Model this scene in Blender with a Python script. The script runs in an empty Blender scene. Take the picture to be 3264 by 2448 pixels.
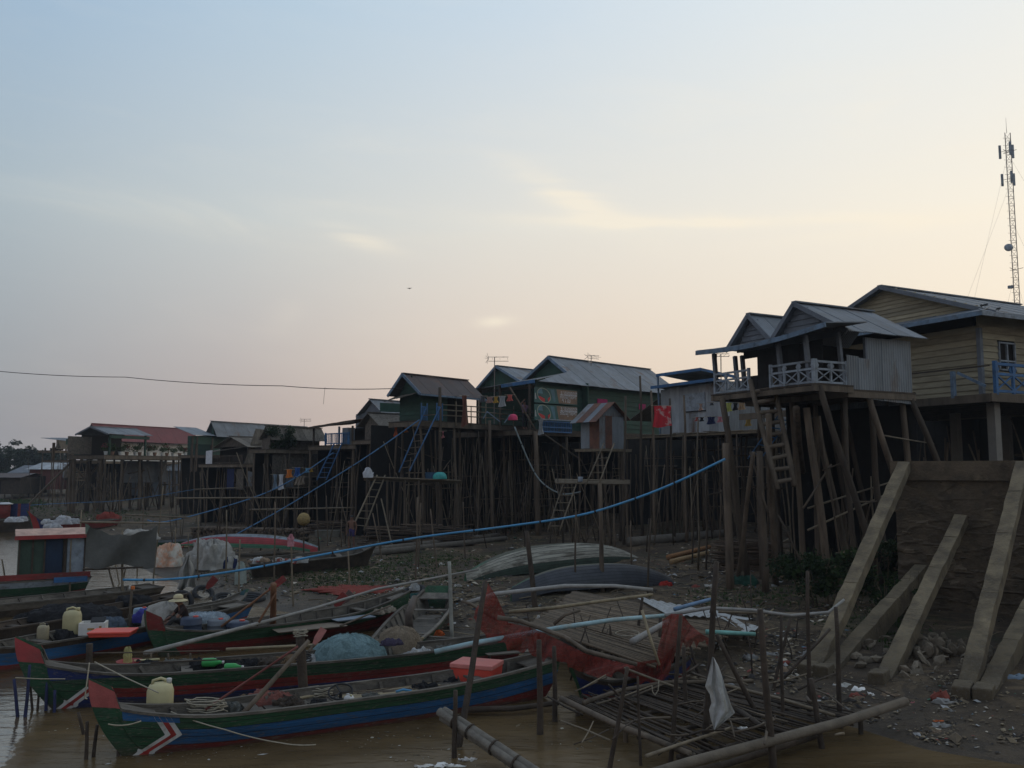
import bpy, bmesh, math, random
from mathutils import noise as mnoise
from mathutils import Vector, Matrix
random.seed(7)
R = math.radians
SC = bpy.context.scene
COL = SC.collection
# ---------------------------------------------------------------- camera
CAMH = 4.6; PITCH = R(5.62); FPX = 2804.0
cam = bpy.data.cameras.new('camera'); cam.sensor_width = 36; cam.lens = 36*FPX/3264
cam.clip_end = 6000; cam.clip_start = 0.1
cob = bpy.data.objects.new('camera', cam); COL.objects.link(cob)
cob.location = (0, 0, CAMH); cob.rotation_euler = (R(90)+PITCH, 0, 0)
SC.camera = cob
# ---------------------------------------------------------------- colour management
SC.view_settings.view_transform = 'Standard'; SC.view_settings.look = 'None'
SC.view_settings.exposure = 0.0; SC.view_settings.gamma = 1.0
SC.view_settings.use_curve_mapping = False
SC.cycles.max_bounces = 6; SC.cycles.diffuse_bounces = 3; SC.cycles.glossy_bounces = 3
SC.cycles.transparent_max_bounces = 12; SC.cycles.volume_bounces = 0
SC.cycles.use_denoising = True
# ---------------------------------------------------------------- sky
SUN_AZ = R(52); SUN_EL = R(3.0)
W = bpy.data.worlds.new('World'); SC.world = W; W.use_nodes = True
def lin(c):
    f = lambda v: (v/255/12.92 if v/255 <= .04045 else ((v/255+.055)/1.055)**2.4)
    return (f(c[0]), f(c[1]), f(c[2]), 1)
class NT:
    def __init__(s, tree): s.t = tree
    def n(s, ty, **k):
        nd = s.t.nodes.new(ty)
        for a, b in k.items():
            if a.startswith('i_'): nd.inputs[int(a[2:])].default_value = b
            else: setattr(nd, a, b)
        return nd
    def l(s, a, b): s.t.links.new(a, b)
    def math(s, op, a, b=None, c=None, clamp=False):
        nd = s.n('ShaderNodeMath', operation=op, use_clamp=clamp)
        for i, v in enumerate((a, b, c)):
            if v is None: continue
            if isinstance(v, (int, float)): nd.inputs[i].default_value = v
            else: s.l(v, nd.inputs[i])
        return nd.outputs[0]
    def ramp(s, fac, stops, mode='EASE'):
        nd = s.n('ShaderNodeValToRGB'); cr = nd.color_ramp; cr.interpolation = mode
        while len(cr.elements) < len(stops): cr.elements.new(.5)
        for e, (p, c) in zip(cr.elements, stops):
            e.position = p; e.color = c if len(c) == 4 else (*c, 1)
        if fac is not None: s.l(fac, nd.inputs[0])
        return nd.outputs[0]
    def mix(s, fac, a, b, mode='MIX'):
        nd = s.n('ShaderNodeMix', data_type='RGBA', blend_type=mode)
        for i, v in ((0, fac), (6, a), (7, b)):
            if isinstance(v, (int, float)): nd.inputs[i].default_value = v
            elif isinstance(v, tuple): nd.inputs[i].default_value = v if len(v) == 4 else (*v, 1)
            else: s.l(v, nd.inputs[i])
        return nd.outputs[2]
def build_world():
    T = W.node_tree; T.nodes.clear(); g = NT(T)
    tc = g.n('ShaderNodeTexCoord'); d = tc.outputs['Generated']
    nrm = g.n('ShaderNodeVectorMath', operation='NORMALIZE'); g.l(d, nrm.inputs[0]); d = nrm.outputs[0]
    sp = g.n('ShaderNodeSeparateXYZ'); g.l(d, sp.inputs[0]); x, y, z = sp.outputs
    hl = g.math('SQRT', g.math('ADD', g.math('MULTIPLY', x, x), g.math('ADD', g.math('MULTIPLY', y, y), .0001)))
    s = g.math('DIVIDE', g.math('ADD', g.math('MULTIPLY', x, math.sin(SUN_AZ)), g.math('MULTIPLY', y, math.cos(SUN_AZ))), hl)
    s = g.math('MULTIPLY_ADD', s, .5, .5)          # 0 behind .. 1 towards the sun
    p = lambda v: .5+.5*v
    Hc = g.ramp(s, [(p(-1), lin((168,160,158))), (p(.08), lin((150,153,158))), (p(.34), lin((188,173,168))), (p(.54), lin((226,202,184))), (p(.70), lin((238,212,188))), (p(.92), lin((250,231,205))), (p(1), lin((253,237,212)))], 'LINEAR')
    Mc = g.ramp(s, [(p(-1), lin((178,172,172))), (p(.1), lin((172,186,194))), (p(.35), lin((202,207,206))), (p(.60), lin((228,225,216))), (p(.8), lin((241,235,222))), (p(.95), lin((251,243,226))), (p(1), lin((253,245,229)))], 'LINEAR')
    Zc = g.ramp(s, [(p(-1), lin((160,172,192))), (p(-.1), lin((158,180,204))), (p(.15), lin((160,187,212))), (p(.4), lin((184,205,222))), (p(.62), lin((203,218,230))), (p(.85), lin((226,234,238))), (p(1), lin((236,239,238)))], 'LINEAR')
    z1 = g.math('MULTIPLY', g.math('SUBTRACT', z, .05), 1/.22, clamp=True)
    z2 = g.math('MULTIPLY', g.math('SUBTRACT', z, .26), 1/.22, clamp=True)
    c = g.mix(z1, Hc, Mc); c = g.mix(z2, c, Zc)
    z3 = g.math('MULTIPLY', g.math('SUBTRACT', z, .5), 1/.6, clamp=True)
    c = g.mix(z3, c, lin((158,176,202)))
    # cirrus wisps
    az = g.math('ARCTAN2', x, y); el = g.math('ARCSINE', z)
    cv = g.n('ShaderNodeCombineXYZ'); g.l(g.math('MULTIPLY', az, 3.2), cv.inputs[0]); g.l(g.math('MULTIPLY_ADD', az, 1.5, g.math('MULTIPLY', el, 17.0)), cv.inputs[1])
    no = g.n('ShaderNodeTexNoise', i_2=1.6); no.inputs['Detail'].default_value = 7; no.inputs['Roughness'].default_value = .62; no.inputs['Distortion'].default_value = .7
    g.l(cv.outputs[0], no.inputs['Vector'])
    nz = no.outputs[0]
    def blob(px, py, wx, wy, rot, amp, lo=.42, hi=.72):
        a0 = math.atan((px-1632)/FPX); e0 = math.atan((1500-py)/FPX)*math.cos(a0)
        da = g.math('SUBTRACT', az, a0); de = g.math('SUBTRACT', el, e0)
        cr, sr = math.cos(rot), math.sin(rot)
        u = g.math('ADD', g.math('MULTIPLY', da, cr/(wx/FPX)), g.math('MULTIPLY', de, sr/(wx/FPX)))
        v = g.math('ADD', g.math('MULTIPLY', da, -sr/(wy/FPX)), g.math('MULTIPLY', de, cr/(wy/FPX)))
        q = g.math('ADD', g.math('MULTIPLY', u, u), g.math('MULTIPLY', v, v))
        e = g.math('EXPONENT', g.math('MULTIPLY', q, -1))
        m = g.math('MULTIPLY', g.math('SUBTRACT', nz, lo), 1/(hi-lo), clamp=True)
        return g.math('MULTIPLY', g.math('MULTIPLY', e, m), amp)
    tot = None
    for b in [(2300,695,560,17,R(-3),.9,.1,.5), (2350,692,620,34,R(-2),.5,.36,.6), (2800,718,340,22,R(2),.7,.2,.6), (1850,630,230,42,R(-27),1.0,.3,.62), (1900,575,170,40,R(4),.5,.36,.7),
              (1130,745,110,26,R(-14),1.0,.3,.6), (1020,640,330,30,R(3),.3,.32,.7), (560,665,420,44,R(-3),.28,.36,.7), (1575,1022,55,17,R(6),1.0,.25,.55), (900,1005,60,40,R(20),.3,.3,.6),
              (2790,360,120,90,R(30),.32,.36,.68), (2300,310,600,120,R(8),.22,.36,.75), (1250,420,500,60,R(10),.16,.36,.75), (3050,480,260,60,R(12),.28,.36,.7)]:
        o = blob(*b); tot = o if tot is None else g.math('ADD', tot, o)
    bg = g.math('MULTIPLY', g.math('MULTIPLY', g.math('SUBTRACT', nz, .5), 2.5, clamp=True), .10)
    tot = g.math('MINIMUM', g.math('ADD', tot, bg), 1.0)
    c = g.mix(g.math('MULTIPLY', tot, .62), c, lin((255,243,220)))
    sky = g.n('ShaderNodeTexSky', sky_type='NISHITA'); sky.sun_disc = False; sky.sun_elevation = SUN_EL; sky.sun_rotation = SUN_AZ; sky.dust_density = 3.0
    b1 = g.n('ShaderNodeBackground'); g.l(c, b1.inputs[0]); b1.inputs[1].default_value = 1.0
    b2 = g.n('ShaderNodeBackground'); g.l(sky.outputs[0], b2.inputs[0]); b2.inputs[1].default_value = .012
    ad = g.n('ShaderNodeAddShader'); g.l(b1.outputs[0], ad.inputs[0]); g.l(b2.outputs[0], ad.inputs[1])
    out = g.n('ShaderNodeOutputWorld'); g.l(ad.outputs[0], out.inputs[0])
build_world()
# ---------------------------------------------------------------- sun (just set behind the haze: weak, soft)
sl = bpy.data.lights.new('sun', 'SUN'); sl.energy = .35; sl.angle = R(14); sl.color = (1, .80, .58)
so = bpy.data.objects.new('sun', sl); COL.objects.link(so)
so.rotation_euler = Vector((-math.sin(SUN_AZ)*math.cos(SUN_EL), -math.cos(SUN_AZ)*math.cos(SUN_EL), -math.sin(SUN_EL))).to_track_quat('-Z', 'Y').to_euler()
# ---------------------------------------------------------------- pixel <-> place (3264 x 2448 photograph)
cT, sT = math.cos(PITCH), math.sin(PITCH)
def ray(px, py):
    a = (px-1632)/FPX; b = (1224-py)/FPX
    return Vector((a, cT-b*sT, sT+b*cT))
def P(px, py, Y):
    r = ray(px, py); return Vector((0, 0, CAMH)) + r*(Y/r.y)
def G(px, py, z=0.):
    r = ray(px, py); t = (z-CAMH)/r.z; return Vector((0, 0, CAMH)) + r*t
def proj(p):
    dz = p[2]-CAMH; dep = p[1]*cT+dz*sT
    return 1632+FPX*p[0]/dep, 1224-FPX*(-p[1]*sT+dz*cT)/dep
def zat(py, x, y):
    m = (1224-py)/FPX; return CAMH + y*(m*cT+sT)/(cT-m*sT)
# ---------------------------------------------------------------- the bank: shoreline and height
SHORE = [(60, -260), (26, -40), (15, 4)] + [tuple(G(*q)[:2]) for q in [(3330,2452), (2950,2390), (2700,2312), (2400,2255), (2080,2175), (1800,2115), (1500,2045), (1150,1985), (900,1950), (700,1905), (500,1835), (380,1770), (200,1705), (0,1678)]] + [(-75, 96), (-160, 150), (-700, 420)]
def shore_d(x, y):
    best = 1e9; sgn = 1
    for (ax, ay), (bx, by) in zip(SHORE, SHORE[1:]):
        ex, ey = bx-ax, by-ay; L = ex*ex+ey*ey
        t = max(0, min(1, ((x-ax)*ex+(y-ay)*ey)/L)); qx, qy = x-ax-t*ex, y-ay-t*ey
        q = qx*qx+qy*qy
        if q < best:
            best = q; sgn = 1 if ex*qy-ey*qx < 0 else -1
    return sgn*math.sqrt(best)
PROF = [(-40, -1.2), (-8, -.8), (-2, -.22), (0, 0), (3, .27), (6, .48), (18, .72), (30, 1.25), (38, 1.7), (47, 6.0), (60, 6.5), (4000, 7)]  # steep back rise added to keep sky from showing between the stilts
def hgt(x, y):
    d = shore_d(x, y)
    if d <= PROF[0][0]: return PROF[0][1]
    for (a, za), (b, zb) in zip(PROF, PROF[1:]):
        if d <= b:
            t = (d-a)/(b-a); z = za+(zb-za)*t
            break
    r = math.hypot(x, y)
    n = .05*math.sin(x*1.7+y*.6)+.04*math.sin(y*2.3-x*1.1)+.03*math.sin(x*4.1+1.3)*math.cos(y*3.7)
    far = max(0, min(1, (x+62)/22)) if x < -40 else 1.0
    if d > 38: z = 1.6+(z-1.6)*(far if y > 70 else 1)
    return z + n*max(0, min(1, d/4))*(.8 if d < 36 else 1.5)
def GP(px, py):
    z = .4
    for _ in range(12):
        p = G(px, py, z) if py > 1520 else P(px, py, 60); z = .5*z+.5*max(0, hgt(p.x, p.y))
    return Vector((p.x, p.y, z))
# ---------------------------------------------------------------- materials
MATS = {}
def mat(name, col, rough=.85, var=.35, scale=3., bump=.3, metal=0., col2=None, c2=(.5, .62), s2=None, stretch=(1, 1, 1), corr=0., alpha=None, spec=.4, rnd=.25, trans=0., mud=0.):
    if name in MATS: return MATS[name]
    m = bpy.data.materials.new(name); m.use_nodes = True; MATS[name] = m
    T = m.node_tree; T.nodes.clear(); g = NT(T)
    tc = g.n('ShaderNodeTexCoord'); mp = g.n('ShaderNodeMapping'); mp.inputs['Scale'].default_value = stretch
    oi = g.n('ShaderNodeObjectInfo')
    ad = g.n('ShaderNodeVectorMath', operation='ADD'); g.l(tc.outputs['Object'], ad.inputs[0])
    sc = g.n('ShaderNodeVectorMath', operation='SCALE'); sc.inputs[0].default_value = (37, 23, 11); g.l(oi.outputs['Random'], sc.inputs['Scale']); g.l(sc.outputs[0], ad.inputs[1])
    g.l(ad.outputs[0], mp.inputs[0]); v = mp.outputs[0]
    no = g.n('ShaderNodeTexNoise', i_2=scale); no.inputs['Detail'].default_value = 6; no.inputs['Roughness'].default_value = .65; g.l(v, no.inputs['Vector'])
    lo = tuple(max(0, k*(1-var)) for k in col); hi = tuple(min(1, k*(1+var)) for k in col)
    c = g.ramp(no.outputs[0], [(.3, lo), (.7, hi)], 'LINEAR')
    if col2:
        n2 = g.n('ShaderNodeTexNoise', i_2=s2 or scale*.6); n2.inputs['Detail'].default_value = 8; n2.inputs['Roughness'].default_value = .7; g.l(v, n2.inputs['Vector'])
        f = g.ramp(n2.outputs[0], [(c2[0], (0, 0, 0)), (c2[1], (1, 1, 1))], 'LINEAR'); c = g.mix(f, c, col2)
    if mud:
        sz = g.n('ShaderNodeSeparateXYZ'); g.l(tc.outputs['Object'], sz.inputs[0])
        hz = g.math('SUBTRACT', sz.outputs[2], g.math('MULTIPLY', g.math('SUBTRACT', no.outputs[0], .42), .5))
        c = g.mix(g.math('MULTIPLY', g.ramp(g.math('MULTIPLY', hz, 1.), [(.0, (1, 1, 1)), (mud, (0, 0, 0))], 'LINEAR'), .75), c, (.055, .042, .026))
        n3 = g.n('ShaderNodeTexNoise', i_2=16); n3.inputs['Detail'].default_value = 6; n3.inputs['Roughness'].default_value = .75; g.l(v, n3.inputs['Vector'])
        c = g.mix(g.math('MULTIPLY', g.ramp(n3.outputs[0], [(.555, (0, 0, 0)), (.60, (1, 1, 1))], 'LINEAR'), .6), c, (.12, .105, .085))
    k = g.math('MULTIPLY_ADD', oi.outputs['Random'], rnd, 1-rnd*.5)
    hsv = g.n('ShaderNodeHueSaturation'); g.l(c, hsv.inputs['Color']); g.l(k, hsv.inputs['Value']); c = hsv.outputs[0]
    bs = g.n('ShaderNodeBsdfPrincipled'); g.l(c, bs.inputs['Base Color']); bs.inputs['Metallic'].default_value = metal
    rr = g.math('MULTIPLY_ADD', no.outputs[0], .3, rough-.15, clamp=True); g.l(rr, bs.inputs['Roughness'])
    bs.inputs['Specular IOR Level'].default_value = spec
    hsrc = None
    if bump:
        nb = g.n('ShaderNodeTexNoise', i_2=scale*7); nb.inputs['Detail'].default_value = 4; g.l(v, nb.inputs['Vector']); hsrc = nb.outputs[0]
    bp = g.n('ShaderNodeBump'); bp.inputs['Strength'].default_value = bump; bp.inputs['Distance'].default_value = .03
    if corr:
        uv = g.n('ShaderNodeSeparateXYZ'); g.l(tc.outputs['UV'], uv.inputs[0])
        w = g.math('SINE', g.math('MULTIPLY', uv.outputs[0], 2*math.pi/corr))
        h = g.math('ADD', g.math('MULTIPLY', w, .6), g.math('MULTIPLY', hsrc, .4)) if hsrc else w
        g.l(h, bp.inputs['Height']); bp.inputs['Strength'].default_value = .7; bp.inputs['Distance'].default_value = .02; g.l(bp.outputs[0], bs.inputs['Normal'])
    elif hsrc:
        g.l(hsrc, bp.inputs['Height']); g.l(bp.outputs[0], bs.inputs['Normal'])
    sh = bs.outputs[0]
    if trans:
        tl = g.n('ShaderNodeBsdfTranslucent'); g.l(c, tl.inputs[0]); mx = g.n('ShaderNodeMixShader'); mx.inputs[0].default_value = trans; g.l(sh, mx.inputs[1]); g.l(tl.outputs[0], mx.inputs[2]); sh = mx.outputs[0]
    if alpha is not None:
        na = g.n('ShaderNodeTexNoise', i_2=130); na.inputs['Detail'].default_value = 3; g.l(tc.outputs['Object'], na.inputs['Vector'])
        f = g.ramp(na.outputs[0], [(alpha-.06, (0, 0, 0)), (alpha+.06, (1, 1, 1))], 'LINEAR')
        tr = g.n('ShaderNodeBsdfTransparent'); mx = g.n('ShaderNodeMixShader'); g.l(f, mx.inputs[0]); g.l(tr.outputs[0], mx.inputs[1]); g.l(sh, mx.inputs[2]); sh = mx.outputs[0]
    o = g.n('ShaderNodeOutputMaterial'); g.l(sh, o.inputs[0])
    return m
WOOD = mat('weathered_wood', (.115, .09, .065), .9, .45, 2.5, .5, stretch=(1, 1, .25))
WOODD = mat('dark_wet_wood', (.052, .038, .027), .85, .5, 3, .5)
PILE = mat('pile_wood', (.088, .066, .046), .9, .5, 4, .6, stretch=(1, 1, .15), rnd=.9)
BAMB = mat('old_bamboo', (.15, .12, .08), .75, .35, 5, .3, rnd=.6)
BAMBL = mat('pale_bamboo', (.25, .20, .12), .7, .35, 5, .3, rnd=.5)
GREYW = mat('grey_boat_wood', (.105, .092, .074), .9, .45, 4, .5, col2=(.045, .038, .031), c2=(.5, .68), stretch=(.5, 1, 1), rnd=.5)
ZINC = mat('zinc_roof', (.15, .17, .19), .65, .3, 1.2, .2, corr=.10, col2=(.115, .075, .055), c2=(.56, .68), rnd=.35)
ZINCB = mat('blue_zinc_wall', (.16, .18, .195), .65, .3, 1.5, .2, corr=.12, col2=(.10, .07, .052), c2=(.54, .68), stretch=(1, 1, .4), rnd=.35)
ZINCW = mat('pale_zinc', (.29, .31, .325), .6, .25, 1.5, .2, corr=.12, col2=(.15, .10, .075), c2=(.54, .68), stretch=(1, 1, .4), rnd=.4)
RUST = mat('rusty_zinc', (.135, .06, .038), .85, .4, 3, .4, corr=.1, col2=(.075, .045, .035), c2=(.45, .65))
RUSTD = mat('dull_brown_roof', (.085, .07, .068), .8, .25, 1.5, .3, corr=.12, col2=(.11, .065, .05), c2=(.5, .7))
REDR = mat('red_roof', (.155, .048, .05), .75, .2, 1, .1, corr=.2, rnd=.1)
GREENW = mat('green_wall', (.022, .06, .043), .8, .3, 1.5, .25, col2=(.018, .04, .03), c2=(.45, .68))
YELW = mat('yellow_board', (.295, .258, .175), .85, .2, 2, .3, col2=(.16, .13, .085), c2=(.48, .72), stretch=(.4, .4, 2), rnd=.35)
BLUEP = mat('blue_paint', (.035, .115, .25), .7, .3, 3, .2, col2=(.05, .08, .12), c2=(.5, .7))
BLUEL = mat('pale_blue_paint', (.13, .19, .26), .75, .3, 4, .3, col2=(.08, .09, .10), c2=(.5, .7))
GREYP = mat('grey_paint', (.24, .275, .31), .75, .25, 4, .3, col2=(.11, .105, .10), c2=(.5, .68))
GREYB = mat('grey_board', (.13, .145, .165), .85, .25, 2, .3, rnd=.2)
THATCH = mat('thatch', (.13, .115, .095), .95, .5, 9, .8, stretch=(1, 1, .3), rnd=.5)
WOVEN = mat('woven_wall', (.11, .093, .075), .95, .4, 8, .6, col2=(.06, .05, .042), c2=(.5, .65))
CONC = mat('concrete', (.185, .145, .088), .95, .35, 2.2, .6, col2=(.095, .074, .047), c2=(.46, .62), rnd=.15, mud=.9)
CONCW = mat('stained_concrete', (.085, .064, .042), .95, .45, 2.2, .8, col2=(.14, .108, .068), c2=(.55, .7))
CONCP = mat('concrete_post', (.20, .185, .16), .9, .15, 2, .25)
WHITEP = mat('white_paint', (.52, .52, .5), .7, .15, 4, .2, col2=(.28, .26, .22), c2=(.5, .66))
REDP = mat('red_paint', (.30, .035, .03), .65, .25, 3, .2, col2=(.16, .03, .028), c2=(.5, .75))
REDL = mat('faded_red_paint', (.40, .10, .09), .7, .2, 4, .2, col2=(.34, .15, .13), c2=(.5, .75))
GREENB = mat('green_hull_paint', (.018, .065, .03), .65, .4, 2.5, .35, col2=(.035, .05, .035), c2=(.5, .72), stretch=(.35, 1, 2), mud=.12)
BLUEB = mat('blue_hull_paint', (.02, .098, .24), .65, .4, 2.5, .35, col2=(.03, .06, .105), c2=(.5, .72), stretch=(.35, 1, 2), mud=.12)
NAVY = mat('navy_hull_paint', (.013, .026, .11), .65, .35, 2.5, .35, stretch=(.35, 1, 2), mud=.12)
REDB = mat('dark_red_hull_paint', (.19, .024, .02), .7, .4, 2.5, .35, col2=(.08, .025, .02), c2=(.5, .72), stretch=(.35, 1, 2), mud=.05)
PIPEB = mat('blue_pipe', (.05, .22, .40), .55, .25, 1.5, .1, col2=(.10, .20, .27), c2=(.5, .7))
PIPEC = mat('pale_pvc_pipe', (.30, .44, .46), .6, .25, 3, .2, col2=(.3, .28, .22), c2=(.5, .65))
STEEL = mat('tower_steel', (.16, .13, .12), .6, .1, 3, .1)
BLACK = mat('black_rubber', (.018, .018, .019), .75, .2, 5, .2)
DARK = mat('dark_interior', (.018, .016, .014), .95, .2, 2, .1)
PLASTY = mat('yellowed_plastic', (.56, .50, .28), .5, .12, 4, .1, col2=(.42, .35, .17), c2=(.55, .75), trans=.15)
REDPL = mat('red_plastic', (.62, .075, .05), .5, .12, 3, .08, rnd=.05)
PINKPL = mat('faded_cooler_lid', (.58, .19, .16), .6, .12, 5, .1, rnd=.05)
FOAM = mat('white_foam', (.66, .64, .60), .8, .12, 5, .3, col2=(.45, .30, .14), c2=(.62, .7))
SACK = mat('white_sack', (.52, .53, .55), .85, .15, 5, .4)
TARP = mat('dirty_grey_tarp', (.32, .305, .27), .85, .22, 3, .5, col2=(.2, .19, .17), c2=(.5, .7))
TARPD = mat('dark_grey_canvas', (.10, .10, .088), .95, .25, 2, .5)
NETB = mat('teal_net', (.28, .43, .45), .95, .3, 26, 1., rnd=.1, trans=.2)
NETT = mat('tan_net', (.34, .27, .19), .95, .35, 26, 1., rnd=.1, trans=.2)
NETR = mat('red_net', (.24, .042, .03), .95, .5, 9, .8, alpha=.43, trans=.25)
NETRG = mat('red_net_heap', (.24, .045, .03), .95, .35, 24, 1.)
NETW = mat('white_net', (.46, .55, .62), .95, .3, 24, 1., trans=.2)
NETK = mat('black_net', (.022, .022, .024), .95, .4, 20, 1.)
CLOTHW = mat('white_cloth', (.50, .505, .49), .95, .2, 5, .5, col2=(.30, .27, .21), c2=(.5, .72), trans=.25)
ROPE = mat('pale_rope', (.36, .32, .24), .9, .2, 20, .4)
GREENPL = mat('green_plastic', (.035, .30, .07), .4, .15, 5, .1)
ROCK = mat('rubble_stone', (.17, .14, .10), .95, .3, 3, .6, rnd=.5)
DRUM = mat('dark_blue_plastic', (.035, .05, .085), .6, .2, 4, .1)
def cloth(name, col, **k): return mat('cloth_'+name, col, .9, .18, 5, .4, trans=.2, rnd=.05, **k)
# ---------------------------------------------------------------- mesh helpers
class MB:
    def __init__(s): s.v = []; s.f = []; s.m = []; s.uv = None
    def add(s, vs, fs, mi=0):
        o = len(s.v); s.v += [tuple(q) for q in vs]; s.f += [tuple(o+i for i in f) for f in fs]; s.m += [mi]*len(fs); return s
    def box(s, c, sz, M=None, mi=0):
        hx, hy, hz = (q/2 for q in sz); vs = []
        for i in (-1, 1):
            for j in (-1, 1):
                for k in (-1, 1):
                    w = Vector((i*hx, j*hy, k*hz)); w = M @ w if M else w; vs.append(w+Vector(c))
        return s.add(vs, [(0, 1, 3, 2), (4, 6, 7, 5), (0, 4, 5, 1), (2, 3, 7, 6), (0, 2, 6, 4), (1, 5, 7, 3)], mi)
    def bar(s, a, b, w=.06, h=.06, up=(0, 0, 1), mi=0):
        a = Vector(a); b = Vector(b); d = b-a; L = d.length
        if L < 1e-6: return s
        d.normalize(); up = Vector(up)
        if abs(d.dot(up)) > .99: up = Vector((1, 0, 0))
        x = d.cross(up).normalized(); z = x.cross(d)
        M = Matrix((x, d, z)).transposed(); return s.box((a+b)/2, (w, L, h), M, mi)
    def tube(s, pts, r, n=7, cap=True, mi=0):
        pts = [Vector(p) for p in pts]; rs = r if isinstance(r, (list, tuple)) else [r]*len(pts)
        o = len(s.v); x = None
        for i, p in enumerate(pts):
            d = (pts[min(i+1, len(pts)-1)]-pts[max(i-1, 0)]); d = d.normalized() if d.length else Vector((0, 0, 1))
            if x is None: x = d.orthogonal().normalized()
            else:
                x = (x-d*x.dot(d)); x = x.normalized() if x.length > 1e-5 else d.orthogonal().normalized()
            y = d.cross(x)
            for k in range(n):
                a = 2*math.pi*k/n; s.v.append(tuple(p+(x*math.cos(a)+y*math.sin(a))*rs[i]))
        fs = [(o+i*n+k, o+i*n+(k+1) % n, o+(i+1)*n+(k+1) % n, o+(i+1)*n+k) for i in range(len(pts)-1) for k in range(n)]
        if cap: fs += [tuple(o+k for k in reversed(range(n))), tuple(o+(len(pts)-1)*n+k for k in range(n))]
        s.f += fs; s.m += [mi]*len(fs); return s
    def poly(s, pts, th=.02, mi=0):
        pts = [Vector(p) for p in pts]; n = len(pts)
        nr = Vector((0, 0, 0))
        for i in range(n): nr += pts[i].cross(pts[(i+1) % n])
        nr = nr.normalized()*th; vs = pts+[p-nr for p in pts]
        return s.add(vs, [tuple(range(n)), tuple(n+i for i in reversed(range(n)))]+[(i, n+i, n+(i+1) % n, (i+1) % n) for i in range(n)], mi)
    def grid(s, fn, nu, nv, mi=0, closed=False):
        vs = [fn(i/nu, j/nv) for i in range(nu+1) for j in range(nv+1)]
        return s.add(vs, [(i*(nv+1)+j, (i+1)*(nv+1)+j, (i+1)*(nv+1)+j+1, i*(nv+1)+j+1) for i in range(nu) for j in range(nv)], mi)
    def lathe(s, prof, n=14, c=(0, 0, 0), mi=0, sq=0.):
        o = len(s.v)
        for r, z in prof:
            for k in range(n):
                a = 2*math.pi*k/n; rr = r/(max(abs(math.cos(a)), abs(math.sin(a)))**sq) if sq else r
                s.v.append((c[0]+rr*math.cos(a), c[1]+rr*math.sin(a), c[2]+z))
        m = len(prof)
        fs = [(o+i*n+k, o+i*n+(k+1) % n, o+(i+1)*n+(k+1) % n, o+(i+1)*n+k) for i in range(m-1) for k in range(n)]
        fs += [tuple(o+k for k in reversed(range(n))), tuple(o+(m-1)*n+k for k in range(n))]
        s.f += fs; s.m += [mi]*len(fs); return s
    def mesh(s, name, mats, smooth=False):
        me = bpy.data.meshes.new(name); me.from_pydata(s.v, [], s.f)
        for m in (mats if isinstance(mats, (list, tuple)) else [mats]): me.materials.append(m)
        if any(s.m): me.polygons.foreach_set('material_index', s.m)
        if smooth: me.polygons.foreach_set('use_smooth', [True]*len(me.polygons))
        if s.uv:
            l = me.uv_layers.new(name='UVMap')
            for lp in me.loops: l.data[lp.index].uv = s.uv[lp.vertex_index]
        me.update(); return me
    def build(s, name, mats, parent=None, smooth=False):
        o = bpy.data.objects.new(name, s.mesh(name, mats, smooth)); COL.objects.link(o)
        if parent is not None: o.parent = parent
        return o
def tag(o, label=None, cat=None, group=None, kind=None):
    if label: o['label'] = label
    if cat: o['category'] = cat
    if group: o['group'] = group
    if kind: o['kind'] = kind
    return o
def thing(name, label, cat, loc=(0, 0, 0), rz=0., group=None):
    o = bpy.data.objects.new(name, None); o.empty_display_size = .3; COL.objects.link(o)
    o.location = loc; o.rotation_euler = (0, 0, rz); return tag(o, label, cat, group)
def inst(me, name, parent, loc=(0, 0, 0), rot=(0, 0, 0), scale=(1, 1, 1)):
    o = bpy.data.objects.new(name, me); COL.objects.link(o); o.parent = parent
    o.location = loc; o.rotation_euler = rot; o.scale = scale; return o
def clip_poly(pts, e, lo, hi):
    def cl(ps, f):
        out = []
        for i in range(len(ps)):
            a, b = ps[i], ps[(i+1) % len(ps)]; fa, fb = f(a), f(b)
            if fa >= 0: out.append(a)
            if (fa >= 0) != (fb >= 0): out.append(a+(b-a)*(fa/(fa-fb)))
        return out
    ps = cl(pts, lambda p: p.dot(e)-lo)
    return cl(ps, lambda p: hi-p.dot(e)) if len(ps) > 2 else ps
def sheets(parent, pts, w, material, name='roof_sheet', e=None, th=.03, lift=.012, skip=None, mats=None):
    """a roof slope or sheet wall cut into separate sheets along the eave direction e"""
    pts = [Vector(p) for p in pts]; e = Vector(e) if e is not None else (pts[1]-pts[0]); e = e.normalized()
    nr = (pts[1]-pts[0]).cross(pts[2]-pts[1]).normalized(); f = nr.cross(e)
    ds = [p.dot(e) for p in pts]; lo, hi = min(ds), max(ds); n = max(1, round((hi-lo)/w)); out = []
    for i in range(n):
        if skip and i in skip: continue
        a, b = lo+(hi-lo)*i/n, lo+(hi-lo)*(i+1)/n
        ps = clip_poly(pts, e, a-.02, b+.02)
        ps = [q for j, q in enumerate(ps) if (q-ps[j-1]).length > 1e-4]
        if len(ps) < 3: continue
        cen = sum(ps, Vector())/len(ps); rr = random.Random(hash((name, i, round(lo*7)))); t = lift*(i % 2)+rr.uniform(0, .004)
        slide = f*rr.uniform(-.03, .03)
        mb = MB(); mb.poly([q-cen for q in ps], th); mb.uv = [((Vector(v)+cen).dot(e), (Vector(v)+cen).dot(f)) for v in mb.v]
        o = mb.build(name, mats[i % len(mats)] if mats else material, parent); o.location = cen+nr*t+slide; out.append(o)
    return out
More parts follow.
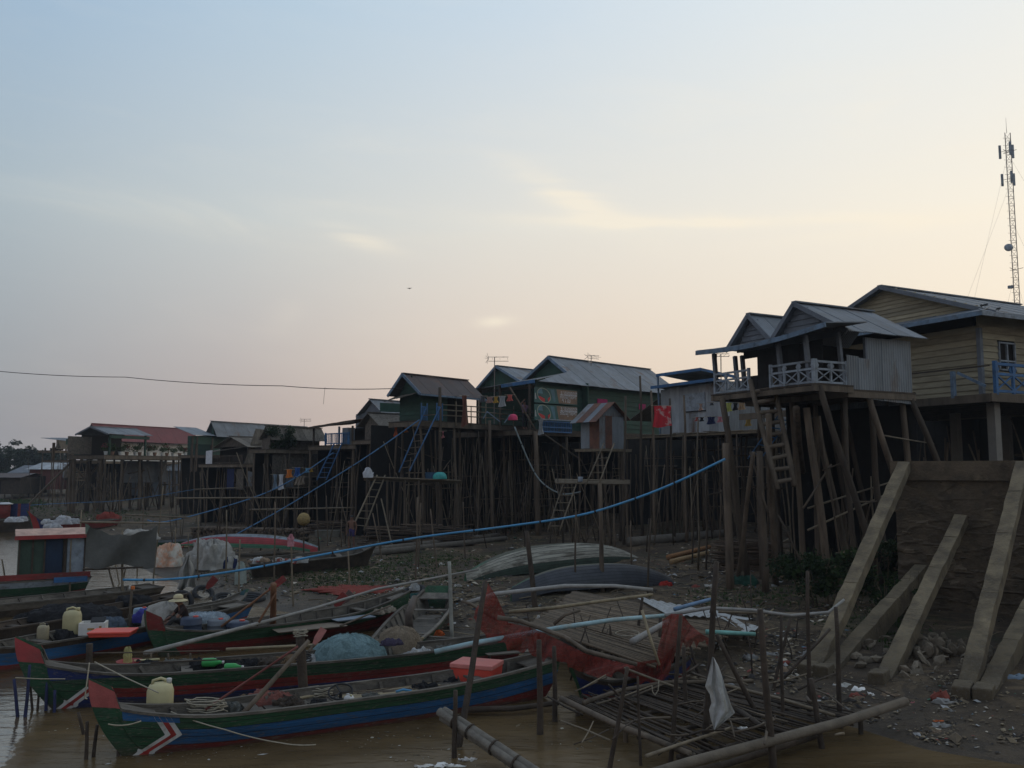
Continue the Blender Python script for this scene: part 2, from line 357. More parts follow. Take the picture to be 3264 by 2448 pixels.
def planks(parent, a, b, zs, material, th=.035, name='plank', nrm=None, top=None, lap=.012):
    """horizontal boards between columns a and b (local x,y); zs = list of z levels; top(z)->(t0,t1) trims"""
    a = Vector((*a, 0)); b = Vector((*b, 0)); d = b-a; n = Vector((d.y, -d.x, 0)).normalized() if nrm is None else Vector(nrm)
    for i in range(len(zs)-1):
        z0, z1 = zs[i], zs[i+1]+.012; t0, t1 = top((z0+z1)/2) if top else (0, 1)
        if t1-t0 < .03: continue
        p, q = a+d*t0, a+d*t1; c = (p+q)/2; k = random.uniform(-.004, .004)
        mb = MB(); hd = (q-p)/2; o1 = n*(th*.5+lap+.03); o2 = n*(th*.5); bk = n*(-th*.5)
        vs = [-hd+o2*1.3, hd+o2*1.3, hd+o1, -hd+o1]; hz = (z1-z0)/2
        vs2 = [Vector((v.x, v.y, -hz)) for v in vs]+[Vector((v.x, v.y, hz)) for v in (-hd+bk, hd+bk, hd+o2, -hd+o2)]
        mb.add(vs2, [(0, 1, 2, 3), (7, 6, 5, 4), (0, 4, 5, 1), (1, 5, 6, 2), (2, 6, 7, 3), (3, 7, 4, 0)])
        o = mb.build(name, material, parent); o.location = (c.x, c.y, (z0+z1)/2+k)
def frange(a, b, n): return [a+(b-a)*i/n for i in range(n+1)]
def stick(pts, r, wob=.02, seg=5, n=6):
    """crooked natural pole along a polyline of 2+ points"""
    pts = [Vector(p) for p in pts]; out = []
    if len(pts) == 2:
        a, b = pts; L = (b-a).length; ph = random.uniform(0, 6)
        for i in range(seg+1):
            t = i/seg; w = math.sin(t*math.pi)*wob*L*.35
            out.append(a.lerp(b, t)+Vector((math.sin(ph+t*5)*w, math.cos(ph*1.7+t*4)*w, 0)))
    else: out = pts
    m = len(out)-1; mb = MB(); r0, r1 = r if isinstance(r, (tuple, list)) else (r, r*.8)
    return mb.tube(out, [r0+(r1-r0)*i/m for i in range(m+1)], n)
class Frame:
    """house frame: origin at a pixel column and distance; u recedes to the right, v recedes to the left along the bank"""
    def __init__(s, px, Y, ang, zref=7.):
        a = R(ang); s.u = Vector((math.sin(a), math.cos(a), 0)); s.v = Vector((-math.cos(a), math.sin(a), 0))
        k = (px-1632)/FPX; s.o = Vector((k*(Y*cT+(zref-CAMH)*sT), Y, 0)); s.rz = math.pi/2-a
        s.gz = hgt(s.o.x, s.o.y)
    def w(s, a, b, z=0.): p = s.o+s.u*a+s.v*b; p.z = z; return p
    def lu(s, px, b=0., z=7.):
        k = (px-1632)/FPX; p = s.o+s.v*b
        return (k*(p.y*cT+(z-CAMH)*sT)-p.x)/(s.u.x-k*s.u.y*cT)
    def lv(s, px, a=0., z=7.):
        k = (px-1632)/FPX; p = s.o+s.u*a
        return (k*(p.y*cT+(z-CAMH)*sT)-p.x)/(s.v.x-k*s.v.y*cT)
    def z(s, py, a=0., b=0.): p = s.w(a, b); return zat(py, p.x, p.y)
    def g(s, a, b): p = s.w(a, b); return hgt(p.x, p.y)
    def thing(s, name, label, cat, group=None): return thing(name, label, cat, s.o, s.rz, group)
def pile(parent, fr, a, b, ztop, r=.09, lean=(0, 0), material=None, name='pile', zb=None):
    zb = (fr.g(a+lean[0], b+lean[1])-.25) if zb is None else zb
    return stick([(a+lean[0], b+lean[1], zb), (a, b, ztop)], (r*1.1, r*.9), .025).build(name, material or PILE, parent, True)
# ================================================================ ground and water
def ground():
    angs = [R(a) for a in [-180, -150, -120, -100, -85, -75, -65, -57, -50, -45, -41]+[-38+.32*i for i in range(238)]+[41, 45, 50, 57, 65, 75, 85, 100, 120, 150, 180]]
    rad = [.5]; r = 4.
    while r < 160: rad.append(r); r *= 1.021
    while r < 700: rad.append(r); r *= 1.25
    vs = []
    for a in angs:
        for q in rad:
            x, y = q*math.sin(a), q*math.cos(a); vs.append((x, y, hgt(x, y)))
    n = len(rad); fs = [(i*n+j, i*n+j+1, (i+1)*n+j+1, (i+1)*n+j) for i in range(len(angs)-1) for j in range(n-1)]
    mb = MB(); mb.v = vs; mb.f = [tuple(reversed(f)) for f in fs]; mb.m = [0]*len(fs)
    m = bpy.data.materials.new('river_mud'); m.use_nodes = True; T = m.node_tree; T.nodes.clear(); g = NT(T)
    tc = g.n('ShaderNodeTexCoord'); v = tc.outputs['Object']
    def noise(s, d=8, r=.65, dist=0.):
        q = g.n('ShaderNodeTexNoise', i_2=s); q.inputs['Detail'].default_value = d; q.inputs['Roughness'].default_value = r; q.inputs['Distortion'].default_value = dist; g.l(v, q.inputs['Vector']); return q.outputs[0]
    n1, n2, n3, n4 = noise(.35, 6), noise(2.2, 8, .7, .6), noise(14, 6, .7), noise(.9, 6, .6, 1.)
    c = g.ramp(n2, [(.28, (.022, .0155, .0095)), (.5, (.072, .050, .029)), (.72, (.135, .096, .056))], 'LINEAR')
    c = g.mix(g.ramp(n1, [(.42, (0, 0, 0)), (.62, (1, 1, 1))]), c, (.05, .037, .025))
    c = g.mix(g.math('MULTIPLY', g.ramp(n4, [(.52, (0, 0, 0)), (.62, (1, 1, 1))]), .8), c, (.125, .088, .05))
    sz = g.n('ShaderNodeSeparateXYZ'); g.l(v, sz.inputs[0]); hz = sz.outputs[2]
    gr = g.math('MULTIPLY', g.ramp(noise(.22, 6, .7), [(.5, (0, 0, 0)), (.6, (1, 1, 1))]), g.ramp(g.math('MULTIPLY', hz, .5), [(.12, (0, 0, 0)), (.3, (1, 1, 1))]))
    c = g.mix(g.math('MULTIPLY', gr, .55), c, (.032, .038, .014))
    c = g.mix(g.math('MULTIPLY', g.ramp(n3, [(.6, (0, 0, 0)), (.7, (1, 1, 1))]), .5), c, (.11, .085, .055))
    wet = g.ramp(hz, [(.0, (1, 1, 1)), (.35, (0, 0, 0))])
    c = g.mix(g.math('MULTIPLY', wet, .45), c, (.022, .016, .01))
    bs = g.n('ShaderNodeBsdfPrincipled'); g.l(c, bs.inputs['Base Color'])
    g.l(g.math('MULTIPLY_ADD', wet, -.35, .92), bs.inputs['Roughness']); bs.inputs['Specular IOR Level'].default_value = .3
    bp = g.n('ShaderNodeBump'); bp.inputs['Strength'].default_value = .9; bp.inputs['Distance'].default_value = .12
    g.l(g.math('ADD', n2, g.math('MULTIPLY', n3, .35)), bp.inputs['Height']); g.l(bp.outputs[0], bs.inputs['Normal'])
    o = g.n('ShaderNodeOutputMaterial'); g.l(bs.outputs[0], o.inputs[0])
    tag(mb.build('ground', m, None, True), kind='structure')
    # water
    w = bpy.data.materials.new('muddy_water'); w.use_nodes = True; T = w.node_tree; T.nodes.clear(); g = NT(T)
    tc = g.n('ShaderNodeTexCoord'); v = tc.outputs['Object']
    mp = g.n('ShaderNodeMapping'); mp.inputs['Scale'].default_value = (.55, 1.5, 1); g.l(v, mp.inputs[0])
    def nz(s, vec, d=4, dist=0.):
        q = g.n('ShaderNodeTexNoise', i_2=s); q.inputs['Detail'].default_value = d; q.inputs['Distortion'].default_value = dist; g.l(vec, q.inputs['Vector']); return q.outputs[0]
    c = g.ramp(nz(.7, mp.outputs[0], 6, 1.2), [(.3, (.07, .047, .022)), (.7, (.125, .085, .042))], 'LINEAR')
    bs = g.n('ShaderNodeBsdfPrincipled'); g.l(c, bs.inputs['Base Color']); bs.inputs['Roughness'].default_value = .06
    # bright sky reflection put in by a position mask on IOR and roughness
    sp = g.n('ShaderNodeSeparateXYZ'); g.l(v, sp.inputs[0])
    e = g.math('ADD', g.math('MULTIPLY', sp.outputs[0], -.94), g.math('MULTIPLY', sp.outputs[1], -.34))     # grows towards open water
    e = g.math('ADD', e, g.math('MULTIPLY', g.math('SUBTRACT', nz(1.1, mp.outputs[0], 3), .5), .7))
    sheen = g.ramp(g.math('MULTIPLY_ADD', e, .5, -.5*2.62+.5), [(.49, (0, 0, 0)), (.51, (1, 1, 1))], 'LINEAR')
    far = g.ramp(g.math('MULTIPLY', sp.outputs[1], 1/60), [(.5, (0, 0, 0)), (.56, (1, 1, 1))], 'LINEAR')
    msk = g.math('MAXIMUM', sheen, far)
    g.l(g.math('MULTIPLY_ADD', msk, 1.2, 1.14), bs.inputs['IOR'])
    g.l(g.math('MULTIPLY_ADD', msk, -.20, .24), bs.inputs['Roughness'])
    bp = g.n('ShaderNodeBump'); bp.inputs['Strength'].default_value = .55; bp.inputs['Distance'].default_value = .05
    g.l(g.math('ADD', nz(2.2, mp.outputs[0], 3, .4), g.math('MULTIPLY', nz(9, mp.outputs[0], 4), .3)), bp.inputs['Height']); g.l(bp.outputs[0], bs.inputs['Normal'])
    o = g.n('ShaderNodeOutputMaterial'); g.l(bs.outputs[0], o.inputs[0])
    mb = MB(); S = 690; mb.add([(-S, -S, 0), (S, -S, 0), (S, S, 0), (-S, S, 0)], [(0, 1, 2, 3)])
    tag(mb.build('water', w), kind='structure')
ground()
# ================================================================ foliage helper
def leaf_mat(name, col, rnd=.5):
    if name in MATS: return MATS[name]
    m = bpy.data.materials.new(name); m.use_nodes = True; MATS[name] = m; T = m.node_tree; T.nodes.clear(); g = NT(T)
    tc = g.n('ShaderNodeTexCoord'); q = g.n('ShaderNodeTexNoise', i_2=1.3); q.inputs['Detail'].default_value = 5; g.l(tc.outputs['Object'], q.inputs['Vector'])
    c = g.ramp(q.outputs[0], [(.3, tuple(k*.55 for k in col)), (.7, tuple(k*1.4 for k in col))], 'LINEAR')
    bs = g.n('ShaderNodeBsdfPrincipled'); g.l(c, bs.inputs['Base Color']); bs.inputs['Roughness'].default_value = .7; bs.inputs['Specular IOR Level'].default_value = .2
    tl = g.n('ShaderNodeBsdfTranslucent'); g.l(c, tl.inputs[0]); mx = g.n('ShaderNodeMixShader'); mx.inputs[0].default_value = .25
    g.l(bs.outputs[0], mx.inputs[1]); g.l(tl.outputs[0], mx.inputs[2]); o = g.n('ShaderNodeOutputMaterial'); g.l(mx.outputs[0], o.inputs[0]); return m
LEAFD = leaf_mat('dark_leaf', (.022, .04, .016)); LEAFM = leaf_mat('mid_leaf', (.045, .075, .025)); LEAFF = leaf_mat('far_leaf', (.03, .045, .03)); FLOW = leaf_mat('flower_pink', (.30, .05, .07))
def leaves(mb, clumps, n, ls, rng, mi=0):
    """clumps: (center, radii); n leaves each"""
    for c, rd in clumps:
        for _ in range(n):
            while True:
                q = Vector((rng.uniform(-1, 1), rng.uniform(-1, 1), rng.uniform(-1, 1)))
                if q.length <= 1: break
            q = q*(.55+.45*rng.random()); p = Vector(c)+Vector((q.x*rd[0], q.y*rd[1], q.z*rd[2]))
            a = Vector((rng.uniform(-1, 1), rng.uniform(-1, 1), rng.uniform(-.6, .6))).normalized()*ls*rng.uniform(.6, 1.3)
            b = a.orthogonal().normalized(); b = (b*math.cos(rng.random()*6)+a.normalized().cross(b)*math.sin(rng.random()*6))*ls*.32
            mb.add([p-a*.5, p+b, p+a*.5, p-b], [(0, 1, 2, 3)], mi)
    return mb
# ================================================================ wall with raking concrete struts
def retaining():
    ft = [GP(2578, 2142), GP(2800, 2172), GP(3078, 2212)]
    d = (ft[2]-ft[0]); d.z = 0; d = Vector((.785, -.62, 0)).normalized(); nb = Vector((-d.y, d.x, 0)).normalized(); nb = nb if nb.y > 0 else -nb
    k = (2878-1632)/FPX; f0 = ft[0]
    L = (k*f0.y-f0.x)/(nb.x-k*nb.y); wp = f0+nb*L; ztop = zat(1470, wp.x, wp.y)
    zb = min(hgt(*(wp+d*t)[:2]) for t in (0, 2, 4, 8))-.4
    rz = math.atan2(d.y, d.x); t = thing('retaining_wall', 'tall dark stained concrete wall with a smooth cap band beside the bushes', 'wall', (wp.x, wp.y, 0), rz)
    LN = 11.; x0 = -.32
    # face built from uneven courses of rough stones, each its own piece
    rng = random.Random(3)
    mb = MB(); mb.box((x0+LN/2, .34, (zb+ztop-.55)/2), (LN, .5, ztop-.55-zb)); mb.build('core', CONCW, t)
    MB().box((x0+LN/2-.04, .26, ztop-.28), (LN+.1, .56, .56)).build('cap_band', CONCW, t)
    def face(u, v):
        x, z = x0+5.2*u, zb+(ztop-.58-zb)*v; q = Vector((x*1.1, z*1.9, 7.)); a = mnoise.fractal(q, 1.0, 2.0, 5); b = 1-abs(mnoise.noise(Vector((x*.9, z*3.2, 2.)))*2.2); lo = max(0., .35-abs(v-.42))*1.2
        return (x, .085-.05*a-.07*max(0, b-.72)*(1+lo*5)-.02*lo, z)
    MB().grid(face, 120, 90).build('rough_face', CONCW, t)
    sm_ = []
    for i in range(5):
        b = MB(); q = [((k/3-.5)+rng.uniform(-.07, .07), (0 if (k in (0, 3) or l in (0, 2)) else -rng.uniform(.03, .07)), l*.5+rng.uniform(-.1, .1)) for k in range(4) for l in range(3)]
        b.add(q, [(k*3+l, (k+1)*3+l, (k+1)*3+l+1, k*3+l+1) for k in range(3) for l in range(2)]); sm_.append(b.mesh('stone', mat('wall_stone', (.10, .078, .052), .95, .35, 3, .7, rnd=.9)))
    for i in range(120):
        x, v = rng.uniform(-.2, 4.4), min(.92, max(.05, rng.gauss(.45, .17))); w = rng.uniform(.12, .42); inst(rng.choice(sm_), 'stone', t, (x, face((x-x0)/5.2, v)[1]+.015, face(0, v)[2]), (0, rng.uniform(-.12, .12), 0), (w, rng.uniform(.5, 1.1), w*rng.uniform(.25, .5)))
    def strut(f, zt, name, label, dx=0., wdt=.335, hh=.29, flat=0.):
        o = f+d*dx; o.z = hgt(o.x, o.y); tt = thing(name, label, 'buttress', o, rz)
        Lw = (wp-o).dot(nb); a = Vector((0, .15, -.18)); b = Vector((0, Lw-.02, zt-o.z)); mb = MB(); dd = (b-a); n = Vector((0, -dd.z, dd.y)).normalized()
        NS = 26; rr = random.Random(int(abs(o.x*100))+int(hh*100)); vs = []
        for i in range(NS+1):
            c = a.lerp(b, i/NS)
            for sx, sn in ((-1, -1), (1, -1), (1, 1), (-1, 1)): vs.append(c+Vector((sx*wdt*.5+rr.gauss(0, .007), 0, 0))+n*(sn*hh*.5+rr.gauss(0, .007)))
        mb.add(vs, [(i*4+k, i*4+(k+1) % 4, (i+1)*4+(k+1) % 4, (i+1)*4+k) for i in range(NS) for k in range(4)]+[(3, 2, 1, 0), (NS*4, NS*4+1, NS*4+2, NS*4+3)]); bo = mb.build('beam', CONC, tt)
        fb = MB(); fb.box((0, -.0, -.04), (wdt*1.04, .50, .50)); fb.v = [tuple(Vector(q)+Vector((rr.gauss(0, .018), rr.gauss(0, .018), rr.gauss(0, .018)))) for q in fb.v]; fo = fb.build('foot', CONC, tt); bv = fo.modifiers.new('bevel', 'BEVEL'); bv.width = .03; bv.segments = 2
        # shuttering joints
        for u in (.36, .62, .83): c = a.lerp(b, u)+n*(hh*.5+.002); MB().bar(c-dd.normalized()*.02, c+dd.normalized()*.02, wdt*.98, .012, up=n).build('shutter_joint', CONC, tt)
    g = 'raking concrete struts against the wall'
    strut(ft[0], ztop-.14, 'concrete_strut', 'long sloping concrete strut reaching the left end of the wall cap')
    strut(ft[0], zat(1835, wp.x, wp.y)+.1, 'concrete_strut', 'low sloping concrete strut beside the bushes at the wall end', dx=.34, hh=.50)
    strut(ft[1], zat(1655, wp.x+1.1, wp.y-.9), 'concrete_strut', 'lone sloping concrete strut meeting the middle of the wall face', dx=.02)
    strut(ft[2], ztop-.14, 'concrete_strut', 'long sloping concrete strut rising past the rubble heap', dx=-.05)
    strut(ft[2], zat(1835, wp.x, wp.y)+.1, 'concrete_strut', 'low sloping concrete strut springing from the foot of the long strut by rubble', dx=.32, hh=.50)
    # rubble between the struts
    p0 = GP(2990, 2085); rb = thing('rubble_heap', 'heap of pale broken stones on the mud between two concrete struts', 'rubble', p0)
    rng = random.Random(5); sm = []
    for i in range(5):
        me = bpy.data.meshes.new('stone'); bm = bmesh.new(); bmesh.ops.create_icosphere(bm, subdivisions=1, radius=1)
        for v in bm.verts: v.co *= rng.uniform(.72, 1.1)
        bm.to_mesh(me); bm.free(); me.materials.append(ROCK); sm.append(me)
    for i in range(95):
        q = GP(rng.gauss(2985, 95), rng.gauss(2090, 34)); s = rng.uniform(.05, .14)
        if (q-p0).length > 4: continue
        h = .22*math.exp(-((q.x-p0.x)**2+(q.y-p0.y)**2)/1.2)
        inst(rng.choice(sm), 'stone', rb, (q.x-p0.x, q.y-p0.y, q.z-p0.z+rng.random()*h), (rng.random()*6, rng.random()*6, rng.random()*6), (s*1.6, s*1.3, s*.5))
    for i, (px, py) in enumerate([(2760, 2110), (2795, 2108), (2745, 2128), (2730, 2098)]):
        q = GP(px, py); s = .13; o = bpy.data.objects.new('loose_stone', sm[i]); COL.objects.link(o); o.location = q+Vector((0, 0, .05)); o.scale = (s*1.3, s, s*.8); tag(o, 'loose grey stone on the mud between the strut feet', 'stone', 'loose stones by the struts')
retaining()
# ================================================================ bush beside the wall, far trees, grass
def bush(px, py, w, h, n, label, seed, material=LEAFD, ls=.12, nm='bush', dep=1.2, cl=16):
    rng = random.Random(seed); o = GP(px, py); t = thing(nm, label, 'bush', o)
    mb = MB()
    for i in range(7):
        a = rng.uniform(-w*.4, w*.4); mb.tube([(a*.5, rng.uniform(-.3, .3), -.1), (a*.8, rng.uniform(-.4, .4), h*.4), (a, rng.uniform(-.5, .5), h*.8)], [.02, .014, .006], 5)
    mb.build('stems', PILE, t)
    cls = []
    for i in range(cl):
        a = rng.uniform(-1, 1); r = rng.uniform(.22, .45)*min(w, h*1.6)*.5; zz = rng.uniform(.12, 1-.35*abs(a))*h
        cls.append(((a*w*.5, rng.uniform(-.5, .5)*dep, zz), (r, r, r*.75)))
    mb = leaves(MB(), cls, int(n*.7), ls, rng); leaves(mb, cls[::2], int(n*.35), ls*1.6, rng, 1); leaves(mb, cls[1::3], int(n*.12), ls*1.2, rng, 2)
    for i in range(14): a = rng.uniform(-w*.5, w*.5); b = rng.uniform(-dep*.4, dep*.4); mb.tube([(a*.7, b, 0), (a*.9, b, h*.6), (a+rng.uniform(-.3, .3), b, h*rng.uniform(.9, 1.25))], [.012, .008, .004], 4, True, 2)
    mb.build('foliage', [material, LEAFM, mat('dry_leaf', (.10, .075, .04), .95)], t); return t
bush(2640, 1925, 3.0, 1.7, 260, 'dark leafy bush growing round the pile feet left of the wall', 1)
bush(2790, 1900, 2.3, 2.1, 260, 'dark leafy bush behind the longest concrete strut', 2)
bush(2550, 1850, 2.2, 1.1, 200, 'low dark weeds among the leaning piles', 3)
bush(2840, 1790, 2.6, 2.2, 220, 'tall dark shrub in the shade beside the wall end', 4, dep=1.6)
bush(2870, 1960, 1.3, 1.0, 170, 'small dark shrub at the foot of the stained wall', 6, ls=.09)
def far_trees():
    rng = random.Random(11)
    protos = []
    for k in range(4):
        h = rng.uniform(9, 12); t = thing('far_tree', 'dark hazy broadleaf tree on the far bank beyond the village', 'tree', (0, 0, -50), 0, 'trees on the far bank')
        stick([(0, 0, -1), (rng.uniform(-.5, .5), 0, h*.6)], (.3, .15), .05).build('trunk', PILE, t)
        cls = []
        for i in range(26):
            a = rng.uniform(0, 6.28); r = rng.uniform(0, h*.34); zz = rng.uniform(.08, 1)*h
            cls.append(((math.cos(a)*r*(1.2-zz/h*.6), math.sin(a)*r, zz), (h*.13, h*.13, h*.10)))
        leaves(MB(), cls, 110, .55, rng).build('crown', LEAFF, t); protos.append(t)
    first = [True]*4
    for i in range(46):
        px = rng.uniform(-900, 330) if i > 14 else rng.uniform(-60, 260); Y = rng.uniform(150, 230); k = i % 4
        p = P(px, 1500, Y); src = protos[k]
        if first[k]: o = src; first[k] = False
        else:
            o = src.copy(); COL.objects.link(o)
            for ch in src.children: c = ch.copy(); COL.objects.link(c); c.parent = o
        top = 1412 + max(0, px)*.16+rng.uniform(-8, 22) if px > -80 else rng.uniform(1395, 1425)
        zt = zat(top, p.x, p.y); z0 = 1.3; o.location = (p.x, p.y, z0); s = max(.35, (zt-z0)/10.8); o.scale = (s*1.25, s*1.25, s); o.rotation_euler = (0, 0, rng.random()*6)
far_trees()
def grass():
    rng = random.Random(21); mb = MB()
    def tuft(p, h, n=7):
        for _ in range(n):
            a = rng.random()*6.28; d = Vector((math.cos(a), math.sin(a), 0)); s = Vector((-d.y, d.x, 0))*.012*(1+p.y*.03)
            b = Vector(p)+d*rng.uniform(0, .1); t = b+d*h*rng.uniform(.2, .7)+Vector((0, 0, h*rng.uniform(.5, 1)))
            mb.add([b-s, b+s, t], [(0, 1, 2)])
    for (x0, x1, y0, y1, n, h) in [(0, 130, 1598, 1622, 700, .3), (130, 420, 1625, 1660, 300, .22), (850, 1450, 1800, 1850, 900, .09), (1180, 1560, 1770, 1800, 500, .09), (900, 1300, 1830, 1880, 500, .08), (2240, 2600, 1880, 1930, 350, .1), (2700, 2900, 1950, 2040, 260, .1)]:
        for _ in range(n): tuft(GP(rng.gauss((x0+x1)/2, (x1-x0)*.35), max(1596, rng.gauss((y0+y1)/2, (y1-y0)*.4))), h*rng.uniform(.5, 1.3), 4)
    tag(mb.build('grass', LEAFM), 'sparse short grass growing on the muddy bank', 'grass', kind='stuff')
grass()
def litter():
    rng = random.Random(31); mb = MB()
    cols = [(.30, .30, .29), (.20, .16, .10), (.12, .09, .055), (.22, .06, .045), (.08, .15, .2), (.40, .35, .27), (.06, .13, .08), (.03, .026, .022), (.16, .12, .07)]
    mats = [mat('litter_%d' % i, c, .8, .3, 8, .2) for i, c in enumerate(cols)]; wts = [4, 12, 18, 1.5, 1, 4, .7, 18, 14]
    zones = [(2240, 2700, 1790, 2260, 2800, .038), (2700, 3264, 2080, 2440, 2300, .026), (2050, 2450, 1760, 1900, 1200, .05), (1450, 1800, 1840, 2010, 1200, .045), (1150, 1560, 1850, 1990, 1600, .045), (900, 1500, 1760, 1900, 1100, .045), (1180, 1700, 1700, 1780, 600, .05), (640, 1000, 1830, 1900, 350, .05), (100, 600, 1630, 1690, 250, .08), (600, 1300, 1690, 1760, 500, .06), (1500, 2300, 1690, 1790, 900, .05)]
    for (x0, x1, y0, y1, n, s) in zones:
        cl = [(rng.gauss((x0+x1)/2, (x1-x0)*.34), rng.gauss((y0+y1)/2, (y1-y0)*.34)) for _ in range(16)]
        for _ in range(n):
            if rng.random() < .55: cx, cy = rng.choice(cl); p = GP(rng.gauss(cx, (x1-x0)*.05), max(1640, rng.gauss(cy, (y1-y0)*.035)))
            else: p = GP(rng.gauss((x0+x1)/2, (x1-x0)*.36), max(1640, rng.gauss((y0+y1)/2, (y1-y0)*.36)))
            if p.z < .03: continue
            k = rng.choices(range(len(cols)), wts)[0]; q = s*rng.lognormvariate(0, .55); q = min(q, .2)
            if k in (3, 4): q = min(q, .08)
            a = rng.random()*6.28; u = Vector((math.cos(a), math.sin(a), rng.uniform(-.35, .35)))*q; w = Vector((-math.sin(a), math.cos(a), rng.uniform(-.35, .35)))*q*rng.uniform(.3, .9)
            p.z += .012+q*.15; up = Vector((0, 0, q*rng.uniform(.1, .5)))
            mb.add([p-u, p-w*.8+u*.2, p+u, p+w, p+up], [(0, 1, 4), (1, 2, 4), (2, 3, 4), (3, 0, 4)], k)
    for _ in range(900):
        px, py = rng.gauss(1900, 620), rng.gauss(1900, 110)
        if not (1660 < py < 2330 and 700 < px < 3300): continue
        p = GP(px, py)
        if p.z < .04: continue
        a = rng.random()*6.28; L = rng.uniform(.15, .7); d = Vector((math.cos(a)*L, math.sin(a)*L, rng.uniform(-.03, .06))); p.z += .02; mb.tube([p, p+d*.5+Vector((0, 0, rng.uniform(0, .04))), p+d], rng.uniform(.006, .018), 4, True, rng.choice((1, 2, 2, 8, 7)))
    tag(mb.build('litter', mats), 'scraps of rubbish, leaves and wood chips strewn over the mud', 'litter', kind='stuff')
litter()

def scum():
    rng = random.Random(55); mb = MB(); cols = [(.30, .28, .22), (.12, .09, .05), (.05, .045, .03), (.36, .35, .32)]; mats = [mat('scum_%d' % i, c, .8, .3, 8, .2) for i, c in enumerate(cols)]
    cl = [(rng.uniform(150, 2700), rng.uniform(2300, 2440)) for _ in range(26)]
    for _ in range(420):
        cx, cy = rng.choice(cl); p = G(rng.gauss(cx, 60), rng.gauss(cy, 12), .006)
        if hgt(p.x, p.y) > -.01: continue
        q = .018*rng.lognormvariate(0, .6); a = rng.random()*6.28; u = Vector((math.cos(a), math.sin(a), 0))*q; w = Vector((-math.sin(a), math.cos(a), 0))*q*rng.uniform(.2, .8)
        mb.add([p-u, p-w, p+u, p+w, p+Vector((0, 0, .006))], [(0, 1, 4), (1, 2, 4), (2, 3, 4), (3, 0, 4)], rng.choices(range(4), (2, 5, 5, 1))[0])
    tag(mb.build('floating_debris', mats), 'tiny flecks of scum and leaves floating on the brown water', 'debris', kind='stuff')
scum()
# ================================================================ house pieces
def W2L(f, p): q = Vector(p)-f.o; return Vector((q.dot(f.u), q.dot(f.v), p[2]))
def gable_roof(t, a0, a1, b0, bm, b1, z0, zm, z1, m, w=.85, trim=None, left=True, cap=None):
    e = (1, 0, 0)
    sheets(t, [(a0, b0, z0), (a1, b0, z0), (a1, bm, zm), (a0, bm, zm)], w, m, e=e)
    if left: sheets(t, [(a0, bm, zm), (a1, bm, zm), (a1, b1, z1), (a0, b1, z1)], w, m, e=e)
    MB().bar((a0-.02, bm, zm+.045), (a1+.02, bm, zm+.045), .22, .05).build('ridge_cap', cap or m, t)
    if trim:
        for b, z in ((b0, z0), (b1, z1)):
            MB().bar((a0-.035, bm, zm-.03), (a0-.035, b, z-.03), .05, .16, up=(0, 0, 1)).build('barge_board', trim, t)
def railing(t, p0, p1, h, m, nb=3, style='X', w=.06, post=.09, name='railing'):
    p0 = Vector(p0); p1 = Vector(p1); up = Vector((0, 0, 1)); d = (p1-p0)/nb
    zs = [.08*h, .66*h, h] if style == 'X' else ([.12*h, h] if style == 'B' else [h*.3, h*.65, h])
    t = MB().bar(p0+up*zs[-1], p1+up*zs[-1], w*1.1, w*1.2).build(name, m, t)
    for z in zs[:-1]: MB().bar(p0+up*z, p1+up*z, w, w*1.1).build('rail', m, t)
    for i in range(nb+1): q = p0+d*i; MB().bar(q-up*.06, q+up*(h*1.1 if i in (0, nb) else h), post if i in (0, nb) else post*.7, post if i in (0, nb) else post*.7).build('baluster', m, t)
    if style == 'X':
        for i in range(nb):
            q = p0+d*i; r = q+d
            MB().bar(q+up*(.1*h), r+up*(.64*h), w*.55, w*.55).build('cross_brace', m, t); MB().bar(q+up*(.64*h)+(p1-p0).cross(up).normalized()*.02, r+up*(.1*h)+(p1-p0).cross(up).normalized()*.02, w*.55, w*.55).build('cross_brace', m, t)
            # fret panel with a cut-out between the two upper rails
            for s in (.0, 1.): c = q.lerp(r, s); k = d*(.2 if s == 0 else -.2); MB().poly([c+up*(.68*h), c+up*(.97*h), c+k*.45+up*(.97*h), c+k+up*(.825*h), c+k*.45+up*(.68*h)], .03).build('fret_panel', m, t)
    if style == 'B':
        n = max(2, int((p1-p0).length/.16))
        for i in range(1, n): q = p0.lerp(p1, i/n); MB().bar(q+up*(.12*h), q+up*h, .045, .03).build('baluster', m, t)
def floor(t, a0, a1, b0, b1, z, m=None, joist=None, th=.05, edge=.18):
    t = MB().box(((a0+a1)/2, (b0+b1)/2, z-th/2), (a1-a0, b1-b0, th)).build('floor', m or WOODD, t)
    jm = joist or WOOD
    for b in (b0+.06, b1-.06): MB().box(((a0+a1)/2, b, z-th-edge/2), (a1-a0, .09, edge)).build('edge_beam', jm, t)
    n = max(2, int((a1-a0)/1.1))
    for i in range(n+1): a = a0+.06+(a1-a0-.12)*i/n; MB().box((a, (b0+b1)/2, z-th-edge*.5-.006), (.08, b1-b0-.2, edge*.9)).build('joist', WOODD if 0 < i < n else jm, t)
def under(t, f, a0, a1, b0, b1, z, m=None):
    """dark screens added behind a raised floor to stand in for the shade under it"""
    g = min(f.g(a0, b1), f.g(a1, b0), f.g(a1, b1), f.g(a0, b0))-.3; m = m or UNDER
    sheets(t, [(a1, b0, g), (a1, b1, g), (a1, b1, z), (a1, b0, z)], 1.3, m, 'shade_screen', e=(0, 1, 0)); sheets(t, [(a0, b1, g), (a1, b1, g), (a1, b1, z), (a0, b1, z)], 1.3, m, 'shade_screen', e=(1, 0, 0))
UNDER = mat('shade_dark_screen', (.014, .0135, .013), .95, .4, 2, .3)  # near-black colour stands in for the shade below the floors
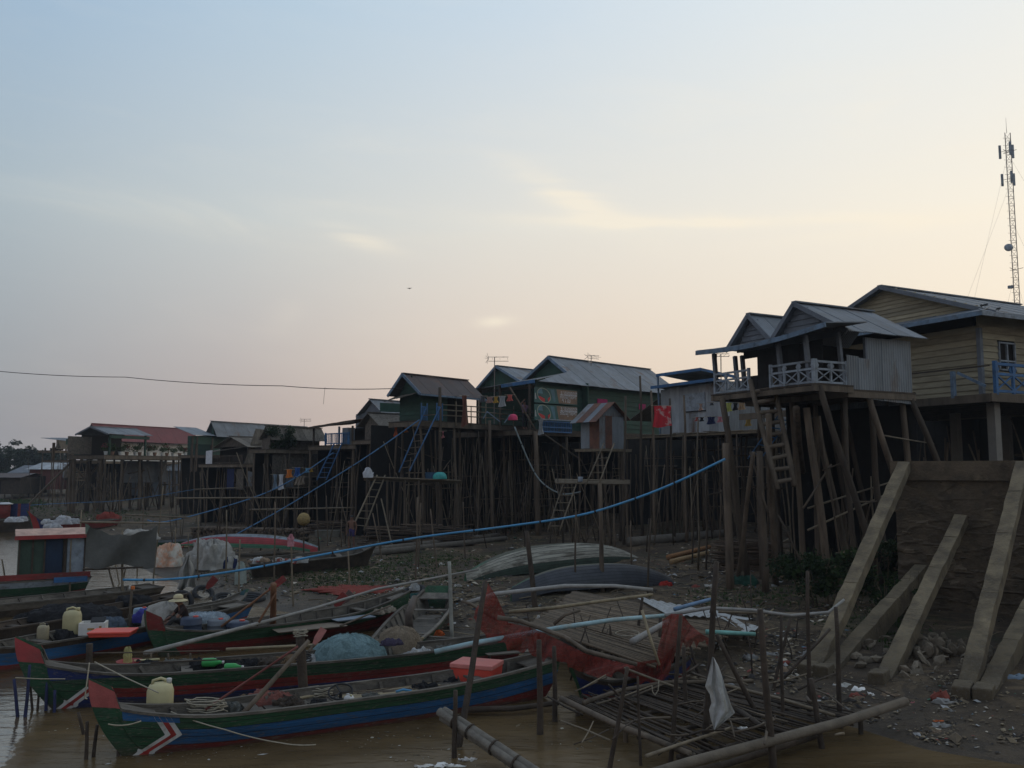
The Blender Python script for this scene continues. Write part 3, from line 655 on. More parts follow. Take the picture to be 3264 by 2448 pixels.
def piles(t, f, As, Bs, ztop, r=.09, m=None, lean=.25, rng=None):
    rng = rng or random
    for a in As:
        for b in Bs: pile(t, f, a+rng.uniform(-.35, .35), b+rng.uniform(-.2, .2), ztop, r*rng.uniform(.75, 1.25), (rng.uniform(-lean, lean), rng.uniform(-lean, lean)), m)
def sticks(t, f, n, a0, a1, b0, b1, z0, z1, r=.035, rng=None, name='brace'):
    rng = rng or random
    for i in range(n):
        a, b = rng.uniform(a0, a1), rng.uniform(b0, b1); L = rng.uniform(.4, 1); zt = z0+(z1-z0)*rng.uniform(.55, 1); k = rng.random()
        if k < .45: p, q = (a, b, f.g(a, b)-.15), (a+rng.uniform(-.6, .6), b+rng.uniform(-.4, .4), zt)
        elif k < .72: p, q = (a, b, f.g(a, b)-.15), (a+rng.uniform(-2.2, 2.2), b+rng.uniform(-.9, .9), zt)
        else: zz = rng.uniform(z0+.4, z1-.3); p, q = (a, b, zz), (a+rng.uniform(.8, 3.6), b+rng.uniform(-.5, .5), zz+rng.uniform(-.6, .6)*(rng.random() < .5))
        stick([p, q], (r*rng.uniform(.7, 1.3), r*rng.uniform(.5, .9)), .03, 4, 5).build(name, PILE if rng.random() < .8 else BAMB, t, True)
def ladder(name, label, pts_top, pts_bot, n, m, r=.04, flat=False, group=None, rw=.05, rm=None, over=.3):
    """pts: two world points each (left,right)"""
    tl, tr = (Vector(p) for p in pts_top); bl, br = (Vector(p) for p in pts_bot); o = (bl+br)/2
    t = thing(name, label, 'ladder', o, 0, group)
    for a, b in ((bl, tl), (br, tr)):
        if flat: MB().bar(a-o, b+(b-a).normalized()*over-o, .05, .15, up=(tr-tl).cross(tl-bl)).build('stringer', m, t)
        else: stick([a-o, b+(b-a).normalized()*over-o], (r*1.1, r), .012).build('stringer', m, t, True)
    for i in range(n):
        k = (i+.6)/n; p, q = bl.lerp(tl, k), br.lerp(tr, k); e = (q-p)*.1; j = Vector((0, 0, random.uniform(-.02, .02)))
        if flat: MB().bar(p-e*.3-o, q+e*.3-o, .12, .035).build('rung', rm or WOOD, t)
        else: stick([p-e-o+j, q+e-o-j], rw*.5, .01, 2, 6).build('rung', rm or m, t, True)
    return t
HG = 'stilt houses along the bank'
# ---------------------------------------------------------------- yellow house on concrete posts
def yellow():
    f = Frame(3128, 33, 63, 8); zf = f.z(1262); ze = f.z(1046); bp = f.lv(2826, 0, 12); zp = f.z(914, -.35, bp); LA = 9.; BW = 2*bp
    t = f.thing('yellow_stilt_house', 'pale yellow boarded house with grey gable roof on tall concrete posts', 'house', HG)
    n = 11; zs = frange(zf, ze+.1, n)
    planks(t, (0, BW), (0, 0), zs, YELW, nrm=(-1, 0, 0))
    wl, wr = f.lu(3190), f.lu(3240)
    planks(t, (0, 0), (LA, 0), zs, YELW, nrm=(0, -1, 0), top=lambda z: (0, wl/LA-.005) if f.z(1180, wl) < z < f.z(1088, wl) else (0, 1))
    planks(t, (wr+.08, 0), (LA, 0), [z for z in zs if f.z(1180, wl)-.25 < z < f.z(1088, wl)+.3], YELW, nrm=(0, -1, 0))
    MB().box((-.03, -.03, (zf+ze)/2), (.16, .16, ze-zf)).build('corner_post', GREYB, t)
    for b in (bp,): MB().box((-.045, b+.3, (zf+ze)/2), (.05, .12, ze-zf)).build('corner_post', GREYB, t)
    w = MB(); z0, z1 = f.z(1178, wl), f.z(1092, wl); w.box(((wl+wr)/2, .08, (z0+z1)/2), (wr-wl, .04, z1-z0)); wo = w.build('window', DARK, t)
    for a in (wl, (wl+wr)/2, wr): MB().bar((a, -.05, z0), (a, -.05, z1), .07, .07).build('window_frame', GREYP, wo)
    for z in (z0, z0+(z1-z0)*.33, z1): MB().bar((wl-.03, -.055, z), (wr+.03, -.055, z), .06, .06).build('window_frame', GREYP, wo)
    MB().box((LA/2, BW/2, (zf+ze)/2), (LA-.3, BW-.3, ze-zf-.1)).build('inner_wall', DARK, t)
    # gable above the skirt roof
    zg = f.z(990, 0, .2); hw = bp+.25; N = 9
    planks(t, (0, BW+.25), (0, -.25), frange(zg, zp-.12, N), YELW, nrm=(-1, 0, 0), top=lambda z: ((z-zg)/(zp-zg)*.5, 1-(z-zg)/(zp-zg)*.5))
    zE = zg-.75*(zp-zg)/(bp+.25)
    gable_roof(t, -.4, LA, -1.0, bp, BW+1.0, zE, zp, zE, ZINC, .9, GREYB)
    # skirt roof under the gable
    zs1 = zE-.03
    sheets(t, [(-1.25, -1., zs1), (-1.25, BW+1., zs1), (.02, BW+.2, zg+.05), (.02, -.5, zg+.05)][::-1], .9, ZINC, e=(0, 1, 0))
    MB().bar((-1.27, -1.05, zs1-.07), (-1.27, BW+1., zs1-.07), .04, .17).build('fascia', BLUEL, t); MB().bar((-1.25, -1.03, zs1-.07), (LA, -1.03, zE-.07), .04, .17).build('fascia', GREYP, t)
    sheets(t, [(-1.25, -1.02, zs1), (-.38, -1.02, zE), (-.38, -.3, zg)], 2, ZINC, e=(1, 0, 0))
    MB().box((LA/2, .05, (ze+zg)/2), (LA, .08, zg-ze+.1)).build('frieze_board', YELW, t); MB().box((LA/2, BW/2, zg-.3), (LA-.3, BW-.6, .5)).build('attic', DARK, t)
    # deck and posts
    da, db = -1.0, -1.0
    floor(t, da, LA, db, BW+.6, zf-.02, edge=.22)
    MB().box(((da+LA)/2, db-.03, zf-.16), (LA-da, .07, .3)).build('deck_fascia', WOOD, t); MB().box((da-.03, (db+BW+4)/2, zf-.17), (.07, BW+5, .3)).build('deck_fascia', WOOD, t)
    for a, b in [(-.2, -.55), (-.2, f.lv(2866, -.2)), (-.2, f.lv(2612, -.2)), (4, -.55), (4, bp), (4, BW), (7.5, -.5), (7.5, bp)]:
        MB().box((a, b, (zf-.3+f.g(a, b)-.3)/2), (.32, .32, zf-.3-f.g(a, b)+.3)).build('concrete_post', CONCP, t)
    railing(t, (f.lu(3174, db, 7.8), db, zf), (f.lu(3174, db, 7.8)+4, db, zf), 1.08, BLUEP, 4, 'X', .09, .13)
    bb = f.lv(3042, da)
    MB().bar((da, bb, zf-.1), (da, bb, zf+.92), .14, .14).build('rail_post', BLUEL, t); MB().bar((da, bb-.2, zf+.85), (da, bb-1.3, zf+.25), .05, .1).build('rail_brace', BLUEL, t)
    MB().bar((da, db-.05, f.z(1165, da, db)), (da, f.lv(2905, da), f.z(1192, da, f.lv(2905, da))), .05, .05).build('rail', WOODD, t)
    MB().bar((da, f.lv(2905, da), zf-.1), (da, f.lv(2890, da), zf+1.0), .16, .05).build('rail_post', GREENW, t)
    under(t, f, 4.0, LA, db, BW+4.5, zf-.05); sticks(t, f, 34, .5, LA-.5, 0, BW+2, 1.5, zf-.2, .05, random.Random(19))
yellow()
# ---------------------------------------------------------------- leaning porch house
def porch():
    f = Frame(2594, 28.5, 62, 7.4); zd = f.z(1222); Lv = f.lv(2278, 0, 7.3); pu = f.lu(2697, 0, 7.3); LA = f.lu(2906, 0, 7.3)
    t = f.thing('porch_stilt_house', 'weathered twin-gabled house with grey railed porch on leaning timber piles', 'house', HG)
    floor(t, -.1, pu+.2, -.15, Lv+.1, zd, edge=.2); floor(t, pu, LA+.1, -.1, Lv, zd-.12, edge=.22)
    # gables and main roofs
    g1 = f.lv(2551, pu, 10.4); g2 = f.lv(2405, pu, 10); z1 = f.z(966, pu-.25, g1); z2 = f.z(1003, pu-.25, g2); zeR = f.z(1056, pu+.1, -.35); val = (g1+g2)/2; zv = zeR+.12; bl = g2+(g2-val)+.1
    gable_roof(t, pu-.3, LA+.45, -.42, g1, val, zeR, z1, zv, ZINC, .8, GREYB); gable_roof(t, pu-.3, LA+.3, val, g2, bl, zv, z2, zv-.1, ZINC, .8, GREYB)
    for gc, zt, b0, b1 in ((g1, z1, .0, val), (g2, z2, val, bl-.3)):
        zb = zeR-.1; N = 6
        planks(t, (pu-.05, b1), (pu-.05, b0), frange(zb, zt-.2, N), GREYB, nrm=(-1, 0, 0), top=lambda z: (max(0, (z-zb)/(zt-zb))*(b1-gc)/(b1-b0), 1-max(0, (z-zb)/(zt-zb))*(gc-b0)/(b1-b0)))
    under(t, f, 2.6, LA+.2, .0, Lv-1.0, zd-.1); MB().box(((pu+LA)/2, 1.2, (zd+zeR)/2-.1), (LA-pu-.2, .06, zeR-zd-.4)).build('dark_backing', DARK, t)  # dark screens below and panel inside, added to block the sky
    # porch lean-to roof: lifted at its right end, sagging
    zl = f.z(1118, -.45, Lv+.45); zr = f.z(1026, -.4, -1.0); zbk = zeR+.18
    nb = 8; pts = []
    def edge(b): s = (b-(-.9))/(Lv+1.3); return zr+(zl-zr)*s-.16*math.sin(s*math.pi)
    bs = frange(-.95, Lv+.45, nb)
    for i in range(nb):
        a, b = bs[i]-.03, bs[i+1]+.03; mb = MB(); zb0 = zbk+.14-(.3 if a < 0 else 0)*0
        q = [(-.42, a, edge(a)), (pu-.02, a, zbk+.05-.05*i/nb), (pu-.02, b, zbk-.05*(i+1)/nb+.05), (-.42, b, edge(b))]
        mb.poly(q, .035); mb.uv = [(v[1], v[0]) for v in mb.v]; o = mb.build('porch_roof_sheet', ZINC, t); o.location.z = .015*(i % 2)
        MB().bar((-.45, a, edge(a)-.09), (-.45, b, edge(b)-.09), .05, .16).build('fascia', BLUEL, t)
    # posts
    for px, b, a in ((2285, None, .05), (2352, None, 1.3), (2375, None, 1.3), (2492, None, .05), (2580, None, .05)):
        bb = f.lv(px, a, 8); MB().bar((a, bb, zd), (a+.05, bb+.18, edge(bb)-.1), .13, .13).build('porch_post', GREYB, t)
    MB().bar((pu-.1, .02, zd), (pu-.15, .12, zeR), .12, .12).build('porch_post', GREYB, t)
    # rails
    lb0, lb1 = f.lv(2388, 0, 7.4), f.lv(2458, 0, 7.4)
    rh = f.z(1150)-zd
    railing(t, (0, 0, zd), (0, lb1, zd), rh, GREYP, 3, 'X'); railing(t, (0, lb0, zd), (0, Lv-.05, zd), rh, GREYP, 3, 'X'); railing(t, (.1, 0, zd), (pu, 0, zd), rh, GREYP, 2, 'X')
    # body walls: dark interior seen through the open front, zinc sheets on the right side
    zt = zeR-.1
    wB = LA-.2
    sheets(t, [(pu+1.05, -.03, zd-.42), (LA, -.03, zd-.55), (LA, -.03, zt), (pu+1.05, -.03, zt)], .8, ZINCB, 'wall_sheet', e=(1, 0, 0))
    sheets(t, [(pu+.02, -.06, zd-.2), (pu+1.1, -.06, zd-.32), (pu+1.1, -.06, zd+.95), (pu+.02, -.06, zd+1.0)], .55, ZINCB, 'wall_sheet', e=(1, 0, 0))
    MB().box((pu+1.0, 0, (zd+zt)/2+.3), (.1, .1, zt-zd-.6)).build('wall_post', GREYB, t)
    sheets(t, [(LA, -.03, zd-.5), (LA, Lv, zd-.5), (LA, Lv, zt), (LA, -.03, zt)], .9, ZINCB, 'wall_sheet', e=(0, 1, 0))
    wz0, wz1 = f.z(1195, pu, 3.8), f.z(1137, pu, 3.8); w0, w1 = f.lv(2414, pu, 8.5), f.lv(2372, pu, 8.5)
    for q in ([(pu+.02, .95, zd), (pu+.02, w0, zd), (pu+.02, w0, zt), (pu+.02, .95, zt)], [(pu+.02, w0, zd), (pu+.02, Lv, zd), (pu+.02, Lv, wz0), (pu+.02, w0, wz0)], [(pu+.02, w0, wz1), (pu+.02, Lv, wz1), (pu+.02, Lv, zt), (pu+.02, w0, zt)]):
        sheets(t, q, .5, mat('dark_board', (.03, .03, .032), .9, .3, 3, .3), 'wall_board', e=(0, 1, 0))
    MB().box(((pu+LA)/2, Lv/2*.85, zd+.02), (LA-pu, Lv*.8, .03)).build('inner_floor', WOODD, t)
    MB().box(((pu+LA)/2+.6, w0-.6, (zd+zt)/2), (LA-pu-1.4, .06, zt-zd-.1)).build('dark_backing', DARK, t)
    # leaning piles, by their feet and heads in the photograph
    rng = random.Random(4)
    def pp(tx, ty, bx, by, r, a=None, dY=0.):
        Yt = f.o.y+ (a if a is not None else 0)+dY; h = P(tx, ty, Yt); g = GP(bx, by) if by > 1760 else P(bx, by, Yt+.2)
        if g.z > hgt(g.x, g.y): e = (g-h)/(g.z-h.z) if abs(g.z-h.z) > .01 else Vector((0, 0, 0)); g = h+e*(hgt(g.x, g.y)-.2-h.z)
        else: g.z -= .2
        stick([W2L(f, g), W2L(f, h)], (r*1.08, r*.92), .018).build('pile', PILE, t, True)
    for q in [(2611, 1228, 2757, 1698, .12, 0), (2768, 1262, 2840, 1490, .12, 1.3), (2903, 1272, 2988, 1465, .12, 2.2), (2301, 1268, 2390, 1856, .13, 3.), (2538, 1300, 2580, 1761, .13, 1.), (2570, 1300, 2621, 1698, .14, 1.2), (2600, 1330, 2681, 1707, .13, 1.8), (2450, 1320, 2472, 1866, .12, 1.), (2640, 1300, 2700, 1600, .1, 3.5), (2690, 1300, 2750, 1560, .1, 4.), (2830, 1300, 2850, 1480, .1, 4.5)]:
        pp(*q)
    for q in [(2314, 1413, 2327, 1878, .15, 2.4), (2421, 1438, 2440, 1888, .13, .8), (2402, 1442, 2349, 1861, .09, 1.)]: pp(*q)
    for q in [(2650, 1480, 2560, 1620, .04, .5), (2620, 1500, 2700, 1470, .03, .5), (2480, 1640, 2600, 1880, .05, .2), (2390, 1440, 2450, 1640, .04, 1.)]:
        h, g = P(q[0], q[1], f.o.y+1), P(q[2], q[3], f.o.y+.6); stick([W2L(f, g), W2L(f, h)], (q[4], q[4]*.8), .02).build('brace', PILE, t, True)
    piles(t, f, (pu+.4, 3, LA-.2), (.4, 2.6, Lv-.2), zd-.3, .10, None, .35, rng); sticks(t, f, 30, 1, LA+2, 0, Lv+3, 1., zd-.4, .04, rng)
    # low fence of bamboo under the house
    for q in [(2575, 1620, 2860, 1530), (2575, 1690, 2860, 1560)]: stick([W2L(f, P(q[0], q[1], 30)), W2L(f, P(q[2], q[3], 31))], .04, .01).build('bamboo_rail', BAMB, t, True)
    # the steep plank ladder up to the porch gap
    Yt = f.w(0, (lb0+lb1)/2).y
    ladder('plank_ladder', 'steep grey plank ladder rising to the gap in the porch railing', (P(2397, 1235, Yt), P(2468, 1225, Yt)), (P(2478, 1560, Yt-1.4), P(2532, 1550, Yt-1.4)), 9, WOOD, .085, False, None, .17)
    # blue stair behind
    ladder('blue_stair', 'blue painted stair half hidden under the porch house', (P(2480, 1325, Yt+3), P(2520, 1330, Yt+3)), (P(2385, 1460, Yt+2.2), P(2420, 1470, Yt+2.2)), 5, BLUEP, flat=True, rm=BLUEP)
porch()
# ---------------------------------------------------------------- zinc shack with blue roof edges
def shack():
    f = Frame(2318, 47, 58, 6.8); zd = f.z(1378); 
    t = f.thing('zinc_shack', 'pale zinc shack with blue-edged lean-to roofs on a stick platform', 'house', HG)
    Lv = f.lv(2108, 0, 8); zt = f.z(1215); ztl = f.z(1242, 0, Lv)
    dl, dr = f.lv(2185, 0, 8), f.lv(2250, 0, 8)
    sheets(t, [(0, Lv, zd), (0, -.2, zd), (0, -.2, zt), (0, Lv, ztl)][::-1], .75, ZINCW, 'wall_sheet', e=(0, 1, 0))
    sheets(t, [(0, -.2, zd), (5.4, -.2, zd), (5.4, -.2, zt+.2), (0, -.2, zt)], .8, ZINCB, 'wall_sheet', e=(1, 0, 0))
    MB().box((-.06, (dl+dr)/2, (f.z(1243)+f.z(1302))/2), (.04, dl-dr, f.z(1243)-f.z(1302))).build('window_shutter', GREYP, t)
    MB().box((-.07, (dl+dr)/2, f.z(1303)), (.06, dl-dr+.1, .05)).build('window_sill', DARK, t)
    MB().box((2.2, Lv/2, (zd+zt)/2), (2, Lv-.4, zt-zd)).build('inner_wall', DARK, t)
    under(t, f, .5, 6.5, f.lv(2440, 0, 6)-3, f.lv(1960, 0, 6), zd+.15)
    # two shallow roofs
    def roof(px0, py0, px1, py1, px2, py2, a0, name):
        b0, b1 = f.lv(px0, a0, 9), f.lv(px1, a0, 9); z0, z1 = f.z(py0, a0, b0), f.z(py1, a0, b1); a2 = a0+2.6
        q = [(a0, b0, z0), (a0, b1, z1), (a2, b1, z1-.25), (a2, b0, z0-.25)]
        sheets(t, q, .8, ZINC, e=(0, 1, 0)); MB().bar((a0-.03, b0, z0-.07), (a0-.03, b1, z1-.07), .05, .17).build('fascia', BLUEP, t)
        MB().bar((a0, b1, z1-.07), (a2, b1, z1-.35), .05, .15).build('fascia', BLUEP, t)
    roof(2094, 1193, 2236, 1173, 0, 0, -.5, 'a'); roof(2076, 1232, 2280, 1205, 0, 0, -.55, 'b')
    MB().bar((-.3, Lv-.2, zd), (-.45, Lv-.25, f.z(1196, -.4, Lv)), .08, .08).build('corner_post', BLUEL, t)
    # lean-to thatch at left and platform
    b2 = f.lv(2010, .3, 7.5)
    sheets(t, [(.2, Lv, ztl-.3), (.2, b2, f.z(1340, .2, b2)), (2.6, b2, f.z(1340, .2, b2)), (2.6, Lv, ztl-.3)], .8, THATCH, 'thatch_panel', e=(1, 0, 0))
    floor(t, -1.0, 3.6, f.lv(2420, -.8, 6.7), f.lv(1995, -.8, 6.7), zd, BAMB, BAMB, .06, .1)
    rng = random.Random(8)
    for i in range(16):
        a = -1.05+.12*(i % 2); b = f.lv(2430, -1, 6.7)+i*.62; stick([(a, b, zd-.02+rng.uniform(-.03, .05)), (a+rng.uniform(-.1, .1), b+rng.uniform(.8, 1.6), zd+rng.uniform(-.08, .06))], .03, .02).build('deck_pole', BAMB, t, True)
    piles(t, f, (-.7, .8, 2.4), [f.lv(px, 0, 4) for px in (2395, 2340, 2285, 2230, 2165, 2110, 2040)], zd-.1, .06, None, .35, rng); sticks(t, f, 70, -.8, 3.5, f.lv(2400, 0, 4), f.lv(2000, 0, 4), 1.2, zd, .035, rng)
    for px, y0, y1, x2 in [(2040, 1198, 1675, 2049), (2075, 1245, 1690, 2088), (2135, 1270, 1660, 2150), (2180, 1260, 1640, 2188), (1994, 1262, 1680, 1988)]:
        h = P(px, y0, 45.8); g = P(x2, y1, 45.8); g.z = hgt(g.x, g.y)-.2; stick([W2L(f, g), W2L(f, h)], (.085, .06), .02).build('tall_pole', PILE, t, True)
    return f, zd
SHK, SHKZ = shack()
# ---------------------------------------------------------------- small rusty shed
def shed():
    f = Frame(1911, 46, 50, 6.2); zd = f.z(1430); Lv = f.lv(1852, 0, 6.5); LA = f.lu(1988, 0, 6.5); zt = f.z(1325)
    t = f.thing('rusty_shed', 'tiny patched zinc privy with striped rusty roof on thin stilts', 'shed')
    sheets(t, [(0, Lv, zd), (0, 0, zd), (0, 0, zt), (0, Lv, zt)][::-1], .6, RUST, 'wall_sheet', e=(0, 1, 0), mats=[RUST, ZINCB, RUST])
    sheets(t, [(0, 0, zd), (LA, 0, zd), (LA, 0, zt), (0, 0, zt)], .45, ZINCB, 'wall_sheet', e=(1, 0, 0), mats=[ZINCB, RUST, ZINCB, ZINCB, RUST])
    ap = LA*.5; za = f.z(1283, ap, -.1)
    b = MB(); b.poly([(-.0, -.0, zt), (LA, 0, zt), (ap, 0, za-.08)], .03); b.uv = [(v[0], v[2]) for v in b.v]; b.build('gable_sheet', ZINCB, t)
    for q in ([(-.5, Lv+.35, zt-.35), (-.5, -.25, zt-.35), (ap, -.25, za), (ap, Lv+.35, za)][::-1], [(ap, Lv+.35, za), (ap, -.25, za), (LA+.3, -.25, zt-.2), (LA+.3, Lv+.35, zt-.2)][::-1]):
        sheets(t, q, .5, RUST, e=(0, 1, 0), mats=[RUST, ZINC, RUST, ZINCB, ZINC])
    floor(t, -.2, LA+.3, -.3, Lv+.3, zd, BAMB, BAMB, .05, .09)
    MB().box((LA/2, Lv/2, zd+.1), (LA*.8, Lv*.8, .1)).build('inner_floor', DARK, t)
    rng = random.Random(9)
    piles(t, f, (0, LA), (-.1, Lv), zd-.1, .075, None, .35, rng); sticks(t, f, 12, -.5, LA+1, -.5, Lv+.8, 1.2, zd, .035, rng)
    zpl = f.z(1512, -.3, .6)
    for i in range(7): stick([W2L(f, P(1770, 1540-i*2.0, 44.5+.22*i)), W2L(f, P(2008, 1543-i*2.0, 44.5+.22*i))], .035, .01).build('platform_pole', BAMB, t, True)
    for px in (1795, 1868, 1915, 1960, 2000): g = P(px, 1690, 45); h = P(px-4, 1540, 45); g.z = hgt(g.x, g.y)-.2; stick([W2L(f, g), W2L(f, h)], .06, .02).build('platform_post', PILE, t, True)
    ladder('bamboo_ladder', 'bamboo ladder up to the door of the rusty shed', (P(1918, 1428, 45), P(1952, 1428, 45)), (P(1868, 1545, 44.2), P(1908, 1545, 44.2)), 5, BAMB, .035)
    ladder('bamboo_ladder', 'bamboo ladder from the mud to the platform below the rusty shed', (P(1795, 1545, 44.6), P(1836, 1545, 44.6)), (P(1746, 1692, 43.4), P(1784, 1692, 43.4)), 6, BAMB, .035)
    c = MB(); c.lathe([(.10, 0), (.12, .04), (.13, .24), (.10, .26)], 12); o = c.build('paint_tin', GREYP, None, True); o.location = P(1850, 1536, 44.6); tag(o, 'white tin standing on the platform below the rusty shed', 'tin')
shed()
# ---------------------------------------------------------------- big green house with banners
def biggreen():
    f = Frame(1706, 52, 46, 7.5); zd = f.z(1368); zt = f.z(1208); LA = f.lu(2110, 0, 8); g = 4.0
    t = f.thing('large_green_stilt_house', 'large dark green house with blue-edged grey roofs and two banners on its side', 'house', HG)
    b1 = f.lv(1758, g, 11); b2 = f.lv(1591, g, 10.5); z1 = f.z(1138, g, b1); z2 = f.z(1168, g, b2); ze = zt-.05; val = (b1+b2)/2; zv = ze+.5; bl = b2+(b2-val)
    n = 10
    planks(t, (0, 0), (LA+1, 0), frange(zd, zt, n), GREENW, nrm=(0, -1, 0), name='wall_board')
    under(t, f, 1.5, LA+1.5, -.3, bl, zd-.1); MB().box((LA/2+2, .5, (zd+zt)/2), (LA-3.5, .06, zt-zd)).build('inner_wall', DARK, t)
    # right slope with hip at the front
    B1 = (g, .35*b1, ze+(z1-ze)*.42); sheets(t, [(-.3, -.55, ze-.12), (LA+2, -.55, ze-.12), (LA+2, b1, z1), (g-.3, b1, z1), (B1[0]-.3, B1[1], B1[2])], .95, ZINC, e=(1, 0, 0))
    sheets(t, [(g-.3, b1, z1), (LA+2, b1, z1), (LA+2, val, zv), (g-.3, val, zv)], .95, ZINC, e=(1, 0, 0))
    gable_roof(t, g-.3, LA, val, b2, bl, zv, z2, ze, ZINC, .95, BLUEL)
    for b, z in ((B1[1], B1[2]), (val, zv)): MB().bar((g-.34, b1, z1-.05), (g-.34, b, z-.05), .05, .18).build('barge_board', BLUEL, t)
    MB().bar((g-.3, b1, z1+.05), (LA+2, b1, z1+.05), .22, .05).build('ridge_cap', ZINC, t)
    for bc, zz, l, r, zl in ((b1, z1, val, B1[1], zv), (b2, z2, bl, val, zv)):
        MB().poly([(g, r, min(zl, zz-.4)-.25), (g, bc, zz-.12), (g, l, zl-.25)], .04).build('gable_wall', GREENW, t)
    # skirt over the front veranda
    bE = f.lv(1516, -.6, 8.3); zf1 = f.z(1240, -.6, bE); zf0 = f.z(1209, -.4, -.3)
    sheets(t, [(-.35, -.5, zf0), (B1[0]-.25, B1[1], B1[2]-.02), (g-.25, val, zv), (g-.25, bl, ze+.1), (-.7, bE, zf1)], .9, ZINC, e=(0, 1, 0), mats=[ZINC, ZINC, RUSTD])
    MB().bar((-.45, -.4, zf0-.12), (-.58, bE*.5, (zf0+zf1)/2-.1), .05, .2).build('fascia', BLUEP, t)
    # veranda: deep shade behind, posts, floor
    dk = mat('dark_board', (.03, .03, .032)); bv = 9
    MB().box((g+.2, bv/2, (zd+zt)/2), (.08, bv+1, zt-zd)).build('front_wall', GREENW, t)
    MB().box((g+.14, 2.2, zd+.95), (.05, 1.0, 1.9)).build('doorway', DARK, t)
    floor(t, -.6, LA, -.15, bl, zd, edge=.3)
    for b in (.06, 2.6, bE-.2): MB().bar((-.4, b, zd), (-.4, b, zf0-.2), .12, .12).build('veranda_post', WOODD, t)
    MB().box((LA/2, -.12, zd-.22), (LA, .06, .28)).build('sill_beam', WOODD, t)
    # blue balustrade hung under the banners
    x0, x1 = .0, f.lu(1832, -.3, 7); zb = f.z(1362, 1, -.2)
    # red curtains on the wall
    for px0, px1, py0, py1 in ((1902, 1934, 1271, 1288), (2035, 2056, 1287, 1305)):
        a0, a1 = f.lu(px0, 0, 8), f.lu(px1, 0, 8); MB().box(((a0+a1)/2, -.06, (f.z(py0, a0)+f.z(py1, a0))/2), (a1-a0, .03, f.z(py0, a0)-f.z(py1, a0))).build('shutter', cloth('magenta', (.35, .03, .12)), t)
    rng = random.Random(12)
    piles(t, f, (.1, 2.8, 5.6, 8.5), (.0, 2.8, 5.6, 8.2), zd-.2, .085, None, .4, rng); sticks(t, f, 100, -.8, LA, -1.2, 8, 1.3, zd-.3, .03, rng)
    for q in [(1706, 1375, 1716, 1700, .17), (1560, 1340, 1570, 1690, .13)]:
        h, gg = P(q[0], q[1], f.o.y-.4), P(q[2], q[3], f.o.y-.4); gg.z = hgt(gg.x, gg.y)-.2; stick([W2L(f, gg), W2L(f, h)], (q[4], q[4]*.85), .012).build('pile', PILE, t, True)
    for q in [(1625, 1235, 1710, 1375, .06), (1735, 1385, 1850, 1465, .05), (1845, 1455, 1880, 1520, .05)]:
        stick([W2L(f, P(q[0], q[1], f.o.y-1)), W2L(f, P(q[2], q[3], f.o.y-1))], q[4], .01).build('diagonal_brace', PILE, t, True)
    # banners (things of their own)
    def banner(pyT, pyB, label, kind):
        a0, a1 = f.lu(1705, -.25, 8), f.lu(1842, -.25, 7.6); zz1, zz0 = f.z(pyT, a0, -.25), f.z(pyB, a0, -.25); w, h = a1-a0, zz1-zz0
        o = f.w(a0, -.22, zz0); b = thing('banner', label, 'banner', o, f.rz)
        GB = mat('banner_green', (.03, .10, .09), .6, .25, 1.5, .05, col2=(.02, .06, .06)); BR = mat('banner_brown', (.20, .12, .075), .6, .2, 2, .05, col2=(.13, .085, .06)); TL = mat('banner_teal', (.07, .16, .2), .6, .2, 2, .05)
        MB().box((w/2, .02, h/2), (w, .02, h)).build('sheet', GB, b)
        def pan(pts, m, y, nm): MB().add([(x*w, y, z*h) for x, z in pts], [tuple(range(len(pts)))]).build(nm, m, b)
        pan([(.50, .97), (.995, .97), (.995, .06), (.56, .06)], BR, .005, 'brown_panel')
        pan([(.36, .92), (.45, .92), (.485, .1), (.44, .1)], TL, .005, 'teal_bar'); pan([(.01, .62), (.03, .62), (.045, .22), (.01, .22)], CLOTHW, .005, 'white_mark')
        cx, cz, rx, rz_ = .215, .5, .15, .49
        el = lambda k, q: (cx+rx*q*math.cos(k)+.04*math.sin(-k)*q, cz+rz_*q*math.sin(k)); N = 28
        ring = MB(); vs = [(x*w, .002, z*h) for i in range(N) for x, z in (el(2*math.pi*i/N, 1), el(2*math.pi*i/N, .92))]; ring.add(vs, [(2*i, 2*((i+1) % N), 2*((i+1) % N)+1, 2*i+1) for i in range(N)]); ring.build('ring', mat('banner_cream', (.30, .33, .25), .6, .1, 2, .02), b)
        pan([el(k, .9) for k in frange(R(190), R(262), 5)]+[(.235, .28), (.13, .42)], mat('banner_red', (.42, .03, .03), .6, .1, 2, .02), .003, 'red_field'); pan([el(k, .9) for k in frange(R(-62), R(-8), 4)]+[(.3, .32)], mat('banner_red', (.42, .03, .03)), .003, 'red_field')
        pan([el(k, .9) for k in frange(R(95), R(165), 5)]+[(.19, .6)], TL, .003, 'teal_field')
        for txt, x, z, s in kind:
            cu = bpy.data.curves.new('lettering', 'FONT'); cu.body = txt; cu.size = s; tmp = bpy.data.objects.new('lettering', cu); COL.objects.link(tmp)
            dg = bpy.context.evaluated_depsgraph_get(); me = bpy.data.meshes.new_from_object(tmp.evaluated_get(dg)); bpy.data.objects.remove(tmp)
            me.materials.clear(); me.materials.append(mat('banner_letter', (.45, .47, .5), .6, .1, 2, .02))
            mw = max((v.co.x for v in me.vertices), default=1) or 1
            inst(me, 'lettering', b, (x*w, .0, z*h), (R(90), 0, 0), (min(1, .39*w/mw), 1, 1))
    K1, K2 = '\u179a\u17c4\u1782\u17a2\u17b6\u1785\u1786\u17d2\u179b\u1784', '\u17a2\u17b6\u1785\u1794\u178e\u17d2\u178f\u17b6\u179b\u1798\u1780'
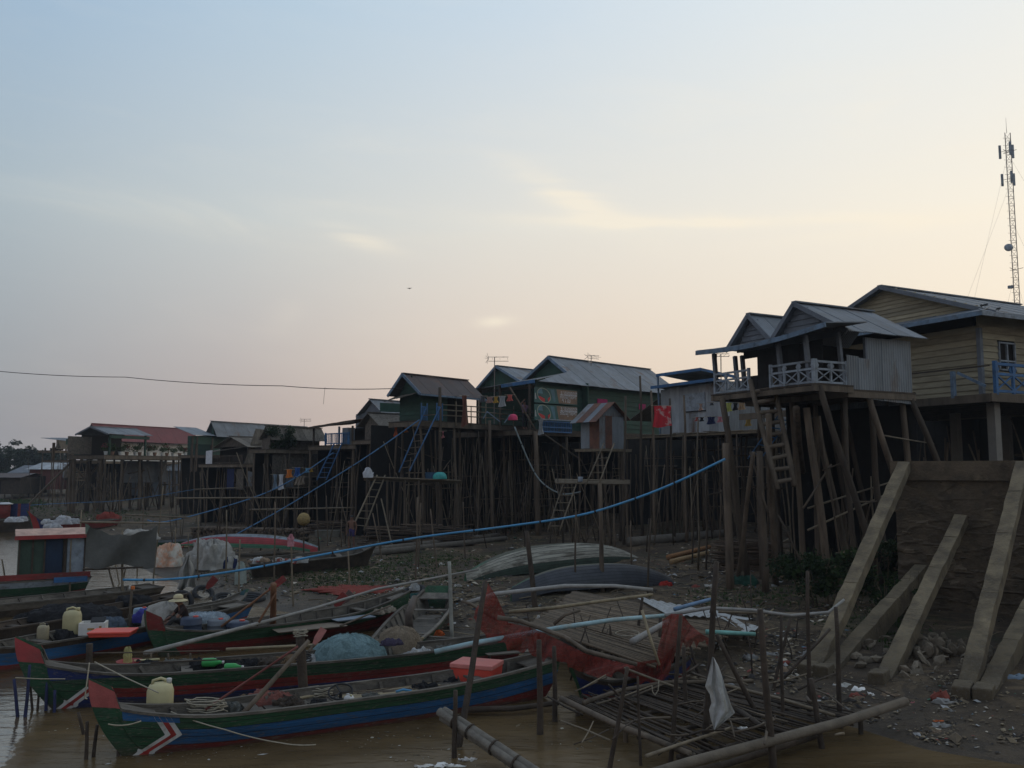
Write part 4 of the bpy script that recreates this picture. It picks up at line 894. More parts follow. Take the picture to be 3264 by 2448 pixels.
    banner(1233, 1282, 'upper green and brown banner with a round picture and two lines of lettering', [(K1, .60, .60, .42), (K2, .58, .40, .42), ('\u178f \u179a \u179b', .62, .14, .34)])
    banner(1287, 1338, 'lower green and brown banner with a round picture, hung above the blue grille', [(K1, .60, .62, .46), (K2, .58, .42, .46)])
    gr = thing('blue_grille', 'blue slatted grille under the lower banner', 'grille', f.w(.1, -.3, f.z(1375, .1, -.3)), f.rz); hh = f.z(1342, .1, -.3)-f.z(1375, .1, -.3); ww = f.lu(1822, -.3, 7)-.1
    for z in (0, hh*.45, hh): MB().bar((0, 0, z), (ww, 0, z), .05, .07).build('rail', BLUEP, gr)
    for i in range(19): MB().bar((ww*i/18, .02, 0), (ww*i/18, .02, hh), .07, .03).build('slat', BLUEP, gr)
    MB().bar((0, -.02, hh+.12), (ww*1.02, -.02, hh+.12), .05, .06).build('rail', GREYP, gr)
    return f, zd
BGF, BGZ = biggreen()
# ---------------------------------------------------------------- green hut with brown roof and its long deck
def hut():
    f = Frame(1340, 49, 42, 7); zd = f.z(1342); zt = f.z(1252); Lv = f.lv(1275, 0, 7.5); LA = f.lu(1520, 0, 7.5); LD = f.lu(1712, -.4, 7)
    t = f.thing('green_stilt_hut', 'small green hut with a steep dull brown roof on a long railed deck', 'house', HG)
    n = 7; planks(t, (0, Lv), (0, 0), frange(zd-.15, zt+.05, n), GREENW, nrm=(-1, 0, 0), name='wall_board')
    planks(t, (0, 0), (LA*.45, 0), frange(zd, zt, n), GREENW, nrm=(0, -1, 0), name='wall_board')
    MB().box((LA*.74, Lv*.5, (zd+zt)/2), (LA*.46, .06, zt-zd)).build('inner_wall', DARK, t); MB().box((LA*.5, Lv, (zd+zt)/2), (LA, .06, zt-zd)).build('back_wall', GREENW, t)
    under(t, f, -.3, LD, -.4, Lv+2.2, zd-.1)
    bm = f.lv(1304, 0, 9); zr = f.z(1193, -.2, bm)
    gable_roof(t, -.5, LA+.2, -.55, bm, Lv+.5, zt-.1, zr, f.z(1262, -.5, Lv+.5), RUSTD, .8, BLUEL, cap=RUSTD)
    zg = zt+.02; planks(t, (0, Lv), (0, 0), frange(zg, zr-.1, 5), GREENW, nrm=(-1, 0, 0), name='gable_board', top=lambda z: ((z-zg)/(zr-zg)*.5, 1-(z-zg)/(zr-zg)*.5))
    MB().bar((-.55, -.6, zt-.16), (LA+.2, -.6, zt-.16), .05, .1).build('fascia', BLUEL, t)
    sheets(t, [(-.9, Lv+.4, zt-.45), (-.9, -.1, zt-.2), (0, -.1, zt+.05), (0, Lv+.4, zt-.1)][::-1], .5, THATCH, 'awning_panel', e=(0, 1, 0))
    for a in (LA*.6, LA): MB().bar((a, -.05, zd), (a, -.05, zt), .1, .1).build('post', WOODD, t)
    floor(t, -.6, LD, -.6, Lv+.3, zd, edge=.28)
    rng = random.Random(14); a0 = f.lu(1400, -.55, 7)
    for k in (.35, .65, .95): stick([(a0, -.6, zd+k), (LD*.55, -.6, zd+k+.03), (LD, -.6, zd+k-.1)], .035, .01).build('deck_rail', BAMB, t, True)
    for i in range(8): a = a0+(LD-a0)*i/7; stick([(a, -.62, zd-.2), (a, -.62, zd+1.0+.2*(i % 2))], .04, .02).build('rail_post', BAMB, t, True)
    piles(t, f, frange(.0, LD-.5, 4), (-.35, 1.2, Lv), zd-.1, .075, None, .4, rng); sticks(t, f, 110, -.5, LD, -1.4, Lv+1, 1.2, zd-.2, .03, rng)
    for q in [(1402, 1235, 1408, 1690, .11), (1482, 1260, 1488, 1372, .1)]:
        h, g = P(q[0], q[1], f.o.y-.6), P(q[2], q[3], f.o.y-.6); g.z = (hgt(g.x, g.y)-.2) if q[3] > 1600 else zd-.2; stick([W2L(f, g), W2L(f, h)], (q[4], q[4]*.85), .008).build('pile', PILE, t, True)
    Yb = f.o.y-.8
    ladder('blue_ladder', 'bright blue plank ladder leaning up to the green hut deck', (P(1352, 1316, Yb), P(1396, 1313, Yb)), (P(1272, 1505, Yb-.9), P(1306, 1500, Yb-.9)), 9, BLUEP, flat=True, rm=WOOD)
    for px, yy in ((1343, 1308), (1392, 1295)):
        o = f.w(*W2L(f, P(px, 1330, Yb))[:2], zd); b = thing('blue_gate_rail', 'short blue balustrade at the head of the blue ladder', 'railing', o, f.rz, 'blue ladder head rails')
        for i in range(4): MB().bar((i*.14, 0, 0), (i*.14, 0, .95 if i in (0, 3) else .75), .06, .05).build('baluster', BLUEP, b)
        for z in (.2, .75): MB().bar((0, 0, z), (.42, 0, z), .04, .05).build('rail', BLUEP, b)
    # lower stick platform and round ladder below
    lp = thing('stick_platform', 'rough stick landing below the blue ladder', 'platform', P(1320, 1522, Yb-.5)); o = lp.location
    for i in range(8): p, q = P(1160, 1520+i*1.4, Yb-1.2+.2*i), P(1470, 1532+i*1.2, Yb-1.2+.2*i); stick([p-o, q-o], .04, .01).build('platform_pole', BAMB, lp, True)
    for px in (1170, 1235, 1290, 1335, 1395, 1450): g = P(px, 1700, Yb-.4); h = P(px, 1524, Yb-.4); g.z = hgt(g.x, g.y)-.2; stick([g-o, h-o], (.07, .06), .025).build('platform_post', PILE, lp, True)
    ladder('round_pole_ladder', 'long round-pole ladder from the mud to the stick landing', (P(1195, 1530, Yb-1), P(1222, 1530, Yb-1)), (P(1120, 1688, Yb-2.2), P(1160, 1690, Yb-2.2)), 7, BAMB, .045)
    stick([Vector((0, 0, 0)), P(1215, 1590, Yb-1.2)-P(1262, 1790, Yb-3)], .05, .01).build('prop_pole', BAMB, None, True).location = P(1262, 1790, Yb-3)
    return f, zd
HUF, HUZ = hut()
tag(bpy.data.objects['prop_pole'], 'leaning prop pole beside the round-pole ladder', 'pole')
# ---------------------------------------------------------------- houses farther along the bank
def simple(name, label, px, Y, ang, pyd, pyt, pyr, pxr, pxl, pxR, roof, wall, ridge_a=-.3, rw=1.0, trim=None, thatch=False, npile=(4, 3), wallm='board', seed=0, ovh=.5, lift=0., base=True, sides=True, openf=False, scr=True, zref=7.):
    """px: near corner column; pxl: left end of the front; pxR: far end of the side; pxr: ridge column"""
    f = Frame(px, Y, ang, zref); zd = f.z(pyd); zt = f.z(pyt); Lv = f.lv(pxl, 0, zref+1); LA = f.lu(pxR, 0, zref+1); bm = f.lv(pxr, ridge_a, zref+2); zr = f.z(pyr, ridge_a, bm)
    t = f.thing(name, label, 'house', HG); rng = random.Random(seed)
    if not openf:
        if wallm == 'board': planks(t, (0, Lv), (0, 0), frange(zd, zt, 6), wall, nrm=(-1, 0, 0), name='wall_board')
        else: sheets(t, [(0, Lv, zd), (0, 0, zd), (0, 0, zt), (0, Lv, zt)][::-1], .9, wall, 'wall_panel', e=(0, 1, 0))
    if sides:
        if wallm == 'board': planks(t, (0, 0), (LA, 0), frange(zd, zt, 6), wall, nrm=(0, -1, 0), name='wall_board')
        else: sheets(t, [(0, 0, zd), (LA, 0, zd), (LA, 0, zt), (0, 0, zt)], .9, wall, 'wall_panel', e=(1, 0, 0))
    else:
        for a in (0, LA*.5, LA):
            for b in (0, Lv): MB().bar((a, b, zd), (a, b, zt), .12, .12).build('post', WOODD, t)
    MB().box((LA*.6, Lv*.5, (zd+zt)/2), (LA*.5, Lv*.8, zt-zd-.1)).build('inner_wall', DARK, t)
    gable_roof(t, ridge_a, LA+.3, -ovh, bm, 2*bm+ovh, zt-.12-lift, zr, zt-.12, roof, rw, trim, cap=roof)
    MB().poly([(.0, 0, zt-.05), (.0, bm, zr-.12), (.0, 2*bm, zt-.05)], .04).build('gable_wall', wall, t)
    floor(t, -.8, LA+.3, -.6, Lv+.3, zd, edge=.22)
    if base: piles(t, f, frange(-.5, LA, npile[0]-1), frange(-.4, Lv, npile[1]-1), zd-.1, .06, None, .4, rng); sticks(t, f, npile[0]*9, -1, LA, -1.6, Lv+1, 1.3, zd-.2, .028, rng)
    zm = rng.uniform(.42, .55)*(zd-1.4)+1.4
    for k in range(2):
        a0 = rng.uniform(-.9, LA*.35) if k == 0 else rng.uniform(LA*.4, LA*.6); a1 = a0+rng.uniform(1.6, 3.); zz = zm+k*rng.uniform(-.5, .6)
        pl = MB().box(((a0+a1)/2, -1.0, zz), (a1-a0, 1.2, .05)).build('lower_deck', WOODD, t)
        for h in (.0, .35, .7): stick([(a0-.2, -1.6, zz+h), (a1+.2, -1.6, zz+h+rng.uniform(-.1, .1))], .03, .02).build('deck_rail', BAMB, pl, True)
        for a in (a0, (a0+a1)/2, a1): stick([(a, -1.6, f.g(a, -1.6)-.2), (a+rng.uniform(-.1, .1), -1.6, zz+rng.uniform(.7, 1.3))], .045, .03).build('deck_post', PILE, pl, True)
        MB().poly([(a0+.2, -.5, zz+.05), (a0+.2+rng.uniform(.5, 1.1), -.5, zz+.05), (a0+.9, -.5, zz+rng.uniform(1., 1.5)), (a0+.25, -.5, zz+1.2)], .03).build('woven_screen', WOVEN if k else GREYB, t)
    if scr: under(t, f, -.4, LA+.2, -.5, Lv+.4, zd-.1)
    return t, f, zd, zt, Lv, LA
# grey house behind, thatch kitchen in front of it
simple('grey_gabled_house', 'grey house with a plain steep gable half hidden behind the green hut', 1215, 63, 42, 1372, 1315, 1273, 1177, 1135, 1330, ZINC, GREYB, seed=31, rw=1.2)
t, f, zd, zt, Lv, LA = simple('thatched_kitchen', 'low thatched kitchen with woven walls between the blue balcony and the green hut', 1205, 54, 50, 1402, 1352, 1316, 1172, 1165, 1300, THATCH, WOVEN, seed=32, wallm='panel', rw=.7, ovh=.6)
for k in (.35, .7): stick([(-.75, -.55, zd+k), (LA, -.55, zd+k)], .04, .01).build('deck_rail', BAMB, t, True)
sheets(t, [(0, -.2, zt+.75), (LA*.75, -.2, zt+.75), (LA*.75, -.2, zt+1.3), (0, -.2, zt+1.3)], .9, GREENW, 'screen_sheet', e=(1, 0, 0))
# veranda with rusty lean-to and blue balustrade
def bluebalc():
    f = Frame(1110, 58, 44, 7); zd = f.z(1418); Lv = f.lv(1012, 0, 7); LA = 4.5
    t = f.thing('rusty_roofed_veranda', 'open veranda house with rusty lean-to roof and a dark blue balustrade', 'house', HG)
    z0, z1 = f.z(1362, -.6, Lv+.3), f.z(1338, -.6, -1.2)
    sheets(t, [(-.6, -1.4, z1), (-.6, Lv+.4, z0), (3, Lv+.4, z0+.35), (3, -1.4, z1+.5)][::-1], .8, RUST, e=(0, 1, 0), mats=[RUST, RUSTD, RUST]); MB().bar((-.62, -1.4, z1-.1), (-.62, Lv+.4, z0-.08), .05, .14).build('fascia', WOODD, t)
    for b in (-.9, .6, Lv): MB().bar((-.3, b, zd), (-.3, b, z0-.05), .1, .1).build('post', BLUEL if b == .6 else WOODD, t)
    MB().box((2.6, Lv*.4, (zd+z0)/2), (.1, Lv+2, z0-zd)).build('back_wall', DARK, t); floor(t, -.6, LA, -1.6, Lv+.2, zd, edge=.25)
    railing(t, (-.5, f.lv(1112, -.5, 7), zd), (-.5, f.lv(1038, -.5, 7), zd), .75, BLUEP, 4, 'B')
    MB().box((-.2, f.lv(1107, -.3, 7), zd+.55), (.5, .7, 1.1)).build('water_jar', GREYB, t)
    under(t, f, .2, 4.4, -1.6, Lv+.2, zd-.1); rng = random.Random(33); piles(t, f, (-.4, 1.4, 3), (-1.2, .8, Lv), zd-.1, .1, None, .2, rng); sticks(t, f, 50, -.5, 4, -2.4, Lv+.5, 1.3, zd-.1, .03, rng)
    Yb = f.o.y-.8
    ladder('dark_blue_stair', 'dim dark blue stair under the blue balustrade', (P(1060, 1425, Yb), P(1085, 1425, Yb)), (P(1010, 1530, Yb-.6), P(1040, 1530, Yb-.6)), 7, BLUEP, flat=True, rm=BLUEP)
bluebalc()
# thatched house with shrub on the roof
t, f, zd, zt, Lv, LA = simple('thatched_stilt_house', 'thatched house with woven walls and a green creeper on its roof', 862, 60, 36, 1432, 1396, 1358, 848, 838, 1020, THATCH, WOVEN, seed=35, wallm='panel', rw=.6, ovh=.5, npile=(6, 3))
zl = f.z(1560, 0, 0)
sheets(t, [(0, -.3, zl), (LA*.62, -.3, zl), (LA*.62, -.3, zd-.3), (0, -.3, zd-.3)], 1.0, WOVEN, 'lower_wall_panel', e=(1, 0, 0)); sheets(t, [(LA*.62, -.1, zl+.8), (LA, -.1, zl+.8), (LA, -.1, zd-.3), (LA*.62, -.1, zd-.3)], 1.0, WOVEN, 'lower_wall_panel', e=(1, 0, 0))
rng = random.Random(36); cr = []
for i in range(12): cr.append(((f.lu(rng.uniform(865, 930), -.5, 8), -.6+rng.uniform(-.3, .5), f.z(rng.uniform(1362, 1425), 1, -.5)), (.45, .4, .4)))
leaves(MB(), cr, 130, .16, rng).build('creeper', LEAFD, t)
for i, (px0, px1, m) in enumerate([(808, 838, WHITEP), (855, 900, mat('white_sheet', (.55, .55, .58)))]):
    o = f.w(f.lu(px0, -.9, 4), -.9, f.z(1575, 1, -.9)); a = f.lu(px1, -.9, 4)-f.lu(px0, -.9, 4)
# grey shack with veranda at its left
t, f, zd, zt, Lv, LA = simple('grey_thatch_shack', 'grey thatch-walled shack with a dark railed veranda and ragged tall wall', 790, 66, 40, 1478, 1420, 1392, 735, 672, 850, THATCH, WOVEN, seed=37, wallm='panel', rw=.7, openf=True, npile=(4, 4))
sheets(t, [(-.2, Lv+.3, zt-.5), (-.2, -.2, zt-.1), (1.6, -.2, zt+.3), (1.6, Lv+.3, zt-.1)][::-1], .8, THATCH, 'veranda_roof_panel', e=(0, 1, 0)); railing(t, (-.3, .2, zd), (-.3, Lv, zd), .6, WOODD, 3, 'B')
sheets(t, [(-.4, -.1, f.z(1490)), (1.6, -.1, f.z(1490)), (1.9, -.1, zt+1.2), (.6, -.1, zt+1.3)], .5, THATCH, 'ragged_panel', e=(1, 0, 0))
MB().poly([(-.5, Lv*.95, zd), (-.5, Lv*.78, zd), (-.5, Lv*.78, zt-.3), (-.5, Lv*.95, zt-.35)], .03).build('hanging_sheet', SACK, t)
zl = f.z(1560)
for k, px in enumerate((745, 775)): MB().poly([(-.6, f.lv(px, -.6, 3), zl), (-.6, f.lv(px-22, -.6, 3), zl), (-.6, f.lv(px-22, -.6, 3), zd-.4), (-.6, f.lv(px, -.6, 3), zd-.4)], .03).build('hanging_cloth', cloth('navy', (.02, .03, .09)) if k == 0 else WOVEN, t)
# long grey-roofed green house
t, f, zd, zt, Lv, LA = simple('long_grey_roofed_house', 'long green house under a wide grey roof behind the thatched shack', 672, 80, 30, 1450, 1388, 1343, 672, 600, 965, ZINC, GREENW, seed=38, rw=1.4, npile=(5, 3), ovh=1.1)
sheets(t, [(-2.7, -.9, zt-.05), (-.2, -.9, zt-.05), (-.2, 1.8, f.z(1364, 0, 1.8)), (-2.7, 1.8, f.z(1359, -2.7, 1.8))], 1.2, ZINC, e=(1, 0, 0)); MB().box((-1.45, -.6, zt-.5), (2.5, .06, .7)).build('valance', GREENW, t)
for a in (-2.6, -2.1, -.4): MB().bar((a, -.6, zd-1.5), (a, -.6, zt-.2), .16, .16).build('post', WOODD, t)
# red-roofed house
t, f, zd, zt, Lv, LA = simple('red_roofed_house', 'long house with a plain red roof and pale walls', 300, 104, 24, 1470, 1402, 1350, 290, 262, 612, REDR, WHITEP, seed=39, rw=1.3, npile=(6, 3), ridge_a=-.2, ovh=1.3)
# flower deck with porch roof
def flowerdeck():
    f = Frame(340, 84, 24, 6); zd = f.z(1450); LA = f.lu(622, 0, 6); t = f.thing('flower_deck_house', 'railed deck with potted flowers and a small grey porch roof before the red roof', 'house', HG)
    floor(t, -.5, LA, -.3, 4.5, zd, edge=.35)
    a0, a1 = f.lu(338, 0, 8), f.lu(462, 0, 8); zt = f.z(1385, 1, 0)
    gable_roof(t, a0-.4, a1+.4, -.7, 1.6, 3.6, zt, f.z(1362, 1, 1.6), zt, ZINC, 1., GREYB)
    MB().box(((a0+a1)/2, -.6, zt-.25), (a1-a0, .08, .3)).build('valance', GREENW, t)
    for a in (a0+.2, a1-.2): MB().bar((a, -.3, zd), (a, -.3, zt), .16, .16).build('post', GREENW, t)
    MB().box(((a0+a1)/2, 3.2, (zd+zt)/2), (a1-a0, .1, zt-zd)).build('back_wall', DARK, t); MB().box((a0-1.2, 2, (zd+zt)/2-.1), (2.6, .1, zt-zd-.3)).build('side_wall', WOVEN, t)
    rng = random.Random(41)
    piles(t, f, frange(-.2, LA-.3, 5), (0, 2.4, 4.2), zd-.2, .14, None, .12, rng); sticks(t, f, 34, -1, LA, -.6, 5, 1.3, zd-.2, .06, rng)
    for i in range(13):
        a = a0-.4+(LA-a0)*(i+.5)/13*.97; o = f.w(a, rng.uniform(-.1, .3), zd); c = 'pink flowers' if i % 3 == 0 else 'green leaves'
        p = thing('potted_plant', 'potted plant with pink flowers on the flower deck' if i % 3 == 0 else 'leafy potted plant on the flower deck', 'plant', o, 0, 'potted plants on the flower deck')
        MB().lathe([(.13, 0), (.2, .3), (.22, .34)], 10).build('pot', mat('clay_pot', (.2, .11, .07)) if i % 2 else WHITEP, p)
        h = rng.uniform(.5, 1.1); mb = leaves(MB(), [((rng.uniform(-.25, .25), rng.uniform(-.2, .2), .35+h*rng.uniform(.2, .8)), (.4, .35, .3)) for _ in range(4)], 60, .14, rng)
        if i % 3 == 0: leaves(mb, [((0, -.1, .4+h*.5), (.5, .35, .35))], 70, .12, rng, 1)
        mb.build('foliage', [LEAFM, FLOW], p)
    MB().box((f.lu(455, 0, 6)*.5+f.lu(590, 0, 6)*.5, 2.6, zd-1.6), (LA*.5, .1, 2.2)).build('under_screen', GREYB, t)
flowerdeck()
# green annex with laundry, lookout hut, low far houses
def annex():
    f = Frame(228, 88, 24, 6); zd = f.z(1466); zt = f.z(1410); LA = f.lu(318, 0, 6); t = f.thing('green_annex', 'open green-roofed porch on tall posts left of the flower deck', 'house', HG)
    sheets(t, [(-1.2, -.6, f.z(1405, -1, 0)), (LA, -.6, zt+.1), (LA, 3, zt+.6), (-1.2, 3, f.z(1395, -1, 2))], 1.2, ZINC, e=(1, 0, 0)); MB().box((LA/2-.6, -.62, zt+.02), (LA+1.2, .08, .55)).build('valance', GREENW, t)
    for a in (0, LA): MB().bar((a, 0, f.g(a, 0)-.2), (a, 0, zt), .3, .3).build('post', PILE, t); MB().bar((a, 2.6, zd), (a, 2.6, zt), .2, .2).build('post', PILE, t)
    floor(t, -.6, LA+.6, -.2, 3.2, zd, edge=.2); MB().box((LA/2, -.1, zd+.55), (LA-.4, .06, .5)).build('rail_panel', GREENW, t); MB().bar((0, -.1, zd+1.05), (LA, -.1, zd+1.05), .08, .08).build('rail', GREENW, t)
    for a, b in ((-.1, -4.2), (.1, 4.4), (LA, LA-3)): MB().bar((a, .1, zd-.4), (b, .3, f.g(b, .3)+1.0), .16, .16).build('diagonal_brace', PILE, t)
    for i, (px0, px1, m) in enumerate([(242, 257, cloth('red', (.42, .05, .05))), (260, 296, cloth('dark', (.05, .05, .05)))]):
        o = f.w(f.lu(px0, .6, 7), .6, zd+1.3); c = thing('drying_cloth', ['red cloth drying under the green annex roof', 'dark clothes drying under the green annex roof'][i], 'cloth', o, f.rz); w = f.lu(px1, .6, 7)-f.lu(px0, .6, 7)
        MB().grid(lambda u, v: (u*w, .06*math.sin(u*9+v), -v*(.9+.25*math.sin(u*6))+.9), 8, 4).build('cloth', m, c, True)
annex()
t, f, zd, zt, Lv, LA = simple('lookout_hut', 'tiny thatched lookout hut on tall thin stilts at the end of the row', 176, 96, 12, 1436, 1427, 1400, 182, 146, 212, THATCH, WOVEN, seed=43, wallm='panel', rw=1., openf=True, sides=False, scr=False, npile=(2, 2), ovh=.4)
def lowhouse(px0, px1, py0, py1, pyw, Y, roof, wall, nm, label):
    a, b = P(px0, pyw, Y), P(px1, pyw, Y); o = a.copy(); o.z = hgt(o.x, o.y); t = thing(nm, label, 'house', o, 0, HG); w = b.x-a.x
    z0, z1, zw = zat(py1, 0, Y), zat(py0, 0, Y+3.5), zat(pyw, 0, Y)
    sheets(t, [(-.4, -.5, z0-o.z), (w+.4, -.5, z0-o.z), (w+.2, 3.5, z1-o.z), (-.2, 3.5, z1-o.z)], 1.8, roof, e=(1, 0, 0)); sheets(t, [(-.2, 3.5, z1-o.z), (w+.2, 3.5, z1-o.z), (w+.4, 7.5, z0-o.z), (-.4, 7.5, z0-o.z)], 1.8, roof, e=(1, 0, 0))
    MB().box((w/2, 3.5, (z0-o.z+zw-o.z)/2), (w, 6.8, z0-zw)).build('wall', wall, t); MB().box((w*.4, .08, zw-o.z+.9), (1., .08, 1.8)).build('door', DARK, t)
    for i in range(6): stick([(w*i/5, .2, -.3), (w*i/5, .2, zw-o.z)], .12, .01).build('pile', PILE, t)
lowhouse(35, 86, 1483, 1507, 1560, 125, GREYB, WOODD, 'grey_roofed_house', 'small far house with a dull grey roof before the dark trees')
lowhouse(90, 192, 1474, 1496, 1560, 120, ZINCW, mat('brick_red_wall', (.16, .06, .05), .9, .2, 1, .1), 'pale_roofed_house', 'far house with a pale zinc roof and dull red wall')
lowhouse(212, 345, 1470, 1490, 1560, 118, ZINCW, GREYB, 'zinc_roofed_house', 'far house with a long pale zinc roof seen under the green annex')
lowhouse(360, 640, 1478, 1500, 1580, 112, ZINC, GREYB, 'grey_walled_house', 'dim far house with grey walls behind the flower deck piles')
lowhouse(-60, 60, 1508, 1522, 1575, 115, RUSTD, WOODD, 'brown_roofed_house', 'dim far house with a low brown roof near the grass bank')
SEAM = mat('dark_seam', (.02, .02, .018), .9, .4, 6, .2)
# ================================================================ long wooden boats
def boat(name, label, bow, stern, F=.55, d=.15, Bm=.62, bowo=.9, bowr=.55, sterno=.3, sternr=.12, bmin=.10, smin=.6, rule=None, inner=None, planks_=True, ribs=10, inverted=False, zoff=0., n=(44, 10), fine=False, group='wooden boats along the bank', roll=0., pitch=0., mats=None, gun=None, plank_m=None, thwarts=2, hullz=None, fin=0., stripes=None, patches=(), fz=None):
    A, B = Vector(bow), Vector(stern); D = B-A; L = math.hypot(D.x, D.y); rz = math.atan2(D.y, D.x)
    t = thing(name, label, 'boat', (A.x, A.y, A.z+zoff), rz, group)
    if inverted: t.rotation_euler = (math.pi+roll, pitch, rz); t.location.z += F
    else: t.rotation_euler = (roll, -math.atan2(D.z, L)+pitch, rz)
    def xs(s): return -bowo+(L+bowo+sterno)*s
    def zs(s): return F+(bowr*(1-s/.26)**2 if s < .26 else 0)+(sternr*((s-.62)/.38)**2 if s > .62 else 0)+(fin*(1+.35*(.04-s)/.04)*max(0, min(1, (.055-s)/.012)) if fin else 0)
    def bt(s):
        k = bmin+(1-bmin)*math.sin(math.pi/2*min(1, s/.42))**.85
        if s > .58: k *= 1-(1-smin)*((s-.58)/.42)**1.6
        return Bm*k
    def pt(s, q, side, off=0.):
        x = L*s+(xs(s)-L*s)*((1-q**2.0) if fin else (1-q)**1.5); y = bt(s)*(1-.40*q**1.1); zk = -d+(.18*max(0, (s-.7)/.3)**2)
        if inverted: y = bt(s)*math.cos(min(1, q*.93)*math.pi/2)**.62; zk = -d+(F+d-.12)*abs(2*s-1)**2.6; x = xs(s)
        return Vector((x, side*max(.01, y-off), zs(s)+(zk-zs(s))*q))
    nu, nv = n; ss = [i/nu for i in range(nu+1)]
    if fine: ss = [.2*i/44 for i in range(44)]+[.2+.8*i/34 for i in range(35)]; nv = 20
    qs = [j/nv for j in range(nv+1)]
    reg = {}
    for side in (-1, 1):
        for i in range(len(ss)-1):
            for j in range(nv):
                sm, qm = (ss[i]+ss[i+1])/2, (qs[j]+qs[j+1])/2; p = pt(sm, qm, side)
                k = rule(p.x, p.z, sm, qm) if rule else 'hull'
                v = [pt(ss[i], qs[j], side), pt(ss[i+1], qs[j], side), pt(ss[i+1], qs[j+1], side), pt(ss[i], qs[j+1], side)]
                reg.setdefault((k, side), MB()).add(v, [(0, 1, 2, 3) if side > 0 else (3, 2, 1, 0)])
    mm = dict(hull=GREYW, green_strake=GREENB, blue_strake=BLUEB, navy_panel=NAVY, red_strake=REDB, bow_tip=REDL, bow_panel=GREENB, white_stripe=WHITEP, red_stripe=REDP, pale_strake=GREYP, dark_strake=WOODD, yellow_line=PLASTY)
    if mats: mm.update(mats)
    for (k, side), mb in reg.items(): mb.build(k, mm[k], t, True)
    for nm, m_, s0, s1, zl in patches:
        for side in (-1, 1):
            mb = MB(); vs = []; N, K = 24, 6
            for i in range(N+1):
                s = s0+(s1-s0)*i/N; lo, hi = 0., 1.; zz = min(zl(s), zs(s)-.002)
                for _ in range(24):
                    q = (lo+hi)/2
                    if pt(s, q, side).z > zz: lo = q
                    else: hi = q
                vs += [pt(s, lo*k/K, side)+Vector((-.004 if s < .01 else 0, side*.005, 0)) for k in range(K+1)]
            mb.add(vs, [(i*(K+1)+k, (i+1)*(K+1)+k, (i+1)*(K+1)+k+1, i*(K+1)+k+1) for i in range(N) for k in range(K)]); mb.build(nm, m_, t, True)
    if fine or inverted:
        for q in ((.15, .30, .48, .66, .85) if fine else (.12, .26, .40, .54, .68, .82, .94)):
            for side in (-1, 1):
                sm = MB(); SS = [.06+.93*i/60 for i in range(61)]; vs = []
                for s in SS: vs += [pt(s, q-.006, side)+Vector((0, side*.0035, 0)), pt(s, q+.006, side)+Vector((0, side*.0035, 0))]
                sm.add(vs, [(2*i, 2*i+1, 2*i+3, 2*i+2) for i in range(60)]); sm.build('plank_seam', SEAM, t)
    if stripes:
        def at_x(x, q, side):
            lo, hi = 0., .4
            for _ in range(30):
                m_ = (lo+hi)/2
                if pt(m_, q, side).x < x: lo = m_
                else: hi = m_
            p = pt(lo, q, side); return p+Vector((0, side*.005, 0))
        xc, zt = stripes
        for side in (-1, 1):
            for k, a, b in (('white_stripe', -.13, -.045), ('red_stripe', -.045, .045), ('white_stripe', .045, .13)):
                mb = MB(); vs = []; Q = []
                for j in range(41):
                    q = .0+.985*j/40; z = at_x(xc(.3), q, side).z
                    for _ in range(3): z = at_x(xc(z), q, side).z
                    if z > zt: continue
                    Q.append(q); vs += [at_x(xc(z)+a, q, side), at_x(xc(z)+b, q, side)]
                mb.add(vs, [(2*j, 2*j+1, 2*j+3, 2*j+2) for j in range(len(Q)-1)]); mb.build(k, WHITEP if k[0] == 'w' else REDP, t)
    kb = MB(); kb.add([p for i in range(len(ss)) for p in (pt(ss[i], 1, -1), pt(ss[i], 1, 1))], [(2*i, 2*i+1, 2*i+3, 2*i+2) for i in range(len(ss)-1)])
    kb.add([pt(0, q, sd) for q in qs for sd in (-1, 1)], [(2*j, 2*j+1, 2*j+3, 2*j+2) for j in range(nv)]); kb.build('keel_board', mm.get('bow_panel') if rule else GREYW, t)
    MB().add([pt(1, q, -1) for q in qs]+[pt(1, q, 1) for q in reversed(qs)], [tuple(range(2*nv+2))]).build('transom', inner or GREYW, t)
    im = inner or GREYW; zf = -d+.14 if fz is None else fz
    if not inverted:
        i0 = next(i for i in range(len(ss)) if ss[i] >= .045)
        ib = MB(); S2 = ss[i0:]
        for side in (-1, 1):
            vs = []
            for s in S2:
                for j in range(5):
                    q = j/4*.96; p = pt(s, q, side, .05); p.z = max(p.z, zf-.02) if j else p.z+.0; vs.append(p)
            ib.add(vs, [tuple(i*5+j+o for o in ((0, 5, 6, 1) if side < 0 else (1, 6, 5, 0))) for i in range(len(S2)-1) for j in range(4)])
        ih = ib.build('inner_hull', im, t, True)
        for side in (-1, 1):
            g = MB(); vs = []
            for s in S2:
                p = pt(s, 0, side); o = Vector((0, side*.025, 0)); i2 = Vector((0, -side*.06, 0)); u = Vector((0, 0, .022))
                vs += [p+o-u, p+o+u, p+i2+u, p+i2-u]
            g.add(vs, [tuple(i*4+k for k in (a, b)) + tuple((i+1)*4+k for k in (b, a)) for i in range(len(S2)-1) for a, b in ((0, 1), (1, 2), (2, 3), (3, 0))]); g.build('gunwale', gun or im, t)
        def by(s, z):
            for k in range(41):
                p = pt(s, k/40, 1, .055)
                if p.z <= z: return p
            return pt(s, 1, 1, .055)
